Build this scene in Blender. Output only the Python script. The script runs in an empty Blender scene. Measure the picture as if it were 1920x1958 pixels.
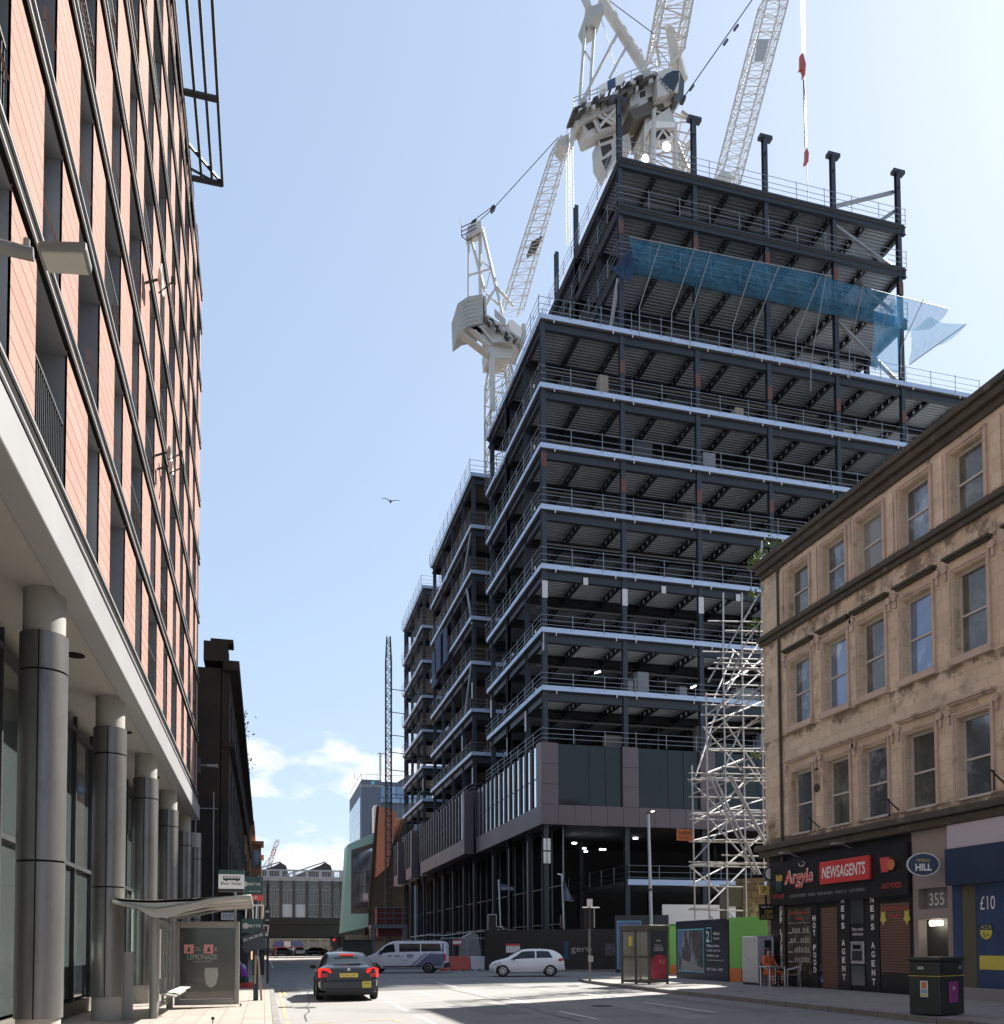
import bpy, math, random
from mathutils import Vector, Matrix
random.seed(7)
S=bpy.context.scene; COL=S.collection
rad=math.radians
# ---------------------------------------------------------------- camera
FP=1693.0; CXP=960.0; A=rad(14.98); P=rad(2.3); R=rad(0.28); EYE=1.65
CYP=1808-FP*math.tan(P)
Fv=Vector((math.sin(A)*math.cos(P),math.cos(A)*math.cos(P),math.sin(P)))
Rt=Vector((math.cos(A),-math.sin(A),0)); Up=Rt.cross(Fv)
R2=math.cos(R)*Rt-math.sin(R)*Up; U2=math.sin(R)*Rt+math.cos(R)*Up
cd=bpy.data.cameras.new('camera'); cam=bpy.data.objects.new('camera',cd); COL.objects.link(cam)
cd.sensor_fit='HORIZONTAL'; cd.sensor_width=36; cd.lens=36*FP/1920; cd.clip_end=5000; cd.clip_start=.1
cd.shift_x=0; cd.shift_y=(CYP-979)/1920
m=Matrix((R2,U2,-Fv)).transposed().to_4x4(); m.translation=(0,0,EYE); cam.matrix_world=m
S.camera=cam
def ray(x,y): return Fv+R2*((x-CXP)/FP)+U2*((CYP-y)/FP)
def onX(x,y,X): r=ray(x,y); return Vector((0,0,EYE))+r*(X/r.x)
def onY(x,y,Y): r=ray(x,y); return Vector((0,0,EYE))+r*(Y/r.y)
def onZ(x,y,Z=0): r=ray(x,y); return Vector((0,0,EYE))+r*((Z-EYE)/r.z)
# ---------------------------------------------------------------- materials
def mat(name,col,rough=.6,metal=0,var=.12,scale=2.0,bump=0,bscale=None,emit=0,alpha=1,spec=.5,stretch=(1,1,1),dark=None,dth=(.5,.7),dscale=.6,extra=None):
    m=bpy.data.materials.new(name); m.use_nodes=True; n=m.node_tree.nodes; l=m.node_tree.links
    b=n['Principled BSDF']; b.inputs['Roughness'].default_value=rough; b.inputs['Metallic'].default_value=metal
    b.inputs['Specular IOR Level'].default_value=spec
    tc=n.new('ShaderNodeTexCoord'); mp=n.new('ShaderNodeMapping'); mp.inputs['Scale'].default_value=stretch
    l.new(tc.outputs['Object'],mp.inputs[0]); vec=mp.outputs[0]
    c=tuple(col)+(1,)
    last=None
    if var>0:
        no=n.new('ShaderNodeTexNoise'); no.inputs['Scale'].default_value=scale; no.inputs['Detail'].default_value=6; no.inputs['Roughness'].default_value=.65
        l.new(vec,no.inputs[0])
        mx=n.new('ShaderNodeMix'); mx.data_type='RGBA'
        mx.inputs[6].default_value=tuple(max(0,v*(1-var*1.6)) for v in col)+(1,); mx.inputs[7].default_value=tuple(min(1,v*(1+var*1.6)) for v in col)+(1,)
        l.new(no.outputs[0],mx.inputs[0]); last=mx.outputs[2]
        ra=n.new('ShaderNodeMapRange'); ra.inputs[3].default_value=max(0,rough-.12); ra.inputs[4].default_value=min(1,rough+.12)
        l.new(no.outputs[0],ra.inputs[0]); l.new(ra.outputs[0],b.inputs['Roughness'])
    else:
        rg=n.new('ShaderNodeRGB'); rg.outputs[0].default_value=c; last=rg.outputs[0]
    if dark:
        d=n.new('ShaderNodeTexNoise'); d.inputs['Scale'].default_value=dscale; d.inputs['Detail'].default_value=8; d.inputs['Roughness'].default_value=.7
        l.new(vec,d.inputs[0])
        mr=n.new('ShaderNodeMapRange'); mr.inputs[1].default_value=dth[0]; mr.inputs[2].default_value=dth[1]; l.new(d.outputs[0],mr.inputs[0])
        mx2=n.new('ShaderNodeMix'); mx2.data_type='RGBA'; l.new(mr.outputs[0],mx2.inputs[0]); l.new(last,mx2.inputs[6]); mx2.inputs[7].default_value=tuple(dark)+(1,)
        last=mx2.outputs[2]
    if extra: last=extra(n,l,tc,last,b)
    l.new(last,b.inputs['Base Color'])
    if bump>0:
        nb=n.new('ShaderNodeTexNoise'); nb.inputs['Scale'].default_value=bscale or scale*4; nb.inputs['Detail'].default_value=5; l.new(vec,nb.inputs[0])
        bp=n.new('ShaderNodeBump'); bp.inputs['Strength'].default_value=bump; bp.inputs['Distance'].default_value=.03; l.new(nb.outputs[0],bp.inputs['Height']); l.new(bp.outputs[0],b.inputs['Normal'])
    if emit: b.inputs['Emission Color'].default_value=c; b.inputs['Emission Strength'].default_value=emit
    if alpha<1: b.inputs['Alpha'].default_value=alpha
    return m
def brick_extra(w,h,c_mortar,plane='XZ',ms=.012,tint=.12,off=.5):
    def f(n,l,tc,last,b):
        sx=n.new('ShaderNodeSeparateXYZ'); cb=n.new('ShaderNodeCombineXYZ'); l.new(tc.outputs['Object'],sx.inputs[0])
        l.new(sx.outputs['XYZ'.index(plane[0])],cb.inputs[0]); l.new(sx.outputs['XYZ'.index(plane[1])],cb.inputs[1])
        br=n.new('ShaderNodeTexBrick'); br.inputs['Scale'].default_value=1; br.inputs['Brick Width'].default_value=w; br.inputs['Row Height'].default_value=h
        br.inputs['Mortar Size'].default_value=ms; br.inputs['Mortar Smooth'].default_value=.1; br.offset=off
        br.inputs['Color1'].default_value=(1-tint,1-tint,1-tint,1); br.inputs['Color2'].default_value=(1,1,1,1); br.inputs['Mortar'].default_value=tuple(c_mortar)+(1,)
        l.new(cb.outputs[0],br.inputs[0])
        mx=n.new('ShaderNodeMix'); mx.data_type='RGBA'; mx.blend_type='MULTIPLY'; mx.inputs[0].default_value=1
        l.new(last,mx.inputs[6]); l.new(br.outputs[0],mx.inputs[7]); return mx.outputs[2]
    return f
M={}
def sand_ex(n,l,tc,last,b):
    last=brick_extra(.8,.38,(.62,.58,.55),'YZ',.008,.16)(n,l,tc,last,b)
    sx=n.new('ShaderNodeSeparateXYZ'); l.new(tc.outputs['Object'],sx.inputs[0])
    no=n.new('ShaderNodeTexNoise'); no.inputs['Scale'].default_value=1.6; no.inputs['Detail'].default_value=9; no.inputs['Roughness'].default_value=.72; l.new(tc.outputs['Object'],no.inputs[0])
    acc=None
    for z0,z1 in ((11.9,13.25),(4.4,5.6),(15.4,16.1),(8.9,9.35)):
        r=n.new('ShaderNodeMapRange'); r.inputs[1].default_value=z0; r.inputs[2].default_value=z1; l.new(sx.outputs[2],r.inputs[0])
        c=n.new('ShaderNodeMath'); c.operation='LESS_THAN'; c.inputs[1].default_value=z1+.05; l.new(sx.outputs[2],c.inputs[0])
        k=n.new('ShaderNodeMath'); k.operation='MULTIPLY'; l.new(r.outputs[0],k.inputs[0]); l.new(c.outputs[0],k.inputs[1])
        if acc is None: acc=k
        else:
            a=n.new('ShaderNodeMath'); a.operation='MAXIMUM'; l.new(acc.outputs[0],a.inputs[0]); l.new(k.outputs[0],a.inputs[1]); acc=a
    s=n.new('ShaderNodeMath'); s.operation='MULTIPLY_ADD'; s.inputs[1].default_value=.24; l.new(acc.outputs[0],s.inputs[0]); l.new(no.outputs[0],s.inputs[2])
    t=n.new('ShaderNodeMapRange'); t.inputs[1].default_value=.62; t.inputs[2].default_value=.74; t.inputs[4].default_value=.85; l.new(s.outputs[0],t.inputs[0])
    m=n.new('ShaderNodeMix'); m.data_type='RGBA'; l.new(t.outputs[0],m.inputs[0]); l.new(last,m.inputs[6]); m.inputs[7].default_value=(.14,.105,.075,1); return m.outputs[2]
M['steel']=mat('dark_blue_grey_steel',(.024,.031,.044),.55,.0,.2,1.5)
M['steel_deep']=mat('charcoal_steel',(.014,.018,.026),.6,0,.2,1.5)
M['primer']=mat('red_oxide_primer',(.13,.05,.04),.7,0,.15,4)
M['wrap']=mat('white_wrap',(.55,.54,.55),.7,0,.1,4)
M['edge']=mat('sky_tinted_edge_trim',(.43,.53,.70),.4,.15,.08,2)  # blue sky reflection on galvanised metal put into the base colour
M['deck']=mat('galvanised_decking',(.27,.31,.35),.45,.5,.18,.7)
M['slab']=mat('slab_concrete',(.15,.15,.15),.8,0,.15,1.2)
M['galv']=mat('galvanised_tube',(.28,.30,.33),.42,.6,.1,5)
M['scaf']=mat('bright_scaffold_tube',(.44,.44,.44),.38,.55,.15,5)
M['inner']=mat('near_black_interior',(.022,.022,.024),.85,0,.3,.4)  # near-black colour holds the darkness of the interior behind the floors
M['mauve']=mat('mauve_brown_cladding',(.12,.092,.1),.5,.1,.1,.6)
M['fin']=mat('dark_brown_fin',(.035,.028,.028),.5,.2,.15,2)
M['glassd']=mat('dark_window_glass',(.012,.018,.02),.04,0,.2,.5,spec=.4)
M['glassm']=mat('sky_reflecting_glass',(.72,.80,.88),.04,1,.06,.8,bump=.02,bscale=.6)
M['glassg']=mat('greenish_glass',(.014,.018,.019),.5,0,.4,.4,spec=.0)
M['net']=mat('blue_debris_net',(.03,.17,.33),.8,0,.25,1.2,alpha=.62)
M['netp']=mat('pale_blue_debris_net',(.14,.42,.68),.8,0,.25,1.2,alpha=.48)
M['netd']=mat('navy_debris_sheet',(.02,.05,.12),.8,0,.2,2,alpha=.9)
M['crane']=mat('off_white_crane_paint',(.52,.50,.47),.45,.1,.10,1.2,dark=(.28,.24,.19),dth=(.58,.78),dscale=1.1)
M['craneg']=mat('grey_crane_concrete',(.36,.36,.34),.8,0,.15,1)
M['craned']=mat('dark_crane_machinery',(.05,.045,.04),.7,.2,.3,2)
M['cranegl']=mat('crane_cab_glass',(.02,.03,.04),.05,0,.1,2)
M['cable']=mat('steel_cable',(.06,.07,.1),.5,.3,0)
M['terr']=mat('terracotta_plank',(.335,.205,.172),.85,0,.16,.5,spec=.08,extra=brick_extra(60,.28,(.42,.30,.26),'YZ',.012,.10))
M['tgrey']=mat('grey_reveal_panel',(.20,.205,.215),.5,.1,.12,1)
M['tdark']=mat('dark_recess',(.03,.028,.026),.7,0,.2,1)
M['whitem']=mat('white_metal_trim',(.30,.30,.30),.45,.1,.06,1)
M['fascia']=mat('pale_grey_fascia',(.25,.245,.245),.5,.05,.05,.5,dark=(.42,.41,.40),dth=(.66,.75),dscale=2.2)
M['black']=mat('flat_black',(.010,.010,.010),.9,0,.1,2,spec=.1)
M['soffit']=mat('grey_soffit',(.30,.285,.26),.75,0,.10,.7)
M['colm']=mat('brushed_grey_column',(.165,.16,.155),.34,.55,.16,1.3,stretch=(1,1,.25),dark=(.10,.098,.09),dth=(.52,.7),dscale=1.6)
M['shopg']=mat('shopfront_glass',(.05,.06,.06),.03,0,.1,.5,spec=1.0)
M['frame']=mat('dark_window_frame',(.025,.027,.03),.6,.0,.1,2)
M['framel']=mat('light_metal_frame',(.42,.41,.38),.45,.4,.08,2)
M['mint']=mat('mint_hoarding_panel',(.50,.66,.62),.4,0,.04,1)
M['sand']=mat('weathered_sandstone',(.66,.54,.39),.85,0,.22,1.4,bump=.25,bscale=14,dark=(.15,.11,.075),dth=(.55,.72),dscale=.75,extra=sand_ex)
M['sandm']=mat('sandstone_moulding',(.52,.405,.32),.85,0,.22,2,bump=.2,bscale=16,dark=(.12,.085,.06),dth=(.56,.75),dscale=1.2)
M['sandd']=mat('sooty_cornice_stone',(.075,.065,.048),.9,0,.4,1.5,bump=.35,bscale=10,dark=(.20,.17,.13),dth=(.58,.7),dscale=1.8)
M['sandr']=mat('rough_brown_rubble',(.20,.145,.10),.92,0,.3,2,bump=.6,bscale=6,dark=(.40,.33,.25),dth=(.57,.63),dscale=1.5,extra=brick_extra(.5,.3,(.5,.45,.4),'XZ',.02,.3))
M['sash']=mat('cream_sash_paint',(.50,.47,.43),.6,0,.12,4)
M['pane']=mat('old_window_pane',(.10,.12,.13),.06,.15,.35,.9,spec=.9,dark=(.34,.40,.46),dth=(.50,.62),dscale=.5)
M['jet']=mat('jet_black_stone',(.022,.017,.013),.95,0,.45,.5,bump=.4,bscale=3,dark=(.045,.025,.018),dth=(.5,.68),dscale=.35)  # near-black stone with faint brown mottling
M['redsand']=mat('red_sandstone',(.42,.22,.12),.85,0,.2,1)
M['signblk']=mat('black_shop_fascia',(.016,.016,.017),.35,0,.1,2)
M['signred']=mat('red_sign_panel',(.62,.05,.045),.4,0,.06,2)
M['white']=mat('white_lettering',(.78,.78,.76),.5,0,0)
M['redl']=mat('red_lettering',(.6,.07,.06),.5,0,0)
M['gold']=mat('gold_lettering',(.62,.44,.13),.5,0,0)
M['shutter']=mat('brown_roller_shutter',(.17,.095,.062),.55,.2,.12,2,extra=brick_extra(60,.085,(.45,.42,.4),'YZ',.012,.05))
M['dimgl']=mat('dim_shop_glass',(.055,.055,.045),.12,0,.5,2.2,dark=(.13,.12,.09),dth=(.5,.62),dscale=2)
M['render']=mat('beige_render',(.30,.25,.225),.8,0,.08,1.5)
M['navy']=mat('navy_shop_fascia',(.02,.035,.08),.4,0,.15,1)
M['bluegl']=mat('blue_poster',(.03,.06,.14),.35,0,.35,1.2)
M['olive']=mat('olive_blind',(.095,.09,.05),.6,0,.12,2)
M['lav']=mat('lavender_white_panel',(.50,.46,.50),.6,0,.05,1)
M['yellow']=mat('yellow_vinyl',(.6,.52,.08),.5,0,.05,2)
M['orange']=mat('orange_panel',(.55,.17,.06),.6,0,.1,2)
M['purple']=mat('magenta_sticker',(.30,.05,.20),.6,0,.05,2)
M['teal']=mat('verdigris_copper',(.21,.37,.34),.6,.1,.08,.12)
M['copper']=mat('orange_copper_cladding',(.40,.155,.09),.5,.3,.08,.3,extra=brick_extra(1.2,60,(.75,.72,.7),'XZ',.03,.08))
M['hotel']=mat('slate_blue_render',(.095,.12,.16),.7,0,.06,.1)
M['hotelg']=mat('hotel_curtain_glass',(.28,.38,.52),.1,.5,.25,.15,extra=brick_extra(2.2,3.4,(.15,.17,.2),'XZ',.12,.4))
M['hotelg2']=mat('hotel_side_glass',(.50,.58,.66),.1,.4,.2,.15,extra=brick_extra(2.2,3.4,(.2,.22,.25),'YZ',.12,.4))
M['bridge']=mat('grey_bridge_iron',(.055,.05,.047),.6,.1,.2,.3)
M['bridged']=mat('dark_green_girder',(.014,.02,.018),.6,.1,.25,.3)
M['bridgel']=mat('pale_parapet_paint',(.34,.37,.41),.6,.1,.1,.5)
M['bglass']=mat('bridge_glass',(.075,.085,.092),.15,.2,.4,.5,spec=.8)
M['blit']=mat('pale_lit_look_glass',(.45,.50,.55),.15,.2,.2,.8)  # pale base colour makes two bridge panes look lit
M['red']=mat('red_plastic',(.42,.07,.05),.5,0,.12,1.5)
M['redmesh']=mat('dark_red_mesh',(.16,.035,.03),.7,0,.2,1.5)
M['barw']=mat('grey_white_plastic',(.50,.50,.52),.6,0,.1,1.5)
M['green']=mat('green_hoarding_paint',(.16,.42,.10),.6,0,.08,.8)
M['greend']=mat('mossy_green_paint',(.07,.14,.05),.7,0,.2,2)
M['hoard']=mat('near_black_hoarding',(.017,.017,.016),.45,0,.2,1)
M['hoardn']=mat('dark_navy_hoarding',(.022,.03,.045),.35,0,.12,1)
M['cyan']=mat('cyan_border_vinyl',(.14,.42,.52),.5,0,0)
M['pic']=mat('grey_office_picture',(.07,.07,.08),.4,0,.7,2.5,dark=(.22,.26,.32),dth=(.52,.62),dscale=1.2,stretch=(1,1.6,.7))
M['picblue']=mat('blue_sky_picture',(.10,.16,.33),.4,0,.15,.6)
M['whiteb']=mat('white_board',(.72,.71,.68),.7,0,.04,1)
M['alu']=mat('brushed_aluminium',(.55,.56,.56),.3,.8,.05,6)
M['wick']=mat('tan_wicker',(.20,.15,.11),.8,0,.2,20)
M['fridge']=mat('scuffed_white_steel',(.42,.43,.44),.45,.1,.06,2,dark=(.14,.15,.15),dth=(.62,.66),dscale=3.5)
M['fridgel']=mat('lilac_white_steel',(.50,.47,.55),.5,.05,.05,2)
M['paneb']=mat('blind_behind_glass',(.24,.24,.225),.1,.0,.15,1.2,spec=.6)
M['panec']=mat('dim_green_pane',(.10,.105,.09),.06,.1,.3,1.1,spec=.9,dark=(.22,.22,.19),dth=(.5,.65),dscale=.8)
M['paned']=mat('painted_sky_pane',(.20,.27,.40),.05,.3,.3,.7,spec=.9,dark=(.42,.48,.56),dth=(.47,.53),dscale=.5)  # blue base and pale patches put reflected sky into the colour
M['bin']=mat('dark_green_bin_plastic',(.022,.028,.026),.42,0,.2,3)
M['phone']=mat('phone_box_frame',(.09,.085,.075),.5,.3,.15,3)
M['phgl']=mat('dusty_booth_glass',(.28,.28,.22),.12,0,.3,2,alpha=.55)
M['pgrey']=mat('shelter_grey_paint',(.25,.25,.235),.45,.35,.1,2)
M['shroof']=mat('shelter_roof_paint',(.34,.33,.30),.5,.2,.12,1.5)
M['clear']=mat('clear_shelter_glass',(.55,.62,.60),.03,0,0,alpha=.16,spec=.8)
M['advert']=mat('dark_advert_poster',(.04,.045,.038),.08,0,.3,1.5,alpha=.80,spec=.8)
M['adwhite']=mat('faded_poster_white',(.32,.33,.30),.3,0,.1,8)
M['pinkst']=mat('pink_vinyl',(.60,.26,.24),.5,0,0)
M['skin']=mat('skin',(.36,.21,.15),.6,0,.05,6)
M['hivis']=mat('orange_workwear',(.55,.13,.05),.8,0,.12,5)
M['dkcloth']=mat('dark_cloth',(.025,.025,.03),.9,0,.2,5)
M['tealcl']=mat('mint_cloth',(.18,.50,.42),.9,0,.05,5)
M['purpcl']=mat('purple_cloth',(.16,.04,.30),.9,0,.05,5)
M['greencl']=mat('bottle_green_cloth',(.02,.07,.05),.9,0,.1,5)
M['redcl']=mat('red_cloth',(.45,.06,.05),.9,0,.1,5)
M['bluecl']=mat('pale_blue_cloth',(.2,.28,.42),.9,0,.1,5)
M['tyre']=mat('tyre_rubber',(.014,.014,.014),.85,0,.1,5)
M['rim']=mat('alloy_rim',(.42,.42,.43),.3,.8,.03,5)
M['carglass']=mat('car_window_glass',(.02,.026,.03),.05,0,.1,1,spec=.45)
M['carwhite']=mat('white_car_paint',(.82,.83,.85),.25,0,.02,1)
M['cargrey']=mat('dark_grey_car_paint',(.035,.04,.048),.18,.35,.05,1)
M['vanw']=mat('pale_lilac_van_paint',(.66,.66,.74),.3,0,.02,1)
M['vanp']=mat('slate_purple_vinyl',(.13,.14,.24),.35,0,.03,1)
M['vang']=mat('grey_blue_stripe_vinyl',(.25,.27,.36),.35,0,.03,1)
M['trim']=mat('black_car_plastic',(.016,.016,.017),.6,0,.1,4)
M['tail']=mat('lit_tail_lamp',(.65,.02,.015),.3,0,0,emit=.3)
M['taild']=mat('red_lens',(.45,.02,.02),.2,0,0)
M['lens']=mat('clear_headlamp',(.35,.37,.4),.1,.3,.1,8)
M['plate']=mat('yellow_number_plate',(.75,.56,.10),.4,0,0)
M['lit']=mat('lit_lamp',(1,.95,.8),.4,0,0,emit=5)
M['litc']=mat('cool_lit_tube',(.9,.97,1),.4,0,0,emit=4)
M['lampg']=mat('street_lamp_grey',(.16,.16,.15),.5,.3,.1,3)
M['lampw']=mat('pale_lamp_post',(.45,.48,.52),.5,.2,.08,2)
M['diff']=mat('lamp_diffuser',(.36,.36,.31),.35,0,.06,5)
M['wood']=mat('weathered_timber',(.30,.24,.19),.85,0,.2,6,stretch=(1,1,.2))
M['darkgrn']=mat('dark_green_sign',(.02,.06,.06),.4,0,.08,3)
M['leaf']=mat('green_leaf',(.10,.16,.03),.7,0,.35,3)
M['pink']=mat('faded_red_crane_paint',(.42,.12,.13),.6,0,.05,1)
M['gull']=mat('grey_gull_feather',(.12,.12,.13),.8,0,.1,5)
M['blueaw']=mat('blue_canopy_cloth',(.10,.14,.30),.7,0,.15,.5)
M['tan']=mat('tan_far_stone',(.42,.32,.22),.85,0,.25,.4)
M['rubb']=mat('grey_rubble_wall',(.11,.10,.085),.9,0,.35,.8,bump=.3,bscale=3)
M['ywp']=mat('faded_yellow_road_paint',(.46,.36,.16),.8,0,.15,3,dark=(.2,.19,.16),dth=(.56,.6),dscale=5)
M['wp']=mat('white_road_paint',(.62,.62,.58),.75,0,.12,3,dark=(.22,.21,.2),dth=(.58,.66),dscale=4)
def road_ex(n,l,tc,last,b):
    v=n.new('ShaderNodeTexVoronoi'); v.inputs['Scale'].default_value=.11; v.feature='F1'; l.new(tc.outputs['Object'],v.inputs[0])
    mr=n.new('ShaderNodeMapRange'); mr.inputs[1].default_value=0; mr.inputs[2].default_value=1; mr.inputs[3].default_value=.88; mr.inputs[4].default_value=1.08
    sp=n.new('ShaderNodeSeparateColor'); l.new(v.outputs['Color'],sp.inputs[0]); l.new(sp.outputs[0],mr.inputs[0])
    f=n.new('ShaderNodeTexNoise'); f.inputs['Scale'].default_value=60; f.inputs['Detail'].default_value=3; l.new(tc.outputs['Object'],f.inputs[0])
    m2=n.new('ShaderNodeMapRange'); m2.inputs[1].default_value=.3; m2.inputs[2].default_value=.7; m2.inputs[3].default_value=.8; m2.inputs[4].default_value=1.2; l.new(f.outputs[0],m2.inputs[0])
    k=n.new('ShaderNodeMath'); k.operation='MULTIPLY'; l.new(mr.outputs[0],k.inputs[0]); l.new(m2.outputs[0],k.inputs[1])
    mx=n.new('ShaderNodeVectorMath'); mx.operation='SCALE'; l.new(last,mx.inputs[0]); l.new(k.outputs[0],mx.inputs['Scale']); return mx.outputs[0]
M['road']=mat('asphalt',(.225,.22,.212),.85,0,.10,.35,bump=.3,bscale=40,dark=(.185,.182,.176),dth=(.55,.62),dscale=.25,extra=road_ex)
M['pave']=mat('pale_paving',(.31,.265,.23),.85,0,.14,1.0,bump=.1,bscale=20,dark=(.24,.2,.18),dth=(.6,.68),dscale=1.3,extra=brick_extra(.6,.45,(.6,.58,.55),'YX',.012,.14))
M['paveg']=mat('grey_paving',(.27,.25,.24),.85,0,.16,1.0,bump=.1,bscale=20,dark=(.12,.11,.105),dth=(.58,.68),dscale=1.1,extra=brick_extra(.6,.45,(.6,.58,.55),'XY',.012,.14))
M['kerb']=mat('granite_kerb',(.20,.19,.18),.8,0,.2,6,extra=brick_extra(60,.9,(.4,.4,.4),'XY',.02,.15))
M['ground']=mat('city_ground',(.12,.115,.11),.9,0,.15,.1)
# ---------------------------------------------------------------- mesh helpers
def tag(o,label=None,cat=None,group=None,kind=None):
    if label: o['label']=label
    if cat: o['category']=cat
    if group: o['group']=group
    if kind: o['kind']=kind
    return o
def thing(name,label,cat,loc=(0,0,0),rz=0,group=None,parent=None):
    o=bpy.data.objects.new(name,None); COL.objects.link(o); o.location=loc; o.rotation_euler=(0,0,rz); o['_l']=1
    o.empty_display_size=.3
    return tag(o,label,cat,group)
def origin(o):
    while o.parent: o=o.parent
    return o.location.copy()
class MB:
    def __init__(s): s.v=[];s.f=[]
    def poly(s,pts):
        k=len(s.v); s.v+= [tuple(p) for p in pts]; s.f.append(tuple(range(k,k+len(pts))))
        return s
    def box(s,x0,x1,y0,y1,z0,z1):
        k=len(s.v)
        s.v+=[(x0,y0,z0),(x1,y0,z0),(x1,y1,z0),(x0,y1,z0),(x0,y0,z1),(x1,y0,z1),(x1,y1,z1),(x0,y1,z1)]
        s.f+=[tuple(k+i for i in q) for q in ((3,2,1,0),(4,5,6,7),(0,1,5,4),(1,2,6,5),(2,3,7,6),(3,0,4,7))]; return s
    def bar(s,p,q,w,h=None,up=(0,0,1)):
        p=Vector(p);q=Vector(q);h=h or w;d=(q-p)
        if d.length<1e-6: return s
        d.normalize();u=Vector(up)
        if abs(d.dot(u))>.98:u=Vector((1,0,0))
        a=d.cross(u).normalized();b=a.cross(d).normalized()
        k=len(s.v)
        for c in (p,q):
            for i,j in ((-1,-1),(1,-1),(1,1),(-1,1)): s.v.append(tuple(c+a*(i*w/2)+b*(j*h/2)))
        s.f+=[tuple(k+i for i in q_) for q_ in ((3,2,1,0),(4,5,6,7),(0,1,5,4),(1,2,6,5),(2,3,7,6),(3,0,4,7))]; return s
    def tube(s,p,q,r,n=6,r2=None):
        p=Vector(p);q=Vector(q);d=q-p
        if d.length<1e-6: return s
        d.normalize();u=Vector((0,0,1)) if abs(d.z)<.98 else Vector((1,0,0))
        a=d.cross(u).normalized();b=a.cross(d).normalized();k=len(s.v);r2=r if r2 is None else r2
        for c,rr in ((p,r),(q,r2)):
            for i in range(n):
                t=2*math.pi*i/n; s.v.append(tuple(c+a*(rr*math.cos(t))+b*(rr*math.sin(t))))
        for i in range(n):
            j=(i+1)%n; s.f.append((k+i,k+j,k+n+j,k+n+i))
        s.f.append(tuple(k+i for i in range(n))[::-1]); s.f.append(tuple(k+n+i for i in range(n))); return s
    def path(s,pts,r,n=6):
        for a,b in zip(pts,pts[1:]): s.tube(a,b,r,n)
        return s
    def prism(s,pts,d):
        pts=[Vector(p) for p in pts]; d=Vector(d); n=len(pts);k=len(s.v)
        s.v+=[tuple(p) for p in pts]+[tuple(p+d) for p in pts]
        s.f.append(tuple(range(k,k+n))); s.f.append(tuple(range(k+n,k+2*n))[::-1])
        for i in range(n):
            j=(i+1)%n; s.f.append((k+i,k+n+i,k+n+j,k+j))
        return s
    def lathe(s,prof,c=(0,0,0),axis='z',n=24):
        k=len(s.v);c=Vector(c)
        for r,h in prof:
            for i in range(n):
                t=2*math.pi*i/n;a,b=r*math.cos(t),r*math.sin(t)
                s.v.append(tuple(c+Vector({'z':(a,b,h),'x':(h,a,b),'y':(a,h,b)}[axis])))
        for j in range(len(prof)-1):
            for i in range(n):
                q=(i+1)%n; s.f.append((k+j*n+i,k+j*n+q,k+(j+1)*n+q,k+(j+1)*n+i))
        s.f.append(tuple(k+i for i in range(n))[::-1]); s.f.append(tuple(k+(len(prof)-1)*n+i for i in range(n))); return s
    def grid(s,fn,nu,nv):
        k=len(s.v)
        for i in range(nu+1):
            for j in range(nv+1): s.v.append(tuple(fn(i/nu,j/nv)))
        for i in range(nu):
            for j in range(nv):
                a=k+i*(nv+1)+j; s.f.append((a,a+nv+1,a+nv+2,a+1))
        return s
    def build(s,name,m,parent=None,local=False,smooth=False,bevel=0,solid=0):
        me=bpy.data.meshes.new(name); v=s.v
        if parent is not None and not local:
            o=origin(parent); v=[(a-o.x,b-o.y,c-o.z) for a,b,c in v]
        me.from_pydata(v,[],s.f); me.materials.append(M[m] if isinstance(m,str) else m)
        if smooth:
            for p in me.polygons:p.use_smooth=True
            try: me.set_sharp_from_angle(angle=rad(40))
            except Exception: pass
        me.update()
        ob=bpy.data.objects.new(name,me); COL.objects.link(ob)
        if parent is not None: ob.parent=parent
        if bevel:
            b=ob.modifiers.new('bevel','BEVEL'); b.width=bevel; b.segments=2; b.limit_method='ANGLE'
        if solid:
            b=ob.modifiers.new('solid','SOLIDIFY'); b.thickness=solid
        return ob
def one(name,mb,m,label,cat,group=None,kind=None,**k):
    return tag(mb.build(name,m,**k),label,cat,group,kind)
def struct(name,mb,m,label=None): return tag(mb.build(name,m),label,None,None,'structure')
def text(s,c,right,up,w,h,m,parent,depth=.01,name='lettering',local=False,bold=0,shear=0):
    cu=bpy.data.curves.new('t','FONT'); cu.body=s; cu.align_x='CENTER'; cu.extrude=0; cu.offset=bold; cu.resolution_u=3; cu.shear=shear
    ob=bpy.data.objects.new('t',cu); COL.objects.link(ob)
    dg=bpy.context.evaluated_depsgraph_get(); me=ob.evaluated_get(dg).to_mesh()
    vs=[v.co.copy() for v in me.vertices]; fs=[tuple(p.vertices) for p in me.polygons]
    ob.evaluated_get(dg).to_mesh_clear(); bpy.data.objects.remove(ob); bpy.data.curves.remove(cu)
    if not vs: return
    x0=min(v.x for v in vs);x1=max(v.x for v in vs);y0=min(v.y for v in vs);y1=max(v.y for v in vs)
    r=Vector(right).normalized();u=Vector(up).normalized();n=r.cross(u);c=Vector(c)
    mb=MB(); k=len(vs)
    P2=[c+r*((v.x-(x0+x1)/2)*w/(x1-x0))+u*((v.y-(y0+y1)/2)*h/(y1-y0)) for v in vs]
    mb.v=[tuple(p+n*depth) for p in P2]; mb.f=fs
    return mb.build(name,m,parent,local=local)
def strip(mb,pts,w,h): # rail between points
    for a,b in zip(pts,pts[1:]): mb.bar(a,b,w,h)
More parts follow.
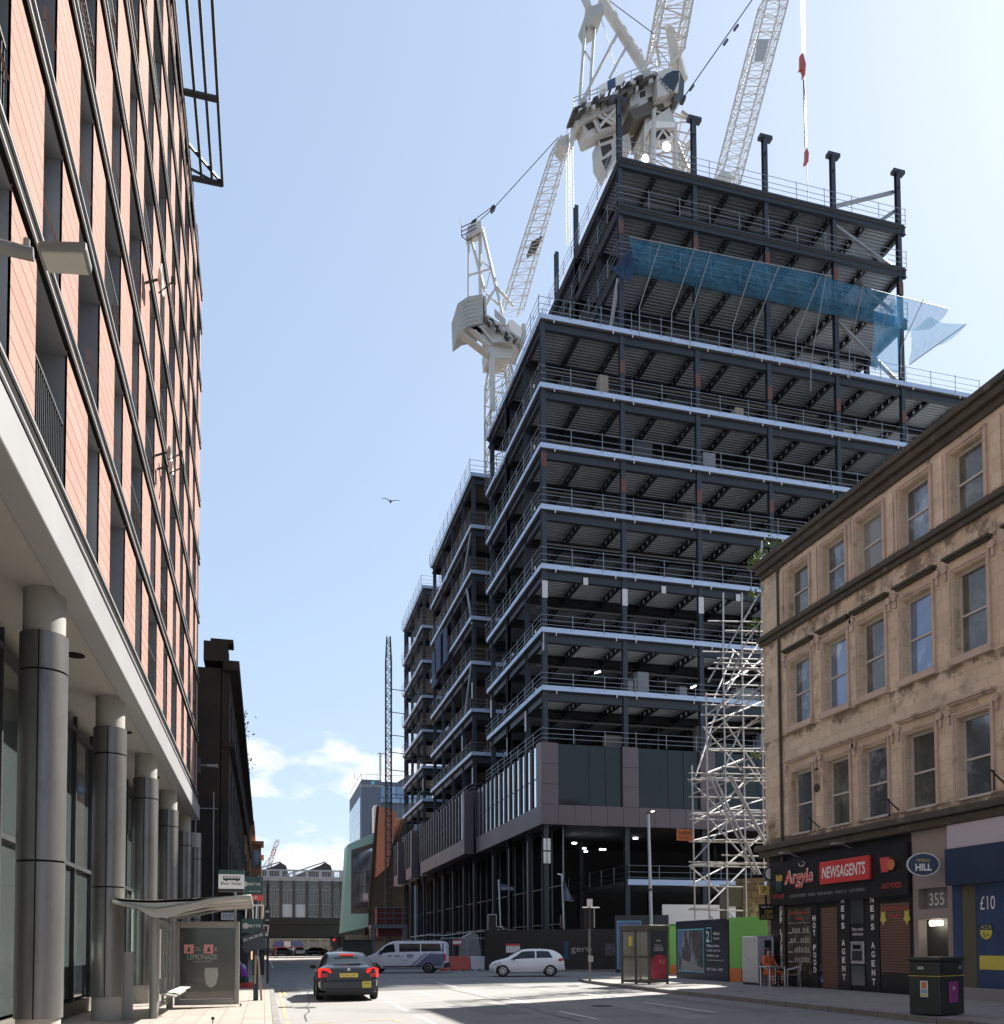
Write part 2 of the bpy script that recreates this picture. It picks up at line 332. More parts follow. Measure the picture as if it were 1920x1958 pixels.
def wall_open(mb,O,U,W,H,rects,depth):
    """wall sheet at origin O, along U (unit) and +z, rect openings (u0,u1,v0,v1), reveals go to -N*depth"""
    O=Vector(O);U=Vector(U);V=Vector((0,0,1));N=U.cross(V)
    us=sorted({0,W}|{r[0] for r in rects}|{r[1] for r in rects}); vs=sorted({0,H}|{r[2] for r in rects}|{r[3] for r in rects})
    us=[u for u in us if 0<=u<=W]; vs=[v for v in vs if 0<=v<=H]
    pt=lambda u,v,d=0:O+U*u+V*v-N*d
    for a,b in zip(us,us[1:]):
        for c,d in zip(vs,vs[1:]):
            mu,mv=(a+b)/2,(c+d)/2
            if any(r[0]<mu<r[1] and r[2]<mv<r[3] for r in rects): continue
            mb.poly([pt(a,c),pt(b,c),pt(b,d),pt(a,d)])
    for r in rects:
        a,b,c,d=r
        for p,q in (((a,c),(b,c)),((b,c),(b,d)),((b,d),(a,d)),((a,d),(a,c))):
            mb.poly([pt(*q),pt(*p),pt(*p,depth),pt(*q,depth)])
# ================================================================ GROUND
struct('ground',MB().poly([(-2500,-300,-.03),(2500,-300,-.03),(2500,4000,-.03),(-2500,4000,-.03)]),'ground')
struct('road',MB().poly([(-30,-30,0),(90,-30,0),(90,165,0),(-30,165,0)]),'road')
KR=[(13.35,-30),(13.3,16),(13.25,22),(13.2,28),(13.3,33),(13.5,36.5),(13.9,38.4),(14.9,40.2),(16.6,41.6),(20,43.2),(60,47.5)]
struct('pavement',MB().prism([(x+.14,y,.0) for x,y in KR]+[(60,-30,0)],(0,0,.12)),'paveg')
kb=MB()
for (a,b),(c,d) in zip(KR,KR[1:]): kb.prism([(a,b,-.01),(c,d,-.01),(c+.14,d-.05,-.01),(a+.14,b-.05,-.01)],(0,0,.135))
struct('kerb',kb,'kerb')
struct('pavement',MB().box(-20,.16,-30,166,-.01,.12),'pave')
struct('kerb',MB().box(.16,.31,-30,166,-.01,.128),'kerb')
struct('pavement',MB().prism([(16.5,56.4,-.01),(15.6,54.6,-.01),(22,50.2,-.01),(60,52,-.01),(60,60,-.01),(16.5,60,-.01)],(0,0,.12)),'paveg')
def quad(p,q,w,z=.005):
    p=Vector((p[0],p[1],z));q=Vector((q[0],q[1],z));d=(q-p).normalized();s=Vector((-d.y,d.x,0))*w/2
    return [p-s,q-s,q+s,p+s]
wl=MB()
for a,b in (((3.61,29.1),(3.59,27.7)),((3.53,26.4),(3.51,23.95)),((3.49,23.7),(3.5,22.5)),((3.45,20.9),(3.48,19.8)),((3.46,19.5),(3.47,18.6)),((7.45,39.3),(7.33,34.2)),((7.24,32.4),(7.16,28.4)),((7.3,26.9),(7.3,24.1)),((7.1,21.1),(7.15,18.5)),((10.4,28.5),(10.45,25.5)),((10.5,23.6),(10.55,19.5)),((4.2,34.9),(4.9,34.9)),((.6,110),(.6,70))):
    wl.poly(quad(a,b,.11))
wl.poly(quad((5.29,31.2),(5.36,28.4),.16)); wl.poly([(5.0,31.0,.005),(5.3,32.2,.005),(5.48,31.0,.005)])
struct('lane_markings',wl,'wp')
yl=MB()
for a,b in (((.52,34.6),(.5,30)),((.5,29.2),(.49,25.6)),((.49,25.2),(.48,21)),((.48,20),(.48,15)),((.68,34),(.67,30.5)),((1.0,19.55),(1.45,19.6)),((2.1,19.8),(2.8,19.9)),((2.8,19.9),(2.85,19.3))): yl.poly(quad(a,b,.09,.006))
struct('yellow_lines',yl,'ywp')
def patch(x0,y0,x1,y1,m,z=.0035,sk=0): return struct('road_patch',MB().poly([(x0,y0,z),(x1,y0+sk,z),(x1-.1,y1,z),(x0+.05,y1-sk,z)]),m)
M['patchd']=mat('dark_road_patch',(.17,.168,.162),.9,0,.12,1.2,bump=.3,bscale=40); M['patchl']=mat('light_road_patch',(.26,.255,.245),.9,0,.1,1.2,bump=.3,bscale=40); M['tar']=mat('tar_seam',(.07,.07,.07),.7,0,.2,4)
patch(5.1,20.5,6.3,26.5,'patchd',sk=.2); patch(8.2,33,11.5,34.1,'patchd',sk=.1); patch(1.2,30.5,2.0,40,'patchl'); patch(9.0,18,9.9,24,'patchl',sk=.1); patch(3.8,36.2,9.8,37.0,'patchl',sk=.3); patch(4.5,44,5.4,60,'patchl'); patch(11.6,19,12.3,30,'patchd')
sm=MB(); rs_=random.Random(9)
for (a,b,c,d) in ((.9,20,1.6,34),(6.6,18,6.9,38),(2.2,38.5,13,40.4),(4.4,18.8,12.5,19.6),(8.1,25,12.8,26.2),(9.8,28,9.4,36)):
    n=14; pr_=None
    for i in range(n+1):
        p=(a+(c-a)*i/n+rs_.uniform(-.06,.06),b+(d-b)*i/n+rs_.uniform(-.06,.06))
        if pr_: sm.poly(quad(pr_,p,.035,.0075))
        pr_=p
struct('tar_seams',sm,'tar')
for x,y,r in ((3.9,33.5,.32),(8.8,22.5,.3),(11.9,33.5,.28)): struct('manhole_cover',MB().lathe([(r,0),(r,.003)],(x,y,.0055),n=20),'craned')
for y in (24.6,33.0,17.4): struct('gully_grate',MB().box(.36,.74,y,y+.42,.001,.006),'craned')
# ================================================================ LEFT TERRACOTTA BLOCK
XL=-2.76
T=thing('apartment_block','terracotta clad apartment block on grey round columns at the left','apartment building',(XL,20,0))
ZR=[7.87+2.475*i for i in range(9)]; ZT=ZR[8]+1.45
offs=[0,3.0,.9,3.6,1.6,4.3,.3,2.6,.7]
YA,YB=-8,38.3
rows=[]; 
for k,z in enumerate(ZR):
    z1=ZR[k+1]-.3 if k<8 else ZT
    rects=[]
    y=11.67-offs[k]-27
    while y<YB:
        for (o,w,t) in ((0,1.75,'w'),(3.25,1.05,'n')):
            a,b=y+o,y+o+w
            if a>YA+.2 and b<YB-.35: rects.append((a,b,z+.12,z1,t))
        y+=5.4
    rows.append((z,z1,rects))
wm=MB()
for z,z1,rects in rows:
    wall_open(wm,(XL,YA,z+.12),(0,1,0),YB-YA,(z1-z-.12),[(a-YA,b-YA,-.01,z1-z+1) for a,b,_,_,_ in rects],.03)
wm.poly([(XL,YB,7.8),(XL-14,YB,7.8),(XL-14,YB,ZT),(XL,YB,ZT)]); wm.box(XL-14,XL-.9,YA,YB-.02,7.8,ZT-.2)
wm.build('wall','terr',T)
for z,z1,rects in rows:
    for a,b,c,d,t in rects:
        if b<6.5: continue
        wd=MB(); dp=.75 if t=='w' else .22
        wd.poly([(XL-dp,a,c),(XL-dp,b,c),(XL-dp,b,d),(XL-dp,a,d)])
        for p,q in (((a,c),(b,c)),((b,c),(b,d)),((b,d),(a,d)),((a,d),(a,c))): wd.poly([(XL-.002,q[0],q[1]),(XL-.002,p[0],p[1]),(XL-dp,p[0],p[1]),(XL-dp,q[0],q[1])])
        w=wd.build('window','tgrey',T)
        if t=='w':
            g=MB().box(XL-dp+.01,XL-dp+.03,a+.1,b-.6,c+.1,d-.1); g.build('pane','glassd',w)
            f=MB()
            for yy in (a+.05,b-.57): f.box(XL-dp+.02,XL-dp+.07,yy,yy+.05,c,d)
            f.build('window_frame','frame',w)
            if random.random()<.5 or (z<8 and a<14):
                r=MB(); n=int((b-a)/.1)
                for i in range(n+1): r.bar((XL-.06,a+.03+i*(b-a-.06)/n,c),(XL-.06,a+.03+i*(b-a-.06)/n,c+1.05),.016)
                r.bar((XL-.06,a,c+1.05),(XL-.06,b,c+1.05),.04); r.build('balcony_railing','frame',w)
for k,z in enumerate(ZR+[ZT]):
    b=MB().box(XL-.3,XL+.03,YA,YB+.05,z-.22,z+.12).build('floor_band','black',T)  # flat black band stands for the shade in a recessed channel
    l=MB().box(XL+.032,XL+.06,YA,YB+.1,z-.2,z-.165); l.box(XL+.032,XL+.06,YA,YB+.1,z+.05,z+.085); l.build('metal_trim','whitem',b)
MB().box(XL-.25,XL+.10,YA,YB+.3,6.9,7.5).build('fascia','fascia',T,bevel=.02)
MB().box(XL-11,XL-.26,YA,YB+.3,6.98,7.15).build('soffit','soffit',T)
MB().box(XL-11,XL-9,YA,YB,0,6.97).build('rear_wall','soffit',T)
for y in (17.4,23.4,29.4,35.2):
    MB().lathe([(.17,6.965),(.17,6.98)],(XL-.62,y,0),n=20).build('downlight','black',T)
XG=-4.25
for i in range(-1,6):
    y=14.4+5.85*i
    c=MB().lathe([(.33,.62),(.33,2.9)],(-3.22,y,0),n=32); c.lathe([(.33,2.93),(.33,5.72)],(-3.22,y,0),n=32); c.lathe([(.33,5.75),(.33,6.3)],(-3.22,y,0),n=32)
    co=c.build('column','colm',T,smooth=True)
    MB().lathe([(.315,2.9),(.315,2.93),(.315,5.75)],(-3.22,y,0),n=32).build('joint_ring','black',co,smooth=True)
    MB().lathe([(.29,6.3),(.29,6.98)],(-3.22,y,0),n=32).build('column_head','soffit',co,smooth=True)
    MB().lathe([(.30,.12),(.30,.62)],(-3.22,y,0),n=32).build('column_base','soffit',co,smooth=True)
    MB().box(-3.22-.004,-3.22+.012,y-.338,y-.328,.62,6.3).build('column_seam','black',co)
gl=MB().box(XG-.05,XG,YA,YB-.2,.5,6.6).build('shop_glazing','shopg',T)
fr=MB()
y=6.2
while y<YB: fr.box(XG+.002,XG+.09,y-.035,y+.035,.3,6.9); y+=1.95
for zz in (.3,3.45,6.55): fr.box(XG+.001,XG+.085,YA,YB-.2,zz,zz+.09)
fr.build('mullion_frame','frame',T)
MB().box(XG-.08,XG+.12,YA,YB-.2,.12,.42).build('plinth','rubb',T)
for a,b in ((24.9,26.9),(18.3,20.4)): 
    p=MB().box(XG+.1,XG+.13,a,b,.55,3.2 if a>20 else 1.75).build('vinyl_panel','mint',T)
    if a<20:
        text('OTH',(XG+.13,19.35,1.15),(0,1,0),(0,0,1),1.5,.62,'redl',p,.006)
MB().box(-3.05,-2.75,20.4,20.62,.12,1.55).build('vent_box','fascia',T)
# roof pergola
pg=MB(); ZP=ZT+.35
for x in (XL+.02,XL+.38,XL+.74,-1.66): pg.bar((x,8,ZP),(x,32.8,ZP),.09,.14)
for i in range(8):
    y=32.75-3.35*i; pg.bar((XL-.3,y,ZP-.02),(-1.66,y,ZP-.02),.16,.12)
pg.bar((XL-.1,32.2,ZP-.1),(-1.66,32.75,ZP-.1),.06); pg.bar((XL-.1,31.2,ZP),(-1.66,32.75,ZP),.08)
pg.build('roof_pergola','frame',T)
# satellite dishes
def dish(y,z,lab,r=.3):
    t=thing('satellite_dish',lab,'satellite dish',(XL,y,z),group='satellite dishes on the terracotta facade')
    MB().lathe([(.02,0),(r*.6,.03),(r,.10),(r*.97,.11),(r*.55,.05),(.01,.02)],(XL+.28,y,z),axis='x',n=20).build('dish_bowl','framel',t,smooth=True)
    a=MB(); a.bar((XL,y+.05,z-.1),(XL+.28,y,z),.04); a.bar((XL+.3,y,z-r),(XL+.62,y-.1,z-.05),.025); a.box(XL+.58,XL+.68,y-.16,y-.05,z-.09,z+.02); a.path([(XL+.1,y,z-.3),(XL+.12,y+.3,z-.7),(XL+.06,y+.5,z-1.0)],.012)
    a.build('bracket_arm','frame',t)
for x,y,l in ((277,530,'grey satellite dish with a dangling cable on the terracotta wall, the highest of the three'),(296,862,'small satellite dish at the edge of a dark window, middle one of the three'),(300,888,'small dark satellite dish just below another on the terracotta wall')):
    p=onX(x,y,XL); dish(p.y,p.z,l,.32 if y<600 else .2)
# near street lamp
L=thing('street_lamp','grey street lamp arm with flat pale lens in front of the terracotta wall','street lamp',(-2.3,4.0,.12))
lp=[onZ(x*1.0084,y*1.0084,8.0) for x,y in ((78,480),(158,482),(168,522),(92,517))]
def lerp(a,b,t): return a+(b-a)*t
cx=sum(lp,Vector())/4
hd=[cx+(p-cx)*1.16 for p in lp]; MB().prism([p+Vector((0,0,.02)) for p in hd],(0,0,.09)).build('lamp_head','lampg',L,bevel=.02)
MB().prism([p+Vector((0,0,-.0)) for p in lp],(0,0,.05)).build('lens','diff',L)
ar=MB(); e=(hd[0]+hd[3])/2+Vector((0,0,.06)); o=onZ(-120,455,8.0)+Vector((0,0,.06)); ar.tube(o,e+(o-e)*.08,.075,10,.06); ar.tube(e+(o-e)*.15+Vector((0,0,.05)),e+(o-e)*.15+Vector((0,0,.13)),.03)
ar.tube((o.x,o.y,.12),(o.x,o.y,8.15),.09,12); ar.build('lamp_arm','lampg',L,smooth=True)
L.location=(o.x,o.y,.12)
for c in L.children:
    for v in c.data.vertices: v.co-=Vector((o.x+2.3,o.y-4.0,0))
# wall mounted lamp at far end
L=thing('wall_lamp','slim street lamp reaching out from the far corner of the terracotta block','street lamp',(XL,37.9,8.9))
a=onX(378,1463,XL); b=onX(378,1463,XL)+Vector((.0,0,0)); q=onY(417,1465,a.y)
MB().tube((XL,a.y,a.z-.35),(XL,a.y,a.z+.3),.12,8).build('wall_bracket','frame',L)
MB().tube(a,lerp(a,q,.5),.04,8).build('lamp_arm','lampg',L); MB().box(lerp(a,q,.45).x,q.x,a.y-.12,a.y+.12,q.z-.05,q.z+.05).build('lamp_head','fascia',L,bevel=.02)
# ================================================================ FAR LEFT SANDSTONE BUILDINGS
B=thing('tenement_building','soot-black stone building with cornice and chimney beyond the terracotta block','tenement',(-8,70,0))
XD=-1.72; H1=15.0
w=MB(); rc=[]
for fl in range(4):
    for i in range(14): rc.append((2+i*3.9,3.5+i*3.9,1.2+fl*3.55,3.3+fl*3.55))
wall_open(w,(XD,44,0),(0,1,0),56,H1,rc,.35)
w.poly([(XD-.35,44,0),(XD-.35,100,0),(XD-.35,100,H1),(XD-.35,44,H1)]); w.box(XD-14,XD-.36,44,100,0,H1); w.poly([(XD-.4,44,0),(XD,44,0),(XD,44,H1),(XD-.4,44,H1)])
w.build('wall','jet',B)
cn=MB().box(XD-.3,XD+.45,43.8,100,H1-.1,H1+.35); cn.box(XD-.3,XD+.25,43.9,100,11.2,11.45).box(XD-.3,XD+.2,43.9,100,4.2,4.5); cn.box(XD-1.2,XD-.1,44,46,H1+.35,H1+1.3); cn.box(XD-.9,XD+.15,44.2,45.2,H1+1.3,H1+1.5); cn.box(XD-.5,XD+.35,48,50,H1+.35,H1+.9)
cn.build('cornice','jet',B)
MB().box(XD-.25,XD+.14,78,79.5,9.5,11.1).box(XD-.25,XD+.14,84,85.5,9.5,11.1).box(XD-.25,XD+.14,90,91.5,9.0,11.1).build('window_surround','redsand',B)
MB().tube((XD-1.6,44.2,H1),(XD-1.6,44.2,H1+3),.03).build('aerial_mast','frame',B)
dpm=MB()
for x in (-2.4,-3.2): dpm.tube((x,43.9,.1),(x,43.9,9),.035)
dpm.tube((-3.2,43.9,8.2),(-2.2,43.9,8.2),.03); dpm.build('drainpipe','tgrey',B)
def leaves(mb,c,r,n,s=.16):
    for _ in range(n):
        p=Vector(c)+Vector((random.gauss(0,r),random.gauss(0,r),random.gauss(0,r*.8)))
        a=Vector((random.uniform(-1,1),random.uniform(-1,1),random.uniform(-1,1))).normalized()*s; b=a.cross(Vector((random.random(),random.random(),1))).normalized()*s*.6
        mb.poly([p-a,p-b,p+a,p+b])
pm=MB()
for y in (56,60,70): leaves(pm,(XD+.4,y,H1+.6),.45,22,.12); pm.tube((XD+.2,y,H1+.2),(XD+.5,y+.2,H1+1.2),.02)
one('wall_plant',pm,'leaf','straggly weeds growing from the cornice of the soot-black stone building','plant')
B=thing('tenement_building','orange sandstone building with bay windows in sun beyond the soot-black one','tenement',(-8,125,0))
w=MB(); rc=[(1.5+i*4,3+i*4,1.2+f*3.6,3.5+f*3.6) for f in range(4) for i in range(11)]
wall_open(w,(XD+.1,100.2,0),(0,1,0),48,15.2,rc,.4); w.box(XD-14,XD-.3,100.2,148.2,0,15.2); w.poly([(XD-.4,100.2,0),(XD+.1,100.2,0),(XD+.1,100.2,15.2),(XD-.4,100.2,15.2)]); w.build('wall','redsand',B)
for y in (108,124): 
    b=MB().prism([(XD+.1,y-1.6,3.5),(XD+1.2,y-1,3.5),(XD+1.2,y+1,3.5),(XD+.1,y+1.6,3.5)],(0,0,10)).build('bay','redsand',B)
    for f in range(3): MB().poly([(XD+.23,y-1.62,4.3+f*3.3),(XD+1.13,y-1.13,4.3+f*3.3),(XD+1.13,y-1.13,6.3+f*3.3),(XD+.23,y-1.62,6.3+f*3.3)]).build('bay_window','pane',b)
    MB().box(XD-.3,XD+1.5,y-1.9,y+1.9,13.5,13.9).build('bay_cornice','redsand',b)
MB().box(XD-.5,XD+.5,100.2,148.2,14.9,15.4).build('cornice','redsand',B)
# ================================================================ STEEL FRAME TOWER
T=thing('steel_frame_building','part-built tower of dark steel frame and open floors above mauve clad windows','building under construction',(36,90,0))
LV=[19.35,23.4,27.85,32.05,36.4,40.7,45.65]; LU=[50.95,55.1,58.6]
X0,X1,YF=18.4,55.4,57.5
LEFT=[(X0,YF),(X0,73),(21.5,73),(21.5,79),(X0,79),(X0,99.8),(21.2,99.8),(21.2,105.7),(X0,105.7),(X0,121.3),(34,121.3)]
def offp(pts,o): # offset outwards to -X / -Y
    r=[]
    for i,(x,y) in enumerate(pts): 
        r.append((x-o,y-o if (i==0 or i in (4,8)) else (y-o if i in (3,7) else y)))
    return r
def slab(z,rects,m='slab',t=.14):
    b=MB()
    for r in rects: b.box(r[0],r[1],r[2],r[3],z-t,z)
    return b.build('floor_slab',m,T)
def ibeam(mb,p,q,z,h=.55,w=.3):
    p=Vector((*p,0));q=Vector((*q,0)); 
    for zz,hh,ww in ((z-.02,.035,w),(z-h,.035,w),(z-h/2,h-.03,.04)): mb.bar(p+Vector((0,0,zz)),q+Vector((0,0,zz)),ww,hh)
def rail(mb,pts,z,h=1.15,st=2.35,lines=(1.12,.62,.2)):
    for (a,b),(c,d) in zip(pts,pts[1:]):
        Ln=math.hypot(c-a,d-b); n=max(1,round(Ln/st))
        for i in range(n+1):
            x,y=a+(c-a)*i/n,b+(d-b)*i/n; mb.tube((x,y,z-.15),(x,y,z+h+random.uniform(0,.12)),.026,5)
        for q in lines: mb.tube((a,b,z+q*h/1.15),(c,d,z+q*h/1.15),.02,5)
def deck(mb,x0,x1,y0,y1,z):
    y=y0; 
    while y<y1-.3:
        pr=[(y,z),(y+.03,z-.06),(y+.14,z-.06),(y+.17,z),(y+.32,z)]
        for (a,za),(b,zb) in zip(pr,pr[1:]): mb.poly([(x0,a,za),(x0,b,zb),(x1,b,zb),(x1,a,za)])
        y+=.32
web_me=None
def cell_mesh(Ln):
    mb=MB(); n=int(Ln/.8); h0,h1=-.66,-.2; r=.145; N=12
    for i in range(n):
        yc=.4+i*.8; zc=(h0+h1)/2; k=len(mb.v)
        for j in range(N):
            t=2*math.pi*(j+.5)/N; c,s_=math.cos(t),math.sin(t); mb.v.append((0,yc+r*c,zc+r*s_))
        for j in range(N):
            t=2*math.pi*(j+.5)/N; c,s_=math.cos(t),math.sin(t); q=1/max(abs(c),abs(s_)); mb.v.append((0,yc+.4*c*q,zc+.23*s_*q))
        for j in range(N): a=(j+1)%N; mb.f.append((k+j,k+a,k+N+a,k+N+j))
    mb.box(-.11,.11,0,n*.8,-.69,-.66); mb.box(-.11,.11,0,n*.8,-.2,-.18)
    me=bpy.data.meshes.new('cellular_beam'); me.from_pydata(mb.v,[],mb.f); me.materials.append(M['steel_deep']); return me
CM=cell_mesh(15.2)
nb=0
def beams(z,xa,xb):
    global nb
    x=xa
    while x<xb:
        if nb<100:
            o=bpy.data.objects.new('cellular_beam',CM); COL.objects.link(o); o.parent=T; o.location=Vector((x,YF+.3,z))-T.location; nb+=1
        x+=2.98
R_main=[(X0,X1,YF,73),(21.5,X1,73,79),(X0,50,79,99.8),(21.2,46,99.8,105.7),(X0,46,105.7,121.3)]
for z in LV+[15.5]:
    slab(z,R_main)
    if z>15.6 or 1:
        d=MB(); deck(d,X0+.1,X1-.1,YF+.25,73,z-.17); d.build('metal_decking','deck',T)
    pf=[(X1,YF-.12),(X0-.12,YF-.12)]; pl=offp(LEFT,.12)
    if z>15.6:
        h=.34
        e=MB()
        for (a,b),(c,d_) in zip(pf,pf[1:]): e.bar((a,b,z+.02),(c,d_,z+.02),.05,h)
        e.box(X0-.1,X1,YF-.1,YF+.02,z+.12,z+.19); e.build('edge_trim','edge',T)
        e=MB()
        for (a,b),(c,d_) in zip(pl,pl[1:]): e.bar((a,b,z+.02),(c,d_,z+.02),.05,h)
        e.build('edge_trim','edge',T)
        bm=MB(); ibeam(bm,(X0,YF+.18),(X1,YF+.18),z-.2,.6); bm.build('edge_beam','steel',T)
        bm=MB(); q=offp(LEFT,-.2)
        for a,b in zip(q,q[1:]): ibeam(bm,a,b,z-.2,.6)
        bm.build('edge_beam','steel',T)
    for y in ((62,67.1,72.2) if z>15.6 else (67.1,)):
        bm=MB(); ibeam(bm,(X0+.2,y),(X1,y),z-.22,.55); bm.build('cross_beam','steel_deep',T)
    for yy in (83.7,93.9,110.3,119): bm=MB(); ibeam(bm,(X0+.2,yy),(44,yy),z-.22,.5); bm.build('cross_beam','steel_deep',T)
    hh=1.15 if z>25 else .85
    r=MB(); rail(r,[(X1,YF-.2),(X0-.2,YF-.2)],z+.2,hh); r.build('guard_rail','galv',T)
    r=MB(); rail(r,offp(LEFT,.2),z+.2,hh,2.0); r.build('guard_rail','galv',T)
    beams(z,X0+3.0,X1 if z>33 else (46 if z>26 else 40))
XU0,XU1,YU1=24.4,48.7,79
for z in LU:
    slab(z,[(XU0,XU1,YF,YU1)]); d=MB(); deck(d,XU0+.1,XU1-.1,YF+.25,73,z-.17); d.build('metal_decking','deck',T)
    bm=MB(); ibeam(bm,(XU0,YF+.1),(XU1+.2,YF+.1),z-.02,.62); bm.box(XU0,XU1,YF-.1,YF-.06,z-.12,z+.06); bm.build('edge_beam','steel',T)
    bm=MB(); ibeam(bm,(XU0+.1,YF),(XU0+.1,YU1),z-.02,.62); bm.build('edge_beam','steel',T)
    bm=MB(); ibeam(bm,(XU1-.1,YF),(XU1-.1,YU1),z-.02,.62); bm.build('edge_beam','steel',T)
    for y in (62,67.1,72.2): bm=MB(); ibeam(bm,(XU0,y),(XU1+(.9 if y<63 else 0),y),z-.2,.5); bm.build('cross_beam','steel_deep',T)
    r=MB(); rail(r,[(XU1,YF-.2),(XU0-.2,YF-.2)],z+.1); r.build('guard_rail','galv',T)
    r=MB(); rail(r,[(XU0-.2,YF-.2),(XU0-.2,YU1)],z+.1,1.15,2.0); r.build('guard_rail','galv',T)
    beams(z,XU0+3,XU1-1)
def hcol(x,y,z0,z1,m='steel',cap=False,w=.34):
    mb=MB(); mb.box(x-w/2,x+w/2,y-w/2,y-w/2+.035,z0,z1); mb.box(x-w/2,x+w/2,y+w/2-.035,y+w/2,z0,z1); mb.box(x-.02,x+.02,y-w/2+.036,y+w/2-.036,z0,z1)
    if cap: mb.box(x-.45,x+.6,y-.22,y+.22,z1,z1+.28); mb.box(x-.2,x-.05,y-.42,y-.18,z1-1.3,z1)
    return mb.build('column',m,T)
XC=[18.58+5.96*k for k in range(7)]
for k,x in enumerate(XC):
    top=45.6 if k in (0,6) else 63.0
    c=hcol(x,YF+.22,0,top,cap=(1<=k<=5))
    for z in ([42.6,33.9] if k!=0 else [35.0])+([53.0] if 1<=k<=5 else []): MB().box(x-.19,x+.19,YF+.02,YF+.045,z,z+1.0).build('splice_plate','primer',c)
    if k<4: MB().box(x-.2,x+.2,YF-.0,YF+.04,25.7,26.9).box(x-.17+3,x+.17+3,YF-.02,YF+.04,26.9,27.4).build('fire_wrap','wrap',c)
    for y in (67.1,): hcol(x,y,0,58.4 if 1<=k<=5 else 45.5,'steel_deep')
for y in (62,67.1,72.2,79.3,83.7,88.7,93.9,99,106,110.3,115,119.5,121): hcol(X0+.25,y,0,45.5 if y<100 else 45.5)
for y in (62,67.1,72.2,78.5): hcol(XU0+.2,y,45.6,63 if y in(67.1,72.2) else 58.5)
for y in (62,72.2,78.5): hcol(XU1-.2,y,45.6,58.5)
for y in (83.7,93.9,106,115): hcol(24.5,y,0,45.4,'steel_deep')
MB().box(28,37,82,97,0,58).box(24,30,108,116,0,44).build('added_light_block','inner',T)  # boxes added to block light and keep the open floors dark
for y,z in ((62,17.4),(67.1,16.6),(72.2,21.0),(79.3,16.6),(83.7,20.6),(79.3,24.6),(105.9,20.5),(57.6,22.0)):
    MB().box(X0+.03,X0+.065,y-.17,y+.17,z,z+1.5).build('fire_wrap','wrap',T)
rk=random.Random(5)
for z in LV:
    for k in range(7):
        for dx in (-.75,.75):
            x=XC[k]+dx
            if x<(X1 if z>33 else 42): MB().box(x-.035,x+.035,YF-.16,YF-.09,z-.36,z-.1).build('edge_bracket','wrap',T)
grp='site clutter on the open floors'
def clutter(kind,label,cat,x,y,z,m,build):
    t=thing(kind,label,cat,(x,y,z),group=grp); return t
for i in range(26):
    z=rk.choice(LV[:6]+[15.5]); x=rk.uniform(X0+1,X1-9); y=YF+rk.uniform(.5,1.4); h=rk.uniform(.7,2.1); w_=rk.uniform(.5,1.6)
    t=thing('material_stack','wrapped stack of site materials standing behind the guard rail on an open tower floor','material stack',(x,y,z),group=grp)
    MB().box(x-w_/2,x+w_/2,y-.35,y+.35,z+.14,z+h).build('wrapped_load',rk.choice(['wood','rubb','tgrey','tgrey','frame']),t,bevel=.03)
    MB().box(x-w_/2-.05,x+w_/2+.05,y-.4,y+.4,z+.001,z+.139).build('pallet','wood',t)
for z in LV+[15.5]:
    for j in range(5):
        x=X0+2+rk.random()*34; y=YF+2.5+rk.random()*9
        MB().tube((x,y,z+.0),(x,y,z+3.6),.05,6).build('floor_prop','galv',T)
    pp=MB(); y=YF+3+rk.random()*3; pp.tube((X0+1,y,z-.85),(X1-12,y,z-.85),.09,8); pp.build('service_pipe','tgrey',T)
br=MB()
for (a,za),(b,zb) in (((XC[4],57.9),(XC[5],55.4)),((XC[4],50.3),(XC[5],46.2)),((XC[4],59.3),(XC[5],61.7))): br.tube((a+.2,YF+.5,za),(b-.2,YF+.5,zb),.16,8)
br.tube((XC[4]+.2,YF+3,60.9),(XC[5]+.9,YF+3,60.8),.3,8); br.tube((XC[4]+3.5,YF+2,54.9),(XC[5],YF+1,52.2),.14,8); br.tube((XC[5]-1.5,YF+.4,59),(XC[5],YF+.4,60.2),.15,8)
br.build('diagonal_brace','galv',T)
lb=MB()
for a,b in (((X0+.1,77+2.2,31.5),(X0+.1,81.5,35.8)),((X0,79.2,27.7),(X0,82,23.7)),((X0,79.2,40.2),(X0,83,36.8)),((21.5,73.4,44.8),(21.5,78.6,41)),((XU0,60,46),(XU0,57.8,49.8))): lb.tube(a,b,.14,8)
lb.build('diagonal_brace','galv',T)
# cladding storey
def clad_front():
    b=MB().box(18.1,56.5,YF-.38,YF-.05,9.9,11.25)
    for k in range(7): x=18.1+5.97*k; b.box(x,x+(1.18 if k else 1.22),YF-.379,YF-.06,11.25,15.5)
    s=b.build('cladding','mauve',T)
    j=MB()
    for i in range(24): j.box(18.1+1.21+1.19*i,18.1+1.225+1.19*i,YF-.386,YF-.379,9.92,11.25)
    for k in range(7):
        x=18.1+5.97*k
        for z in (11.26,12.65,14.05): j.box(x,x+1.2,YF-.387,YF-.3795,z,z+.02)
    j.build('panel_joint','black',s)
    for k in range(6):
        x=18.1+5.97*k+1.19; g=MB().box(x,x+4.76,YF-.15,YF-.12,11.25,15.5).build('window','glassd',T)
        f=MB()
        for q in (0,2.35,3.55,4.7): f.box(x+q,x+q+.05,YF-.19,YF-.151,11.25,15.5)
        f.build('window_frame','frame',g)
clad_front()
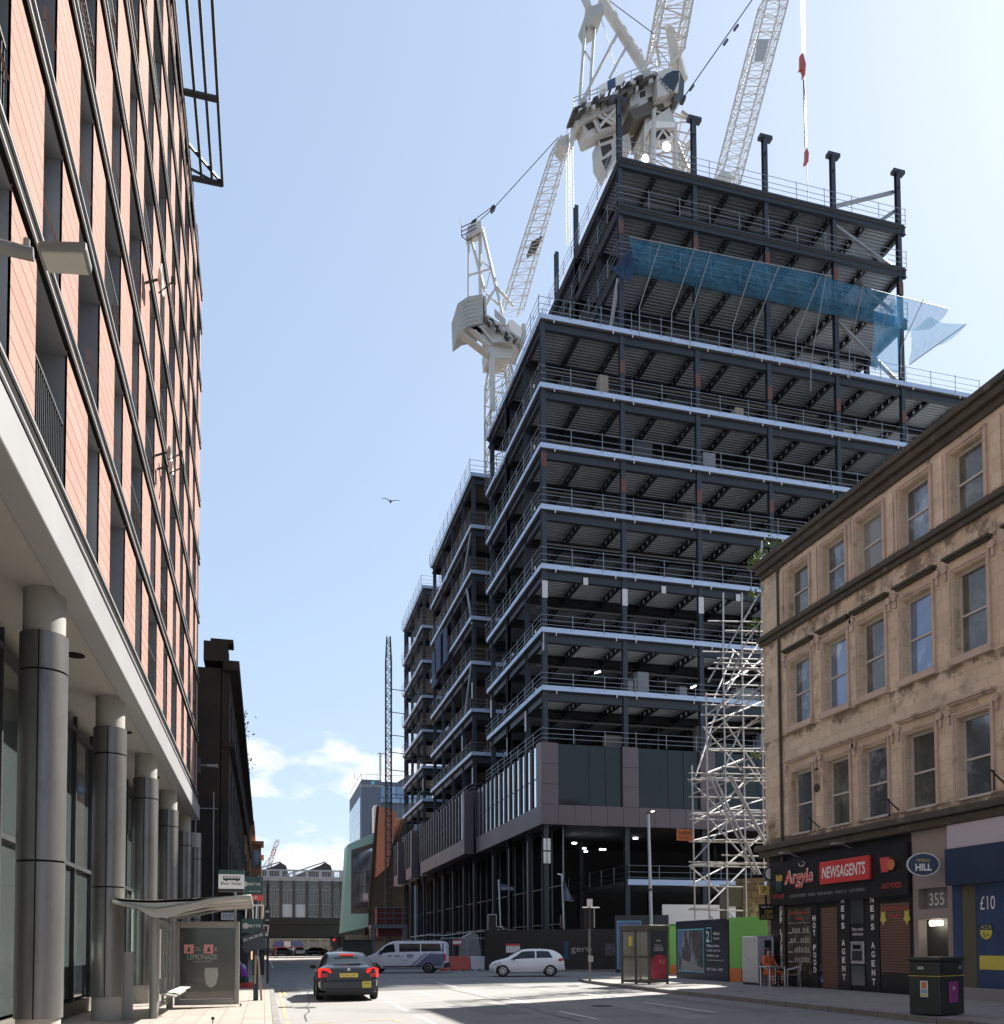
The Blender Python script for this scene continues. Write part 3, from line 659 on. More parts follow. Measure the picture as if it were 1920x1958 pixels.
def clad_left(X,ya,yb,endface=True):
    s=MB().box(X,X+.9,ya,yb,9.9,11.25)
    s.box(X,X+.9,ya,ya+.95,11.25,15.6)
    s=s.build('cladding','mauve',T)
    f=MB(); g=MB(); y=ya+.95; i=0
    while y<yb-.6:
        g.box(X+.08,X+.12,y,y+1.0,11.25,15.45); f.box(X-.03,X+.5,y+1.0,y+1.42,11.251,15.5); y+=1.42; i+=1
    g.build('window','glassm',T); f.build('cladding_fin','fin',T)
    fr=MB(); y=ya+.95
    while y<yb-.6: fr.box(X+.05,X+.079,y,y+1.0,13.2,13.26); y+=1.42
    fr.build('window_frame','frame',T)
clad_left(18.12,YF-.048,76.6); clad_left(17.25,77.5,100.5); clad_left(17.05,106,110.5); clad_left(17.15,118,122)
MB().box(18.3,56,YF-.04,122,9.95,10.15).build('soffit_panel','inner',T)
g=MB().box(20.1,20.15,YF+.8,121,0,9.9); g.build('lobby_glazing','glassg',T)
f=MB(); y=YF+.8
while y<121: f.box(20.0,20.09,y,y+.08,0,9.9); y+=2.45
for z in (3.1,5.8): f.box(20.02,20.095,YF+.8,121,z,z+.08)
f.build('mullion_frame','tgrey',T)
for y in (62,67.1,72.2,79.3,83.7,88.7,93.9,99,106,110.3): MB().box(18.42,18.5,y-.30,y-.24,.1,9.2).build('downpipe','galv',T)
MB().box(24.6,56,YF+.05,70,5.9,6.15).build('mezzanine_slab','slab',T); MB().box(24.5,56,YF-.06,YF+.04,5.85,6.25).build('edge_trim','edge',T)
r=MB(); rail(r,[(24.5,YF),(56,YF)],6.2,1.05); rail(r,[(24.5,YF),(24.5,70)],6.2,1.05); r.build('guard_rail','galv',T)
MB().box(20.2,56,72.6,72.9,0,15.3).build('added_dark_wall','inner',T)  # near-black wall added to close off the podium interior and keep it dark
for (x,y,w) in ((1118,1622,6),(1121,1628,6),(1153,1624,13),(1216,1603,9),(1099,1612,9)):
    p=onY(x,y,63); MB().box(p.x-w*.018,p.x+w*.018,63,63.15,p.z-.05,p.z+.05).build('strip_light','litc',T)
for (x,y) in ((1138,1287),(1322,1315)):
    p=onY(x,y,59.5); MB().bar(p,p+Vector((.5,.3,.25)),.1).build('strip_light','litc',T)
sg=MB().box(XC[0]-.3,XC[0]+.3,YF-.02,YF+.03,7.2,9.0).build('number_board','hoard',T)
nm=MB()
for i in (0,1):
    for j in (0,1): nm.box(XC[0]-.25+.28*i,XC[0]-.03+.28*i,YF-.04,YF-.025,7.25+.9*j,8.05+.9*j)
nm.build('white_plate','whiteb',sg)
# debris nets
def zz(x,y): return (1100+x/2.441,260+y/2.441)
def zn(x,y): return (1560+x/4.625,340+y/4.625)
def net(top,bot,yt,yb,m,label,nu=24,nv=5,sag=.35):
    def cv(l,u):
        t=u*(len(l)-1); i=min(int(t),len(l)-2); t-=i; return (l[i][0]*(1-t)+l[i+1][0]*t,l[i][1]*(1-t)+l[i+1][1]*t)
    def fn(u,v):
        a=cv(top,u); b=cv(bot,u); Y=yt+(yb-yt)*v; p=onY(a[0]*(1-v)+b[0]*v,a[1]*(1-v)+b[1]*v,Y)
        p.z-=sag*math.sin(math.pi*v)*(1+.4*math.sin(u*23)); p.y-=.25*math.sin(u*31+v*5)*math.sin(math.pi*v); return p
    return one('debris_net',MB().grid(fn,nu,nv),m,label,'debris net',group='debris nets on the tower')
net([zz(250,475),zz(560,530),zz(880,590),zz(1200,660)],[zz(280,650),zz(570,705),zz(900,770),zz(1110,815)],54.9,57.2,'net','long blue debris net slung across the front of the upper tower floors')
net([zn(0,860),zn(300,940),zn(520,985),zn(700,1040)],[zn(0,1190),zn(200,1220),zn(400,1260),zn(690,1320)],54.9,57.2,'net','blue debris net stretched before the last bay of the tower front',16)
net([zn(700,1040),zn(950,1090),zn(1180,1160)],[zn(690,1310),zn(820,1360),zn(1000,1340)],55.5,57.2,'netp','pale blue net fanning out at the upper right corner of the tower',12)
net([zn(840,1370),zn(1000,1225),zn(1120,1285),zn(1330,1295)],[zn(830,1640),zn(900,1600),zn(1000,1530),zn(1160,1435)],57.5,60,'netp','light blue net hanging like a sail beyond the tower right corner',14)
net([zz(250,520),zz(275,600)],[zz(165,615),zz(255,690)],56.5,57,'netd','navy scrap of netting tied to the left end of the long blue net',4,3)
net([zz(1390,830),zz(1510,760)],[zz(1380,1090),zz(1510,1110)],57.0,57.3,'netp','small triangle of blue net low in the right corner bay of the tower',4,3)
po=MB()
for (a,b,c,d) in ((400,490,300,800),(560,520,450,830),(635,535,535,850),(835,585,735,890),(950,610,835,900),(1145,655,1030,935),(1345,700,1280,1000),(1625,765,1520,990),(1170,655,1100,1060),(1480,770,1400,960)):
    po.tube(onY(*zz(a,b),54.8),onY(*zz(c,d),57.1),.035,5)
    po.tube(onY(*zz(c,d),57.1),onY(zz(c,d)[0],zz(c,d)[1]+55,57.1),.035,5)
po.tube(onY(*zz(250,470),54.8),onY(*zz(1200,655),54.8),.03,5); po.tube(onY(*zz(1380,715),54.8),onY(*zn(1180,1160),55.5),.03,5); po.tube(onY(*zn(830,1650),57.4),onY(*zn(1330,1295),60),.05,5)
one('net_outrigger',po,'galv','slanting scaffold poles that hold out the blue debris nets','scaffold poles')
bs=MB(); 
for a,b,c,d in ((834,1225,850,1270),(828,1250,836,1310),(845,1215,858,1262)):
    p=onX(a,b,X0-.2);q=onX(c,d,X0-.2); bs.poly([(X0-.35,p.y,p.z),(X0-.35,q.y,p.z-.3),(X0-.35,q.y,q.z),(X0-.35,p.y,q.z+.3)])
one('debris_sheet',bs,'netd','dark blue sheeting hung on the street side of the steel frame','debris net')
# ================================================================ RIGHT SANDSTONE TENEMENT
XR=18.6
T=thing('sandstone_tenement','weathered sandstone tenement with sash windows above the newsagent and betting shop','tenement',(24,22,0))
YE=30.15; YN=-6; HT=16.0
WY=[(27.12,28.36),(25.08,26.28),(23.22,24.42),(21.2,22.38),(19.18,20.32),(17.1,18.25),(15.0,16.2),(12.9,14.1)]
WZ=[(5.62,7.9,3),(9.6,12.0,2),(13.62,15.4,1)]
w=MB(); rects=[(YE-b,YE-a,z0-4.95,z1-4.95) for a,b in WY for z0,z1,_ in WZ]
wall_open(w,(XR,YE,4.95),(0,-1,0),YE-YN,HT-4.95,rects,.32)
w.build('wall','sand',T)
MB().box(XR+.33,XR+13,YN,YE-.34,0,HT-.1).build('inner_wall','inner',T)
MB().box(XR+.001,XR+13,YE-.32,YE,0,HT).build('gable_wall','sandr',T)
MB().box(XR+.4,XR+13,YN,YE,HT,HT+.25).build('roof','jet',T)
c=MB()
for z0,z1,d in ((HT-.02,HT+.22,.24),(HT+.22,HT+.42,.34),(HT-.25,HT-.02,.1)): c.box(XR-d,XR+.39,YN,YE+d*.3,z0,z1)
c.build('roof_cornice','sandd',T,bevel=.03)
c=MB().box(XR-.22,XR-.001,YN,YE+.12,13.32,13.5).box(XR-.13,XR-.001,YN,YE+.08,13.14,13.31); c.build('string_course','sandd',T,bevel=.03)
c=MB().box(XR-.40,XR-.001,YN,YE+.25,5.2,5.4).box(XR-.26,XR-.001,YN,YE+.16,4.95,5.19); c.build('shop_cornice','sandd',T,bevel=.03)
pl=MB()
for a,b in [(28.36,YE-.35)]+[(WY[i+1][1]+0,WY[i][0]) for i in range(7)]:
    if b-a<.5: continue
    MB().box(XR-.045,XR-.0005,a+.30,b-.30 if b<28.4 else b-.1,13.62,15.55).build('pilaster_panel','sand',T)
rng=random.Random(3)
for i,(a,b) in enumerate(WY):
    for z0,z1,row in WZ:
        f=MB(); t=.16
        for k,(q,d) in enumerate(((0,.07),(.07,.035))):
            f.box(XR-d,XR+.02,a-t+q,a-t+q+.07,z0-.001*k,z1+t-q); f.box(XR-d,XR+.02,b+t-q-.07,b+t-q,z0-.001*k,z1+t-q); f.box(XR-d,XR+.02,a-t+q+.0705,b+t-q-.0705,z1+t-q-.07,z1+t-q)
        w=f.build('window','sandm',T)
        if row!=1:
            h=MB().box(XR-.2,XR-.001,a-.26,b+.26,z1+.44,z1+.51).box(XR-.13,XR-.001,a-.2,b+.2,z1+.38,z1+.439); h.build('window_hood','sandd' if row==2 else 'sandm',w)
            for yy in (a-.28,b+.28): MB().lathe([(.11,0),(.11,.12),(.05,.16)],(XR-.11,yy,z1+.22),axis='x',n=12).box(XR-.07,XR-.001,yy-.05,yy+.05,z1-.1,z1+.2).build('console','sandm',w)
        if row==2: MB().box(XR-.14,XR+.02,a-.2,b+.2,z0-.2,z0).build('window_sill','sandm',w)
        if row==3: MB().box(XR-.03,XR+.22,a,b,z0-.02,z0+.05).build('window_sill','sash',w)
        s=MB(); xs=XR+.2; mid=z0+(z1-z0)*.47
        for yy in (a,b-.06): s.box(xs,xs+.06,yy,yy+.06,z0,z1)
        s.box(xs,xs+.06,a+.06,b-.06,z1-.07,z1).box(xs,xs+.06,a+.06,b-.06,z0,z0+.08).box(xs-.02,xs+.04,a+.06,b-.06,mid,mid+.06)
        s.build('sash_frame','sash',w)
        g=MB().poly([(xs+.03,b-.05,z0+.05),(xs+.03,a+.05,z0+.05),(xs+.03,a+.05,mid),(xs+.03,b-.05,mid)]); g.poly([(xs+.045,b-.05,mid),(xs+.045+rng.uniform(-.01,.01),a+.05,mid),(xs+.045,a+.05,z1-.03),(xs+.045,b-.05,z1-.03)])
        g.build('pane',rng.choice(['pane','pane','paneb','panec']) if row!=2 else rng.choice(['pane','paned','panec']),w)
        if rng.random()<.45: dz=rng.uniform(.25,.8)*(z1-z0); MB().box(xs+.10,xs+.11,a+.08,b-.08,z1-dz,z1-.05).build('blind','paneb',w)
MB().tube((XR-.07,28.95,.2),(XR-.07,28.95,15.9),.055,8).build('downpipe','sandd',T)
for y,z in ((26.75,5.6),(22.75,5.6),(18.75,5.7)): MB().bar((XR,y,z+.1),(XR-.45,y,z+.45),.035).bar((XR-.35,y,z-.1),(XR-.35,y,z+.45),.035).build('flag_bracket','craned',T)
ro=MB().lathe([(.12,0),(.16,.03),(.05,.08)],(XR-.08,26.8,7.1),axis='x',n=10); ro.lathe([(.06,0),(.03,.06)],(XR-.06,26.8,7.75),axis='x',n=8); ro.build('tie_plate','craned',T)
RY=(0,-1,0); UZ=(0,0,1)
# ground floor: newsagent
MB().box(XR-.02,XR+.3,22.2,29.9,.1,4.95).build('shop_wall','signblk',T)
sf=MB().box(XR-.16,XR-.021,22.25,29.62,3.1,4.68).build('shop_fascia','signblk',T)
text('Argyle',(XR-.16,27.8,3.98),RY,UZ,1.75,.66,'redl',sf,.05,bold=.012,shear=.15)
text('Argyle',(XR-.16,27.77,4.0),RY,UZ,1.75,.66,'white',sf,.03,bold=.035,shear=.15)
rs=MB().box(XR-.27,XR-.161,23.85,26.42,3.68,4.44).build('red_sign','signred',T,bevel=.02)
text('NEWSAGENTS',(XR-.27,25.13,4.06),RY,UZ,2.25,.40,'white',rs,.012,bold=.02,shear=.12)
text('HOT FOOD',(XR-.16,22.95,3.42),RY,UZ,.85,.17,'redl',sf,.012)
text('OFF SALES',(XR-.16,29.1,3.42),RY,UZ,.75,.16,'redl',sf,.012)
text('CONFECTIONERY   PAPERS   NEWS & MAGS   TOBACCO   SOFT DRINKS',(XR-.16,26.3,3.38),RY,UZ,4.2,.10,'framel',sf,.010)
ch=MB().box(XR-.2,XR-.161,28.85,29.2,3.6,3.98); ch.build('green_carton','darkgrn',sf); fr=MB()
for i in range(4): fr.bar((XR-.18,28.88+i*.09,3.98),(XR-.18,28.84+i*.11,4.18+.04*(i%2)),.05)
fr.build('painted_chips','gold',sf)
cu=MB().prism([(XR-.2,23.35,3.85),(XR-.2,23.05,3.85),(XR-.2,22.98,4.3),(XR-.2,23.42,4.3)],(.039,0,0)); cu.build('painted_cup','redl',sf)
MB().lathe([(.17,0),(.17,.03)],(XR-.22,22.9,4.05),axis='x',n=16).build('painted_bun','orange',sf)
sm=MB(); sm.path([(XR-.165,27.6+.2*math.cos(t),4.55+.13*math.sin(t)) for t in [math.pi+i*math.pi/8 for i in range(9)]],.012); sm.box(XR-.17,XR-.161,27.52,27.55,4.56,4.6); sm.build('smile_mark','white',sf)
def vtext(s,y,ztop,zbot,par,h=.2,w=.17):
    n=len(s); st=(ztop-zbot)/(n-1)
    for i,ch in enumerate(s):
        if ch!=' ': text(ch,(XR-.055,y,ztop-i*st),RY,UZ,w*(.35 if ch=='I' else 1),h,'white',par,.006,bold=.03)
pns=[MB().box(XR-.05,XR-.021,a,b,.12,3.05).build('shopfront_panel','signblk',T) for a,b in ((28.8,29.5),(26.9,27.25),(25.15,25.8),(23.7,24.35))]
vtext('OFF LICENCE',29.12,2.95,.85,pns[0]); vtext('HOT FOOD',27.08,2.55,.75,pns[1]); vtext('NEWS AGENT',25.48,3.1,.55,pns[2]); vtext('NEWS AGENT',24.0,3.05,.45,pns[3])
MB().box(XR-.04,XR-.022,27.3,28.75,.55,2.95).build('shop_window','dimgl',T)
sh=MB()
for z in (1.0,1.35,1.7,2.05,2.4): sh.box(XR-.05,XR-.041,27.35,28.7,z,z+.02)
for z in (1.02,1.37,1.72,2.07):
    for i in range(9): 
        if rng.random()<.75: sh.box(XR-.049,XR-.041,27.45+i*.13,27.52+i*.13,z,z+.13+.06*rng.random())
shp=sh.build('shelf_display','framel',T)
sl=MB()
for z in (1.0,1.35,1.7,2.05): sl.box(XR-.055,XR-.051,28.45,28.68,z-.01,z+.03)
sl.build('cream_shelf_edge','sash',shp)  # cream strips on the ends of the shelves
text('Fresh Hot Food Rolls',(XR-.045,28.0,2.78),RY,UZ,1.1,.12,'redl',T,.006); text('Rolls',(XR-.045,28.0,2.58),RY,UZ,.4,.12,'redl',T,.006)
MB().box(XR-.045,XR-.0221,25.82,26.68,.15,2.9).build('roller_shutter','shutter',T)
MB().box(XR-.045,XR-.0221,22.35,23.66,.75,2.9).build('roller_shutter','shutter',T)
MB().box(XR-.05,XR-.0222,22.3,23.66,.14,.72).build('stall_riser','signblk',T)
text('Fresh Morning',(XR-.05,22.95,2.72),RY,UZ,1.15,.15,'redl',T,.006); text('Rolls',(XR-.05,22.95,2.5),RY,UZ,.42,.14,'redl',T,.006)
st=MB()
for y in (23.5,22.45):
    st.poly([(XR-.055,y+.16*math.sin(k*math.pi/5)*(1 if k%2 else .6),2.45+.26*math.cos(k*math.pi/5)*(1 if k%2 else .6)) for k in range(10)])
st.build('yellow_star_sticker','yellow',T)
at=MB().box(XR-.09,XR-.021,24.42,25.08,1.0,1.72).build('cash_machine','alu',T,bevel=.01)
MB().box(XR-.095,XR-.0905,24.5,25.0,1.1,1.42).build('keypad_recess','tdark',at); MB().box(XR-.095,XR-.0905,24.55,24.95,1.48,1.62).build('screen','carglass',at)
MB().box(XR-.07,XR-.021,24.42,25.08,2.3,3.1).build('frosted_panel','bglass',T); MB().box(XR-.07,XR-.021,24.42,25.08,.3,.95).build('frosted_panel','bglass',T)
text('free cash',(XR-.05,24.75,2.13),RY,UZ,.56,.12,'white',T,.006); text('withdrawals',(XR-.05,24.75,1.97),RY,UZ,.56,.10,'white',T,.006)
for y in (27.9,24.9):
    f=MB(); f.bar((XR-.1,y,4.78),(XR-.6,y,4.95),.03); f.box(XR-.8,XR-.5,y-.14,y+.14,4.88,4.94); f.build('sign_floodlight','fascia',T)
# render bay with 355
w=MB(); wall_open(w,(XR-.03,22.2,.1),RY,1.62,4.85,[(.22,1.38,2.55,3.15),(.2,1.36,-.1,2.25)],.3); w.build('entrance_surround','render',T)
MB().box(XR+.2,XR+.25,20.8,22.1,2.6,3.3).build('number_panel','tgrey',T)
text('355',(XR+.2,21.48,2.93),RY,UZ,.58,.36,'white',T,.02)
MB().box(XR+.26,XR+.3,20.75,22.1,.1,2.4).build('entrance_door','tdark',T)
MB().box(XR+.0,XR+.1,21.15,21.6,2.16,2.3).build('entrance_light','lit',T,bevel=.02)
ov=MB(); ov.lathe([(.34,0),(.34,.14)],(0,0,0),axis='x',n=32)
oc=Vector((XR-.6,21.15,3.88)); th=rad(22)
def ovt(v,sx=1): # oval blade sign angled towards the street
    a=v[1]*1.25; b=v[2]; d=v[0]
    return (oc.x+d*math.cos(th)*1-a*0.85, oc.y-d*1.0*.9-a*.35, oc.z+b)
dd=Vector((-.38,-.92,0)).normalized(); rr=Vector((.92,-.38,0)).normalized()
def oval(r,d0,d1):
    mb=MB(); k=[]
    for d in (d0,d1):
        for i in range(36):
            t=2*math.pi*i/36; p=oc+dd*d+rr*(r*1.35*math.cos(t))+Vector((0,0,r*math.sin(t))); mb.v.append(tuple(p))
    mb.f=[tuple(range(36)),tuple(range(36,72))[::-1]]+[(i,36+i,36+(i+1)%36,(i+1)%36) for i in range(36)]
    return mb
os_=oval(.32,0,.16).build('oval_sign','navy',T); oval(.33,.15,.165).build('sign_rim','white',os_); oval(.305,.166,.17).build('sign_face','navy',os_)
text('HILL',oc+dd*.17+Vector((0,0,-.08)),rr,UZ,.44,.2,'white',os_,.008,bold=.04); text('William',oc+dd*.17+Vector((0,0,.12)),rr,UZ,.36,.1,'gold',os_,.008,shear=.3)
MB().tube((XR,21.2,3.9),(XR-.5,21.15,3.9),.04).build('sign_arm','frame',os_)
# betting shop
MB().box(XR-.1,XR+.3,YN,20.55,.1,4.94).build('shop_wall','tgrey',T)
MB().box(XR-.2,XR-.1005,YN,20.6,4.28,4.94).build('blank_fascia','lav',T)
MB().box(XR-.34,XR-.1005,YN,20.55,3.25,4.26).build('navy_fascia','navy',T)
MB().box(XR-.12,XR-.1005,20.2,20.55,.1,3.24).build('door_pilaster','bluegl',T)
MB().box(XR-.12,XR-.1005,19.72,20.19,.45,3.24).build('blind','olive',T)
ps=MB().box(XR-.12,XR-.1005,18.2,19.71,.45,3.24).build('window_poster','bluegl',T)
text('£10',(XR-.12,19.3,2.72),RY,UZ,.5,.36,'white',ps,.006); 
a=MB().lathe([(.2,0),(.2,.012)],(XR-.135,19.37,1.95),axis='x',n=24).build('acca_badge','yellow',ps); MB().box(XR-.137,XR-.1355,19.15,19.6,2.0,2.16).build('badge_band','navy',a)
text('ACCA',(XR-.137,19.36,2.08),RY,UZ,.36,.1,'yellow',a,.004); text('5+',(XR-.136,19.36,1.86),RY,UZ,.22,.14,'navy',a,.005)
MB().box(XR-.13,XR-.1205,18.3,19.62,.95,1.32).build('yellow_strip','yellow',ps)
MB().box(XR-.2,XR-.1005,YN,20.55,.1,.45).build('stall_riser','fascia',T)
pm=MB(); 
for y,z,r in ((30.3,16.5,.16),(29.9,16.6,.15),(30.35,15.3,.16),(30.4,14.2,.14),(30.45,9.0,.12),(29.2,16.8,.2)): leaves(pm,(XR-.2,y,z),r,34,.07)
for i in range(7): pm.tube((XR-.1,30.1,16.4),(XR-.5+.1*i,30.4,16.6+.1*i),.012)
one('wall_plant',pm,'leaf','buddleia sprouting from the far end of the sandstone tenement roof cornice','plant')
# wall stub beside the gable
B=thing('wall_stub','broken rubble wall stub with a dark beam beside the tenement gable','ruined wall',(18.5,31.5,0))
a=onY(1421,1760,33.2); b=onY(1463,1760,33.2); z=onY(1440,1678,33.2).z
MB().prism([(a.x-.12,33.2,.1),(b.x,33.2,.1),(b.x,33.2,z),(a.x+.02,33.2,z-.05),(a.x,33.2,2.2)],(0,.6,0)).build('rubble_pier','sandr',B)
c=onY(1381,1692,33.3); MB().box(c.x,a.x,33.25,33.55,c.z-.9,c.z).box(c.x,c.x+.28,33.26,33.54,.1,c.z-.9).build('concrete_beam','rubb',B)
# blade signs at the corner
def blade(px0,py0,px1,py1,Y,m,name,label,cat='sign'):
    a=onY(px0,py0,Y);b=onY(px1,py1,Y); t=thing(name,label,cat,(a.x,Y,a.z))
    MB().box(a.x,b.x,Y-.03,Y+.03,b.z,a.z).build('sign_panel',m,t); MB().bar(((a.x+b.x)/2,Y,(a.z+b.z)/2),(XR,Y,(a.z+b.z)/2),.03).build('sign_bracket','frame',t)
    return t,(a+b)/2,b.x-a.x,a.z-b.z
t,c,w_,h_=blade(1452,1729,1486,1759,29.75,'signblk','projecting_sign','black OFF LICENCE sign sticking out from the corner of the newsagent')
text('OFF',c+Vector((0,-.032,.0)),(1,0,0),UZ,w_*.45,h_*.26,'gold',t,.004); text('LICENCE',c+Vector((0,-.032,-h_*.3)),(1,0,0),UZ,w_*.85,h_*.24,'gold',t,.004); text('Argyle Hot Spot',c+Vector((0,-.032,h_*.32)),(1,0,0),UZ,w_*.9,h_*.14,'white',t,.004)
t,c,w_,h_=blade(1452,1693,1470,1711,29.8,'gold','parking_sign','small amber payment sign with a letter P above the off licence sign')
text('P',c+Vector((0,-.032,0)),(1,0,0),UZ,w_*.4,h_*.6,'signblk',t,.004)
t=thing('round_sign','round white sign with dark rim projecting at the top of the newsagent corner','sign',(17.9,29.9,4))
a=onY(1473,1671,29.7); MB().lathe([(.26,0),(.26,.1)],(a.x,29.7,a.z),axis='y',n=24).build('sign_rim','navy',t); MB().lathe([(.21,-.01),(.21,.0)],(a.x,29.7,a.z),axis='y',n=24).build('sign_face','whiteb',t); MB().bar((a.x,29.75,a.z),(XR,29.75,a.z),.03).build('sign_bracket','frame',t)
t=thing('ice_cream_sign','round white and navy swing sign with a smaller disc below, standing beside the shop door','sign',(18.1,26.9,.12))
a=onY(1581,1854,26.7); b=onY(1578,1875,26.7)
for c_,r_,m_ in ((a,.25,'navy'),(b,.19,'navy')): MB().lathe([(r_,0),(r_,.07)],c_,axis='y',n=24).build('sign_rim',m_,t)
for c_,r_ in ((a,.19),(b,.14)): MB().lathe([(r_,-.012),(r_,0)],c_,axis='y',n=24).build('sign_disc','whiteb',t)
text('PLAY',b+Vector((0,-.013,.03)),(1,0,0),UZ,.17,.05,'navy',t,.004); text('HERE',b+Vector((0,-.013,-.04)),(1,0,0),UZ,.17,.05,'navy',t,.004)
MB().bar(a+Vector((-.05,-.013,.04)),a+Vector((.03,-.013,-.02)),.05,.012).build('blue_mark','bluegl',t); MB().lathe([(.2,.0),(.2,.05)],(a.x,26.74,.13),n=16).build('sign_base','signblk',t); MB().tube((a.x,26.75,.13),(a.x,26.75,a.z),.025).build('sign_stem','frame',t)
# ================================================================ SCAFFOLD
T=thing('scaffold_tower','tall buttress of bright scaffold tubes propping the tenement gable','scaffolding',(18.5,33,0))
Z7=lambda x,y:(1300+x/4.625,1380+y/4.625)
def tb(p,q,Y0,Y1=None,r=.034,nm='scaffold_tube'):
    a=onY(*Z7(*p),Y0); b=onY(*Z7(*q),Y1 or Y0); MB().tube(a,b,r,6).build(nm,'scaf',T)
for Y,dx in ((32.2,0),(34.0,14)):
    tb((108,385),(135,1750),Y,nm='standard'); tb((232,-260),(262,1750),Y,nm='standard'); tb((385,-520),(425,1750),Y,nm='standard'); tb((550,-700),(590,1750),Y,nm='standard'); tb((720,-900),(745,1300),Y,nm='standard')
for y in (50,255,400,455,515,665,775,820,862,1060,1180,1240,1275,1450,1660):
    x0=80 if y>=430 else 235; tb((x0 if y not in (400,775,1180) else 370,y),(770 if y<1340 else 560,y+12),32.15,nm='ledger')
    if y in (255,515,820,1060,1275,1660): tb((x0+20,y-12),(775 if y<1340 else 560,y-18),34.0,nm='ledger')
for y,x0 in ((-60,190),(-150,200),(-240,235),(-330,380),(-420,380),(-520,300),(-620,200),(-700,550)):
    tb((x0,y),(760,y+14),32.15,nm='ledger')
tb((385,-1140),(385,-500),32.2,nm='standard'); tb((550,-1140),(550,-690),32.2,nm='standard'); tb((725,-1600),(725,-880),32.2,nm='standard')
for y,x0 in ((-890,250),(-805,400),(-640,560),(-560,330),(-480,410),(-470,250)): tb((x0,y),(760,y+10),32.15,nm='ledger')
for p,q in (((700,-1130),(250,-350)),((720,-900),(550,-640)),((460,-640),(720,-420)),((580,-760),(740,-900)),((300,-200),(480,-620)),((330,-100),(760,-470)),((240,-60),(560,-300)),((560,-420),(740,-560)),((255,120),(700,-250)),((560,60),(760,-80)),((100,560),(420,440)),((120,900),(440,690)),((255,980),(600,760)),((600,900),(760,1010)),((420,1260),(740,1000)),((130,1420),(420,1270))): tb(p,q,32.25,32.25 if random.random()<.6 else 33.8,nm='brace')
for p,q in (((205,45),(545,430)),((405,10),(770,560)),((70,505),(410,840)),((265,860),(545,1170)),((90,1280),(380,1535)),((600,380),(760,600)),((430,1040),(700,1350)),((265,1720),(300,1750)),((430,1680),(480,1740)),
            ((125,1225),(580,720)),((250,1620),(580,1290)),((250,790),(680,480)),((425,680),(560,540)),((590,1120),(760,950)),((100,640),(760,420)),((120,1050),(760,890)),((245,220),(760,-40)),((120,515),(760,270)),((130,860),(760,680)),((245,450),(560,330)),
            ((140,480),(310,-50)),((370,490),(545,40)),((140,480),(240,180)),((310,-20),(560,-640)),((420,-280),(700,-700)),((410,-120),(760,-330)),((250,20),(760,-190)),((400,-330),(760,-560))):
    tb(p,q,32.25,33.9 if random.random()<.4 else 32.25,nm='brace')
for p,q in (((262,480),(665,1350)),((300,480),(710,1350)),((432,480),(745,1060)),((455,480),(770,1090)),((590,1060),(700,1350))): tb(p,q,31.9,r=.05,nm='raking_shore')
t=thing('scaffold_sign','orange scaffold contractor sign tied to the left edge of the scaffold','sign',(17,32,5))
a=onY(1294,1585,31.95);b=onY(1324,1608,31.95); MB().box(a.x,b.x,31.93,31.98,b.z,a.z).build('sign_panel','orange',t,bevel=.02)
c=(a+b)/2; text('Scaffold',c+Vector((0,-.022,.09)),(1,0,0),UZ,(b.x-a.x)*.8,.15,'signblk',t,.003); text('the first choice',c+Vector((0,-.022,-.12)),(1,0,0),UZ,(b.x-a.x)*.7,.09,'signblk',t,.003)
# ================================================================ HOARDINGS
PV=.12
def panel(name,label,p,q,z0,z1,m,th=.08,cat='hoarding'):
    t=thing(name,label,cat,((p[0]+q[0])/2,(p[1]+q[1])/2,z0))
    p=Vector((*p,0));q=Vector((*q,0)); d=(q-p).normalized(); MB().bar(p+Vector((0,0,(z0+z1)/2)),q+Vector((0,0,(z0+z1)/2)),th,z1-z0).build('board',m,t); n=d.cross(Vector((0,0,1))); return t,p,q,d,n*(th/2+.004)
def onp(t,p,d,n,u0,u1,z0,z1,m,nm,lift=.0): 
    o=p+n+n.normalized()*lift; return MB().poly([o+d*u0+Vector((0,0,z0)),o+d*u1+Vector((0,0,z0)),o+d*u1+Vector((0,0,z1)),o+d*u0+Vector((0,0,z1))]).build(nm,m,t)
t,p,q,d,n=panel('site_hoarding','long near-black hoarding along the street in front of the tower lobby',(13.6,55.2),(21.6,51.6),.1,2.65,'hoard')
text('gero',p+n+d*6.2+Vector((0,0,1.3)),d,UZ,1.3,.4,'framel',t,.004); onp(t,p,d,n,7.7,8.4,1.0,1.75,'pic','poster'); onp(t,p,d,n,5.1,5.4,.75,1.9,'bluegl','notice'); onp(t,p,d,n,1.4,2.3,1.2,1.75,'whiteb','safety_notice')
bw=onp(t,p,d,n,1.4,2.3,1.62,1.75,'redl','notice_header',.004)
t,p,q,d,n=panel('picture_hoarding','dark navy hoarding with a blue skyscraper picture behind the phone box',(18.9,46.2),(21.6,45.0),.1,3.3,'hoardn')
onp(t,p,d,n,.1,1.45,.3,3.0,'cyan','picture_border'); onp(t,p,d,n,.16,1.39,.36,2.94,'picblue','picture',.004); onp(t,p,d,n,.3,.31,.4,.41,'pic','x',.005)
MB().poly([p+n*1.15+d*.3+Vector((0,0,.4)),p+n*1.15+d*1.2+Vector((0,0,.4)),p+n*1.15+d*1.1+Vector((0,0,1.5)),p+n*1.15+d*.72+Vector((0,0,2.7))]).build('painted_tower','navy',t)
t,p,q,d,n=panel('green_hoarding','short green hoarding panel with orange foot between the phone box and picture boards',(20.9,44.9),(21.1,41.6),.1,2.75,'green')
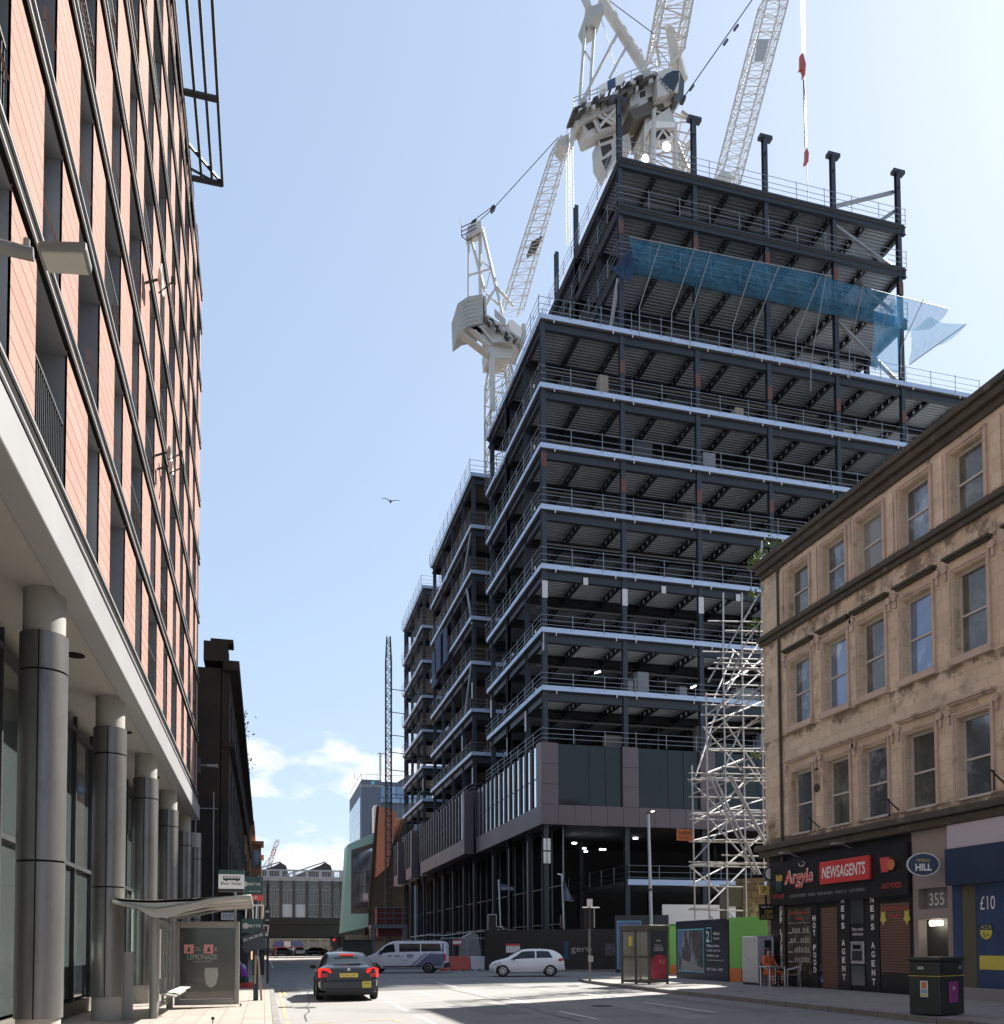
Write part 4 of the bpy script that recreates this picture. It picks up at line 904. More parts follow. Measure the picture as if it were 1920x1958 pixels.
t,p,q,d,n=panel('green_hoarding','green plywood side return behind the phone box facing the camera',(20.0,41.6),(21.4,41.2),.1,2.6,'green'); onp(t,p,d,n,0,1.4,.12,.62,'orange','orange_foot')
t,p,q,d,n=panel('white_boarding','tall white boards standing behind the green hoarding',(22.4,47.5),(28.5,47.5),.1,4.0,'whiteb')
t,p,q,d,n=panel('office_hoarding','black office letting hoarding with framed street picture and number 2',(18.45,37.6),(18.4,32.75),.1,2.72,'hoardn')
onp(t,p,d,n,.18,2.75,.42,2.35,'cyan','picture_border'); onp(t,p,d,n,.24,2.69,.48,2.29,'pic','street_picture',.004)
pa=MB(); o=p+n+n.normalized()*.007
pa.poly([o+d*.24+Vector((0,0,1.3)),o+d*.5+Vector((0,0,1.3)),o+d*.75+Vector((0,0,2.29)),o+d*.24+Vector((0,0,2.29))]); pa.build('picture_sky','picblue',t)
pa=MB(); pa.poly([o+d*.5+Vector((0,0,.48)),o+d*2.69+Vector((0,0,.48)),o+d*2.69+Vector((0,0,.62)),o+d*.6+Vector((0,0,1.0))]); pa.build('picture_street','fascia',t)
onp(t,p,d,n,2.95,3.45,1.75,2.38,'cyan','number_frame'); onp(t,p,d,n,2.99,3.41,1.79,2.34,'hoardn','number_ground',.003)
o=p+n
for s_,u,z,w_,h_ in (('2',3.13,2.0,.26,.45),('Atlantic',3.9,2.12,.55,.14),('Square',3.9,1.9,.55,.14),('Offices from',3.55,1.6,1.1,.13),('14,450 sq ft to',3.6,1.38,1.2,.13),('96,850 sq ft',3.55,1.16,1.05,.13),('Completed September 2019',3.75,.98,1.5,.07),('BAM  Parker  CBRE',3.7,.6,1.4,.12)): text(s_,o+d*u+Vector((0,0,z)),d,UZ,w_,h_,'white',t,.006)
t,p,q,d,n=panel('green_hoarding','bright green hoarding end with orange foot behind the white fridge',(18.42,32.68),(19.05,30.75),.1,2.75,'green'); onp(t,p,d,n,0,.62,.12,.68,'orange','orange_foot'); onp(t,p,d,n,.62,1.2,.12,.66,'redmesh','peeling_red_foot')
# phone box
PX,PY=14.05,32.0
t=thing('phone_box','grey glazed phone box with a dark space-drink advert on its side','phone box',(PX,PY,.12))
m_=MB(); W2=.52
P0=Vector((13.95,33.5,0));P1=Vector((13.95,32.05,0));P2=Vector((15.15,31.95,0));P3=Vector((15.15,33.5,0))
P0=Vector((13.75,32.9,0));P1=Vector((14.3,31.55,0));P2=Vector((15.25,31.95,0));P3=Vector((14.7,33.3,0))
pm_=lerp(P0,P1,.52)
for p in (P0,P1,P2,P3,pm_): m_.bar(p+Vector((0,0,.12)),p+Vector((0,0,2.28)),.08)
for p,q in ((P0,P1),(P1,P2),(P2,P3),(P3,P0)):
    for z in (.22,1.18,2.2): m_.bar(p+Vector((0,0,z)),q+Vector((0,0,z)),.05,.09)
m_.build('box_frame','phone',t)
MB().prism([p+((p-(P0+P2)/2)*.12)+Vector((0,0,2.26)) for p in (P0,P1,P2,P3)],(0,0,.16)).build('box_roof','phone',t,bevel=.03)
g=MB()
for p,q in ((P0,P1),(P2,P3),(P3,P0)): g.poly([p+Vector((0,0,.25)),q+Vector((0,0,.25)),q+Vector((0,0,2.2)),p+Vector((0,0,2.2))])
g.build('booth_glass','phgl',t)
d=(P2-P1).normalized(); n=d.cross(Vector((0,0,1))); o=P1+n*.03
MB().poly([o+d*.05+Vector((0,0,.3)),o+d*.98+Vector((0,0,.3)),o+d*.98+Vector((0,0,2.2)),o+d*.05+Vector((0,0,2.2))]).build('advert_panel','hoardn',t)
MB().grid(lambda u,v:o+n*.006+d*(.07+.88*u)+Vector((0,0,.34+(.75+.2*math.sin(3*u))*v)),6,3).build('advert_picture',mat('crimson_poster',(.30,.03,.05),.4,0,.7,4,dark=(.5,.35,.45),dth=(.62,.68),dscale=4),t)
for s_,z,w_,h_ in (('ENJOY A',1.62,.4,.06),('TASTE FROM',1.53,.5,.06),('OUTER SPACE',1.44,.55,.06),('Cola',1.82,.22,.08)): text(s_,o+d*.5+Vector((0,0,z)),d,UZ,w_,h_,'white',t,.008)
ph=MB().bar(lerp(P0,P3,.5)+Vector((0,0,1.0)),lerp(P0,P3,.5)+Vector((0,0,1.8)),.35,.15); ph.build('payphone','craned',t)
MB().box(13.9,14.0,32.4,32.6,1.6,2.0).build('yellow_notice','yellow',t)
# ================================================================ FRIDGE, TABLE, CHAIRS
t=thing('display_fridge','scuffed white display fridge standing outside beside the green hoarding','fridge',(17.5,29.9,.12),rz=0)
a=Vector((17.72,30.55,0));b=Vector((17.8,29.55,0));c_=Vector((18.42,29.75,0)); e_=a+(c_-b)
MB().prism([p+Vector((0,0,.2)) for p in (a,b,c_,e_)],(0,0,1.75)).build('fridge_body','fridge',t,bevel=.02)
d=(c_-b).normalized(); n=d.cross(Vector((0,0,1))); o=b+n*.012
MB().poly([o+Vector((0,0,.14)),o+d*.82+Vector((0,0,.14)),o+d*.82+Vector((0,0,1.96)),o+Vector((0,0,1.96))]).build('fridge_door','fridgel',t)
MB().poly([o+n*.01+d*.36+Vector((0,0,.5)),o+n*.01+d*.74+Vector((0,0,.5)),o+n*.01+d*.74+Vector((0,0,1.8)),o+n*.01+d*.36+Vector((0,0,1.8))]).build('door_glass','tdark',t)
g=MB()
for z in (.85,1.15,1.5): g.bar(o+n*.02+d*.38+Vector((0,0,z)),o+n*.02+d*.55+Vector((0,0,z)),.02)
g.bar(o+n*.03+d*.79+Vector((0,0,1.2)),o+n*.03+d*.79+Vector((0,0,1.9)),.035); g.build('shelf_edge','whiteb',t)
d2=(a-b).normalized(); n2=Vector((d2.y,-d2.x,0))*-1
MB().bar(b+Vector((0,0,.12))+d2*.08,a+Vector((0,0,.12))-d2*.05,.02,.16).build('kick_plate','tdark',t)
def table(x,y,label):
    t=thing('cafe_table',label,'table',(x,y,.12)); MB().box(x-.35,x+.35,y-.35,y+.35,.82,.86).build('tabletop','alu',t,bevel=.01)
    for i,j in ((-1,-1),(1,-1),(1,1),(-1,1)): MB().tube((x+.3*i,y+.3*j,.12),(x+.3*i,y+.3*j,.83),.022,8).build('leg','alu',t)
table(17.72,28.45,'square aluminium cafe table in front of the man in orange')
def chair(x,y,rz,label,first=None):
    t=thing('cafe_chair',label,'chair',(x,y,.12),rz,group='aluminium and wicker cafe chairs')
    r=Matrix.Rotation(0,3,'Z')
    MB().box(-.21,.21,-.2,.2,.43,.46).build('seat','wick',t,local=True)
    MB().prism([(-.2,.2,.48),(.2,.2,.48),(.22,.25,.82),(-.22,.25,.82)],(0,.02,0)).build('backrest','wick',t,local=True)
    for i in (-1,1):
        MB().path([(.23*i,-.22,0),(.24*i,-.2,.62),(.26*i,0,.66),(.24*i,.2,.74)],.013,8).build('arm_frame','alu',t,local=True)
        MB().path([(.22*i,.22,0),(.22*i,.2,.45),(.22*i,.26,.84)],.013,8).build('leg','alu',t,local=True)
    MB().path([(-.22,.26,.84),(0,.29,.87),(.22,.26,.84)],.013,8).build('top_rail','alu',t,local=True)
    MB().tube((-.23,-.2,.4),(.23,-.2,.4),.012).build('stretcher','alu',t,local=True)
chair(18.1,27.75,rad(-115),'empty wicker cafe chair with aluminium frame right of the small table')
chair(18.05,29.2,rad(10),'wicker cafe chair the man in orange is sitting on')
# ================================================================ PEOPLE
def person(label,loc,rz,J,sc=1,cloth='dkcloth',legs=None,hair=True,hairm='craned',extra=None,name='person'):
    """J: dict of joint positions. One skinned body; clothing shells are children"""
    t=thing(name,label,'person',loc,rz)
    def skin(edges,rad_,m,nm,lv=1):
        names=[]; 
        for a,b in edges:
            for q in (a,b):
                if q not in names: names.append(q)
        me=bpy.data.meshes.new(nm); me.from_pydata([Vector(J[q])*sc for q in names],[(names.index(a),names.index(b)) for a,b in edges],[]); ob=bpy.data.objects.new(nm,me); COL.objects.link(ob)
        md=ob.modifiers.new('s','SKIN'); 
        for i,q in enumerate(names):
            r=rad_.get(q,.05)*sc; me.skin_vertices[0].data[i].radius=(r,r) if not isinstance(rad_.get(q),tuple) else (rad_[q][0]*sc,rad_[q][1]*sc)
        me.skin_vertices[0].data[0].use_root=True
        sb=ob.modifiers.new('b','SUBSURF'); sb.levels=lv; sb.render_levels=lv
        dg=bpy.context.evaluated_depsgraph_get(); m2=bpy.data.meshes.new_from_object(ob.evaluated_get(dg)); bpy.data.objects.remove(ob)
        m2.materials.clear(); m2.materials.append(M[m]); o=bpy.data.objects.new(nm,m2); COL.objects.link(o); o.parent=t
        for p in m2.polygons:p.use_smooth=True
        return o
    E=[('hip','waist'),('waist','chest'),('chest','neck'),('neck','head'),('head','crown'),('chest','shL'),('shL','elL'),('elL','haL'),('chest','shR'),('shR','elR'),('elR','haR'),('hip','hpL'),('hpL','knL'),('knL','anL'),('anL','toL'),('hip','hpR'),('hpR','knR'),('knR','anR'),('anR','toR'),('haL','fiL'),('haR','fiR')]
    for s_ in 'LR': J.setdefault('fi'+s_,tuple(Vector(J['ha'+s_])+(Vector(J['ha'+s_])-Vector(J['el'+s_])).normalized()*.12))
    skin(E,dict(hip=.1,waist=.1,chest=.11,neck=.05,head=.085,crown=.075,shL=.05,shR=.05,elL=.037,elR=.037,haL=.026,haR=.026,fiL=.022,fiR=.022,hpL=.075,hpR=.075,knL=.055,knR=.055,anL=.04,anR=.04,toL=.035,toR=.035),'skin','body')
    skin([('hip','waist'),('waist','chest'),('chest','shL'),('shL','elL'),('elL','haL'),('chest','shR'),('shR','elR'),('elR','haR')],dict(hip=.155,waist=.15,chest=.165,shL=.08,shR=.08,elL=.062,elR=.062,haL=.045,haR=.045),cloth,'jacket')
    skin([('hip','hpL'),('hpL','knL'),('knL','anL'),('hip','hpR'),('hpR','knR'),('knR','anR')],dict(hip=.13,hpL=.1,hpR=.1,knL=.075,knR=.075,anL=.055,anR=.055),legs or cloth,'trousers')
    for s_ in 'LR':
        a=Vector(J['an'+s_])*sc;b=Vector(J['to'+s_])*sc; MB().bar(a-Vector((0,0,.02)),b+(b-a)*.15-Vector((0,0,.0)),.1,.08).build('shoe','dkcloth',t,local=True,bevel=.02)
    h=Vector(J['head'])*sc; cr=Vector(J['crown'])*sc
    f=(Vector(J.get('face',(0,1,0)))).normalized(); sd=f.cross(Vector((0,0,1))).normalized()
    if hair:
        mb=MB(); cc=lerp(h,cr,.75)-f*.012
        for i in range(6):
            pass
        mb.lathe([(.097*math.cos(a_),.105*math.sin(a_)) for a_ in [0,.3,.6,.9,1.2,1.5]],cc,n=14); mb.build('hair',hairm,t,local=True,smooth=True)
    fc=lerp(h,cr,.3)
    MB().bar(fc+f*.08,fc+f*.112-Vector((0,0,.012)),.02).build('nose','skin',t,local=True)
    e=MB(); e.bar(fc+f*.083+sd*.03+Vector((0,0,.022)),fc+f*.09+sd*.03+Vector((0,0,.022)),.014); e.bar(fc+f*.083-sd*.03+Vector((0,0,.022)),fc+f*.09-sd*.03+Vector((0,0,.022)),.014); e.build('eyes','dkcloth',t,local=True)
    return t
SIT=dict(hip=(0,0,.5),waist=(0,-.02,.72),chest=(0,0,.98),neck=(0,.02,1.14),head=(0,.04,1.23),crown=(0,.04,1.34),shL=(-.2,0,1.06),elL=(-.3,.05,.8),haL=(-.22,.28,.68),shR=(.2,0,1.06),elR=(.32,.06,.8),haR=(.18,.3,.72),hpL=(-.11,.04,.48),knL=(-.22,.46,.5),anL=(-.24,.42,.08),toL=(-.26,.6,.04),hpR=(.11,.04,.48),knR=(.24,.46,.5),anR=(.26,.44,.08),toR=(.3,.62,.04))
pt=person('seated man in orange hi-vis workwear at the cafe table outside the newsagent',(17.95,29.1,.12),rad(196),dict(SIT),1,'hivis','hivis',hairm='craned')
sv=MB()
for x in (-.24,.25):
    sv.lathe([(.082,.22),(.082,.27)],(x,.44,0),n=12); sv.lathe([(.08,.33),(.08,.38)],(x,.445,0),n=12)
sv.build('reflective_band','framel',pt,local=True)
SQ=dict(hip=(0,0,.28),waist=(0,.02,.45),chest=(0,.12,.68),neck=(0,.17,.8),head=(0,.22,.88),crown=(0,.25,.99),shL=(-.19,.1,.74),elL=(-.26,.25,.5),haL=(-.12,.45,.45),shR=(.19,.1,.74),elR=(.26,.25,.5),haR=(.12,.45,.45),hpL=(-.1,.03,.26),knL=(-.16,.42,.42),anL=(-.15,.25,.08),toL=(-.16,.42,.04),hpR=(.1,.03,.26),knR=(.16,.42,.42),anR=(.15,.25,.08),toR=(.16,.42,.04))
p0=onZ(467,1889,.12)
pt=person('person in mint, green and purple jacket sitting low by the kerb beside the sign pole',(p0.x,p0.y,.12),rad(70),dict(SQ),1.12,'purpcl','greencl')
MB().lathe([(.17,.62),(.2,.72),(.15,.86)],(0,.14,0),n=14).build('mint_hood','tealcl',pt,local=True,smooth=True)
MB().box(-.35,.35,-.3,.2,.0,.2).build('red_crate','redcl',pt,local=True)
STD=dict(hip=(0,0,.92),waist=(0,0,1.08),chest=(0,.0,1.32),neck=(0,0,1.5),head=(0,.02,1.58),crown=(0,.02,1.69),shL=(-.18,0,1.42),elL=(-.24,.02,1.14),haL=(-.22,.14,.92),shR=(.18,0,1.42),elR=(.24,-.04,1.14),haR=(.22,.06,.9),hpL=(-.09,0,.9),knL=(-.11,.14,.5),anL=(-.1,.06,.08),toL=(-.1,.22,.04),hpR=(.09,0,.9),knR=(.11,.02,.49),anR=(.1,-.22,.12),toR=(.1,-.08,.04))
for i,(x,y,rz,c1,c2,lab) in enumerate(((1.6,140,90,'redcl','skin','pedestrian in red top and bare legs crossing the far road'),(4.5,152,-90,'bluecl','dkcloth','pedestrian in pale blue top at the far crossing left of the silver car'),(10.3,158,90,'dkcloth','dkcloth','dark-dressed pedestrian right of the far silver car'),(11.1,157,-80,'orange','dkcloth','pedestrian in orange top beside the dark-dressed one at the far crossing'),(-1.2,52,20,'dkcloth','bluecl','person in black walking on the left pavement past the bins'),(-3.1,33.2,0,'bluecl','dkcloth','person in blue behind the grey column on the left pavement'))):
    p=person(lab,(x,y,0.0 if y>60 else .12),rad(rz),dict(STD),1,c1,c2)
# ================================================================ CRANES
def lattice(T,nm,p0,p1,w0,w1,m,n,side,up,r=.07,rb=.035,taper0=.15):
    """square lattice between p0,p1; side/up unit vectors of section; chords and lacing as one part per boom"""
    p0=Vector(p0);p1=Vector(p1);side=Vector(side).normalized();up=Vector(up).normalized()
    mb=MB(); R_=[]
    for i in range(n+1):
        t=i/n; w=w0+(w1-w0)*t
        if t<taper0: w*=.35+.65*t/taper0
        if t>1-.08: w*=.6+.4*(1-t)/.08
        c=p0.lerp(p1,t); R_.append([c+side*(a*w/2)+up*(b*w/2) for a,b in ((-1,-1),(1,-1),(1,1),(-1,1))])
    for i in range(n):
        for k in range(4):
            mb.tube(R_[i][k],R_[i+1][k],r,5); j=(k+1)%4
            mb.tube(R_[i][k],R_[i+1][j] if i%2 else R_[i+1][j],rb,4) if i%2 else mb.tube(R_[i][j],R_[i+1][k],rb,4)
            mb.tube(R_[i][k],R_[i][j],rb,4)
    return mb.build(nm,m,T)
CV=Fv.copy(); SX=Vector((math.cos(A),-math.sin(A),0))
def pst(T,nm,pts,Y,r,m,n=6):
    mb=MB(); q=[onY(x,y,Y) for x,y in pts]; mb.path(q,r,n); return mb.build(nm,m,T)
def slabp(T,nm,pts,Y,th,m,bevel=0):
    return MB().prism([onY(x,y,Y) for x,y in pts],(0,th,0)).build(nm,m,T,bevel=bevel)
# left luffing crane
Y1=92
K=lambda x,y:(860+x/4.855,380+y/4.855)
T=thing('tower_crane','white luffing tower crane with grey barrel counterweight left of the tower','crane',(25,Y1,0))
lattice(T,'mast',onY(955,1500,Y1),onY(955,672,Y1),2.6,2.6,'crane',26,(1,0,0),(0,1,0),.14,.06,0)
slabp(T,'ladder_panel',[K(370,1450),K(420,1450),K(425,1960),K(378,1960)],Y1-1.7,.3,'crane')
MB().lathe([(2.0,-.5),(2.0,1.2),(1.3,2.2)],onY(*K(470,1400),Y1),n=20).build('slewing_ring','crane',T,smooth=True)
slabp(T,'slewing_head',[K(360,1480),K(350,1350),K(440,1290),K(590,1340),K(570,1480)],Y1-1.2,2.6,'crane',.05)
cw=MB()
for i in range(7):
    y0=905+i*38; a=[onY(*K(72+i*1.5,y0+65),Y1-1.5),onY(*K(170,y0),Y1-1.7),onY(*K(312,y0-25),Y1-1.5)]
    cw.prism([a[0],a[1],a[2],a[2]+Vector((0,0,-.60)),a[1]+Vector((0,0,-.60)),a[0]+Vector((0,0,-.60))],(0,3.2,0))
cw.build('counterweight','craneg',T,bevel=.06)
slabp(T,'counter_jib',[K(110,1140),K(215,1070),K(440,1270),K(440,1340),K(370,1370)],Y1-1.3,.4,'crane'); slabp(T,'counter_jib_side',[K(315,900),K(325,1050),K(345,1050),K(335,900)],Y1-1.5,3.4,'craneg')
gr=MB()
for i in range(5):
    for j in range(3): a=onY(*K(165+i*22+j*22,1150+i*13-j*8+25*j),Y1-1.32); gr.box(a.x-.16,a.x+.16,Y1-1.34,Y1-1.31,a.z-.22,a.z+.22)
gr.build('grille','craned',T)
for i,(a,b) in enumerate((((235,1220),(330,1340)),((420,1330),(300,1200)),((280,1180),(400,1330)))): pst(T,'deck_strut',[K(*a),K(*b)],Y1-1.5,.12,'crane')
slabp(T,'catwalk',[K(80,1205),K(110,1225),K(380,1430),K(372,1440),K(80,1215)],Y1-2.2,1.0,'framel')
rg0=random.Random(4)
for i in range(30):
    u=rg0.random(); x=330+330*u; y=1075+230*u+rg0.uniform(-10,60); w_=rg0.uniform(10,34); slabp(T,'machinery_part',[K(x,y),K(x+w_,y+w_*.7),K(x+w_,y+w_*.7+rg0.uniform(10,30)),K(x,y+rg0.uniform(10,30))],Y1-2.3-.2*rg0.random(),.4,rg0.choice(['craned','framel','crane','craned','rubb']))
slabp(T,'machinery_deck',[K(330,1060),K(700,1315),K(695,1332),K(325,1080)],Y1-2,4.0,'framel')
slabp(T,'machine_house',[K(545,1130),K(580,1120),K(665,1195),K(665,1300),K(560,1230)],Y1-1.9,2,'whiteb'); slabp(T,'operator_cab',[K(665,1165),K(700,1150),K(715,1290),K(690,1320),K(665,1300)],Y1-1.9,1.6,'crane')
slabp(T,'winch_unit',[K(330,1060),K(430,1130),K(430,1160),K(330,1100)],Y1-1.2,2.2,'craned')
bn=slabp(T,'banner',[K(418,1020),K(520,1120),K(520,1190),K(418,1090)],Y1-2.1,.1,'framel')
for a,b,r in (((175,345),(175,905),.14),((283,240),(283,885),.2),((300,270),(430,820),.2),((187,330),(325,860),.16),((430,820),(340,985),.13),((430,820),(490,1070),.15),((440,825),(590,995),.17),((340,880),(480,1010),.12),((180,710),(380,650),.1),((295,580),(375,640),.07),((375,680),(335,840),.06),((430,820),(300,1000),.06)): pst(T,'frame_strut',[K(*a),K(*b)],Y1,r,'crane')
slabp(T,'head_block',[K(170,250),K(290,190),K(300,300),K(180,345)],Y1-.6,1.4,'crane',.04)
rl=MB()
for a,b in (((110,265),(110,345)),((110,265),(240,205)),((110,345),(250,270)),((110,305),(245,240)),((112,350),(165,390)),((165,390),(280,320)),((165,345),(165,390)),((105,190),(110,265))): rl.tube(onY(*K(*a),Y1-1),onY(*K(*b),Y1-1),.05,5)
rl.build('head_platform','frame',T); slabp(T,'sheave',[K(205,205),K(240,180),K(255,190),K(235,240)],Y1,.5,'craned')
lattice(T,'jib',onY(*K(570,1060),Y1),onY(1078,262,Y1),2.1,1.5,'crane',26,SX,Vector((-.1,1,.3)),.075,.03,.0)
slabp(T,'jib_tip',[(1071,262),(1090,254),(1099,266),(1098,275),(1080,285),(1070,276)],Y1-.5,1.6,'crane'); pst(T,'tip_aerial',[(1082,262),(1087,238),(1091,262)],Y1,.04,'crane')
slabp(T,'rest_platform',[K(760,400),K(860,340),K(850,380),K(765,430)],Y1-.5,2,'craned')
for a in ([K(250,180),K(395,75)],[K(285,195),K(400,95)],[K(415,80),(1068,262)]): pst(T,'pendant_rope',a,Y1,.045,'cable',4)
slabp(T,'rope_block',[K(385,70),K(410,50),K(430,75),K(400,105)],Y1-.2,.6,'craned')
for dx in (0,5,9,14): pst(T,'hoist_rope',[(1083+dx*.9,278),(1083+dx*1.1,470)],Y1,.02,'cable',4)
# big crane
Y2=84
C3=lambda x,y:(1080+x/4.533,y/4.533)
T=thing('tower_crane','large off-white luffing crane with driver cab directly above the tower roof','crane',(40,Y2,0))
lattice(T,'mast',onY(1271,420,Y2),onY(1271,232,Y2),4.6,4.6,'crane',7,(1,0,0),(0,1,0),.25,.1,0)
slabp(T,'mast_head',[C3(690,1090),C3(760,1030),C3(910,930),C3(955,1050),C3(975,1060),C3(985,1400),C3(965,1400),C3(950,1120),C3(790,1120),C3(790,1400),C3(750,1400),C3(750,1110),C3(700,1180),C3(705,1440),C3(685,1440)],Y2-2.4,.5,'crane')
slabp(T,'slewing_head',[C3(690,1090),C3(700,1000),C3(880,930),C3(960,1040),C3(760,1060)],Y2-1.8,3.6,'crane',.05)
slabp(T,'name_plate',[C3(770,1045),C3(960,1060),C3(960,1100),C3(770,1110)],Y2-2.5,.08,'whiteb')
for a,b in (((960,1200),(1080,1490)),((980,1300),(1030,1480)),((700,1200),(690,1400))): pst(T,'mast_foot',[C3(*a),C3(*b)],Y2,.2,'crane')
ap=slabp(T,'arched_panel',[C3(785,1150),C3(820,1125),C3(880,1125),C3(915,1160),C3(910,1200),C3(790,1210)],Y2-2.45,.06,'craned'); 
for a,b in (((800,1210),(850,1130)),((850,1130),(900,1200)),((790,1230),(880,1290)),((830,1250),(930,1180))): pst(T,'panel_strut',[C3(*a),C3(*b)],Y2-2.6,.12,'crane')
# counter jib and decks
slabp(T,'counter_jib',[C3(105,980),C3(460,850),C3(470,920),C3(125,1080),C3(110,1080)],Y2-2,2.0,'crane')
slabp(T,'counterweight_tray',[C3(150,1080),C3(470,930),C3(480,1060),C3(200,1200),C3(180,1190)],Y2-1.7,1.6,'crane')
for q in ([C3(175,1080),C3(250,1045),C3(260,1100),C3(205,1130)],[C3(290,1030),C3(380,985),C3(420,1080),C3(320,1115)]): slabp(T,'tray_opening',q,Y2-1.74,.03,'craned')
for a,b in (((250,1040),(300,1140)),((290,1000),(420,1080)),((330,985),(440,1060)),((440,940),(300,1100))): pst(T,'tray_strut',[C3(*a),C3(*b)],Y2-2,.16,'crane')
slabp(T,'walkway',[C3(75,930),C3(460,800),C3(800,620),C3(800,650),C3(460,840),C3(80,950)],Y2-2.6,2.2,'rubb')
slabp(T,'machinery',[C3(550,790),C3(800,690),C3(800,830),C3(600,960),C3(560,950)],Y2-2,3.6,'crane'); slabp(T,'engine_block',[C3(580,690),C3(690,650),C3(700,730),C3(600,790),C3(560,790),C3(460,860),C3(460,790)],Y2-2.5,3,'craned')
slabp(T,'winch_drum',[C3(200,900),C3(280,850),C3(400,830),C3(450,850),C3(230,920)],Y2-1.9,2,'craned'); slabp(T,'grey_cabinet',[C3(555,790),C3(640,780),C3(645,890),C3(570,930)],Y2-2.2,.5,'framel')
for q in ([C3(650,800),C3(700,780),C3(700,830),C3(655,850)],[C3(715,850),C3(760,830),C3(790,860),C3(730,880)]): slabp(T,'cover_opening',q,Y2-2.03,.02,'craned')
slabp(T,'under_deck',[C3(560,950),C3(850,840),C3(900,930),C3(600,1040)],Y2-2.2,4.2,'rubb'); slabp(T,'yellow_box',[C3(840,850),C3(930,805),C3(965,880),C3(870,930)],Y2-2.3,1,'sash')
rg=random.Random(11)
for i in range(46):
    u=rg.random(); x=100+700*u; y=905-330*u+rg.uniform(-25,95); w_=rg.uniform(14,50); h_=rg.uniform(10,42); k=-.42*w_
    slabp(T,'machinery_part',[C3(x,y),C3(x+w_,y+k),C3(x+w_,y+k+h_),C3(x,y+h_)],Y2-2.75-rg.random()*.3,.5,rg.choice(['craned','craned','craneg','crane','framel','rubb']))
w=slabp(T,'side_panel',[C3(298,740),C3(510,630),C3(525,710),C3(300,815)],Y2-2.7,.12,'whiteb'); slabp(w,'blue_poster',[C3(370,700),C3(438,668),C3(442,750),C3(372,780)],Y2-2.72,.02,'bluegl')
slabp(T,'grey_panel',[C3(675,610),C3(740,585),C3(745,640),C3(685,660)],Y2-2.8,.1,'framel')
rl=MB()
for a,b in (((75,850),(300,760)),((510,640),(790,530)),((75,850),(80,950)),((75,880),(300,795)),((510,680),(790,570)),((280,755),(280,850)),((575,620),(575,700)),((790,530),(800,620)),((670,580),(675,650)),((200,800),(205,890))): rl.tube(onY(*C3(*a),Y2-2.6),onY(*C3(*b),Y2-2.6),.05,5)
rl.build('handrail','lampw',T)
c=slabp(T,'operator_cab',[C3(803,840),C3(800,650),C3(850,600),C3(905,588),C3(990,600),C3(1000,640),C3(985,800),C3(940,790),C3(880,820)],Y2-3.2,2.2,'crane',.06)
slabp(c,'cab_window',[C3(835,690),C3(880,640),C3(935,612),C3(992,610),C3(988,700),C3(945,795)],Y2-3.22,.03,'cranegl')
slabp(c,'cab_glazing',[C3(996,610),C3(1038,700),C3(1030,830),C3(985,890),C3(950,880),C3(950,800)],Y2-3.0,1.6,'bglass')
cc=onY(*C3(872,745),Y2-3.24); dr=(onY(*C3(905,790),Y2-3.24)-onY(*C3(840,715),Y2-3.24)).normalized(); text('TEREX',cc,dr,dr.cross(Vector((0,1,0))),2.0,.42,'signblk',c,.02)
for a,b,r in (((320,0),(690,590),.55),((460,285),(150,880),.16),((535,405),(390,675),.14),((190,50),(122,965),.16),((268,80),(212,860),.16),((175,440),(232,540),.1),((655,430),(695,590),.14),((910,260),(1030,690),.5),((905,250),(955,590),.4),((690,1090),(560,1170),.3),((600,1050),(690,1090),.25)): pst(T,'frame_strut',[C3(*a),C3(*b)],Y2,r,'crane',8)
slabp(T,'a_frame_platform',[C3(200,60),C3(330,20),C3(345,100),C3(240,150)],Y2-1.5,3,'framel'); slabp(T,'a_frame_head',[C3(150,-40),C3(200,-60),C3(250,100),C3(235,150)],Y2-1,.4,'crane')
lattice(T,'jib',onY(*C3(850,600),Y2),onY(*C3(1000,-230),Y2),3.0,3.0,'crane',10,SX,(0,1,.1),.15,.06,.04)
pst(T,'jib_pendant',[C3(1060,-20),C3(965,365)],Y2,.12,'crane'); pst(T,'rope',[C3(380,0),C3(775,295)],Y2,.05,'cable',4); pst(T,'rope',[C3(310,135),C3(455,640)],Y2,.03,'cable',4); pst(T,'rope',[C3(775,290),C3(745,440)],Y2,.05,'cable',4)
sh=slabp(T,'lower_sheave_cage',[C3(290,1200),C3(440,1150),C3(460,1200),C3(560,1150),C3(580,1280),C3(470,1340),C3(370,1500),C3(300,1370)],Y2-.8,1.8,'crane')
for q in ([C3(310,1270),C3(400,1240),C3(410,1290),C3(330,1360)],[C3(320,1390),C3(410,1340),C3(400,1400),C3(360,1480)],[C3(300,1210),C3(420,1170),C3(420,1200),C3(310,1240)]): slabp(sh,'cage_opening',q,Y2-.83,.02,'craned')
pst(T,'jib_hoist_rope',[C3(1045,825),(1445,-10)],Y2-2,.06,'cable',5)
for x,y in ((1085,780),(1380,385),(1470,260)): a=onY(*C3(x,y),Y2-2); b=onY(*C3(x+30,y-40),Y2-2); MB().tube(a,b,.16,6).build('rope_socket','cable',T)
slabp(T,'rope_anchor',[C3(1010,860),C3(1035,820),C3(1055,830),C3(1045,870)],Y2-2.3,.6,'craned')
fl=thing('floodlight','pair of glaring floodlights on the crane mast above the roof edge','floodlight',(38,Y2-3,60))
for x,y,r in ((885,1265,.42),(702,1368,.36)):
    a=onY(*C3(x,y),Y2-3.2); MB().lathe([(r,0),(r,.15)],(a.x,a.y,a.z),axis='y',n=16).build('lamp_lens','litc',fl); MB().box(a.x-r,a.x+r,a.y+.16,a.y+.4,a.z-r,a.z+r).build('lamp_housing','framel',fl)
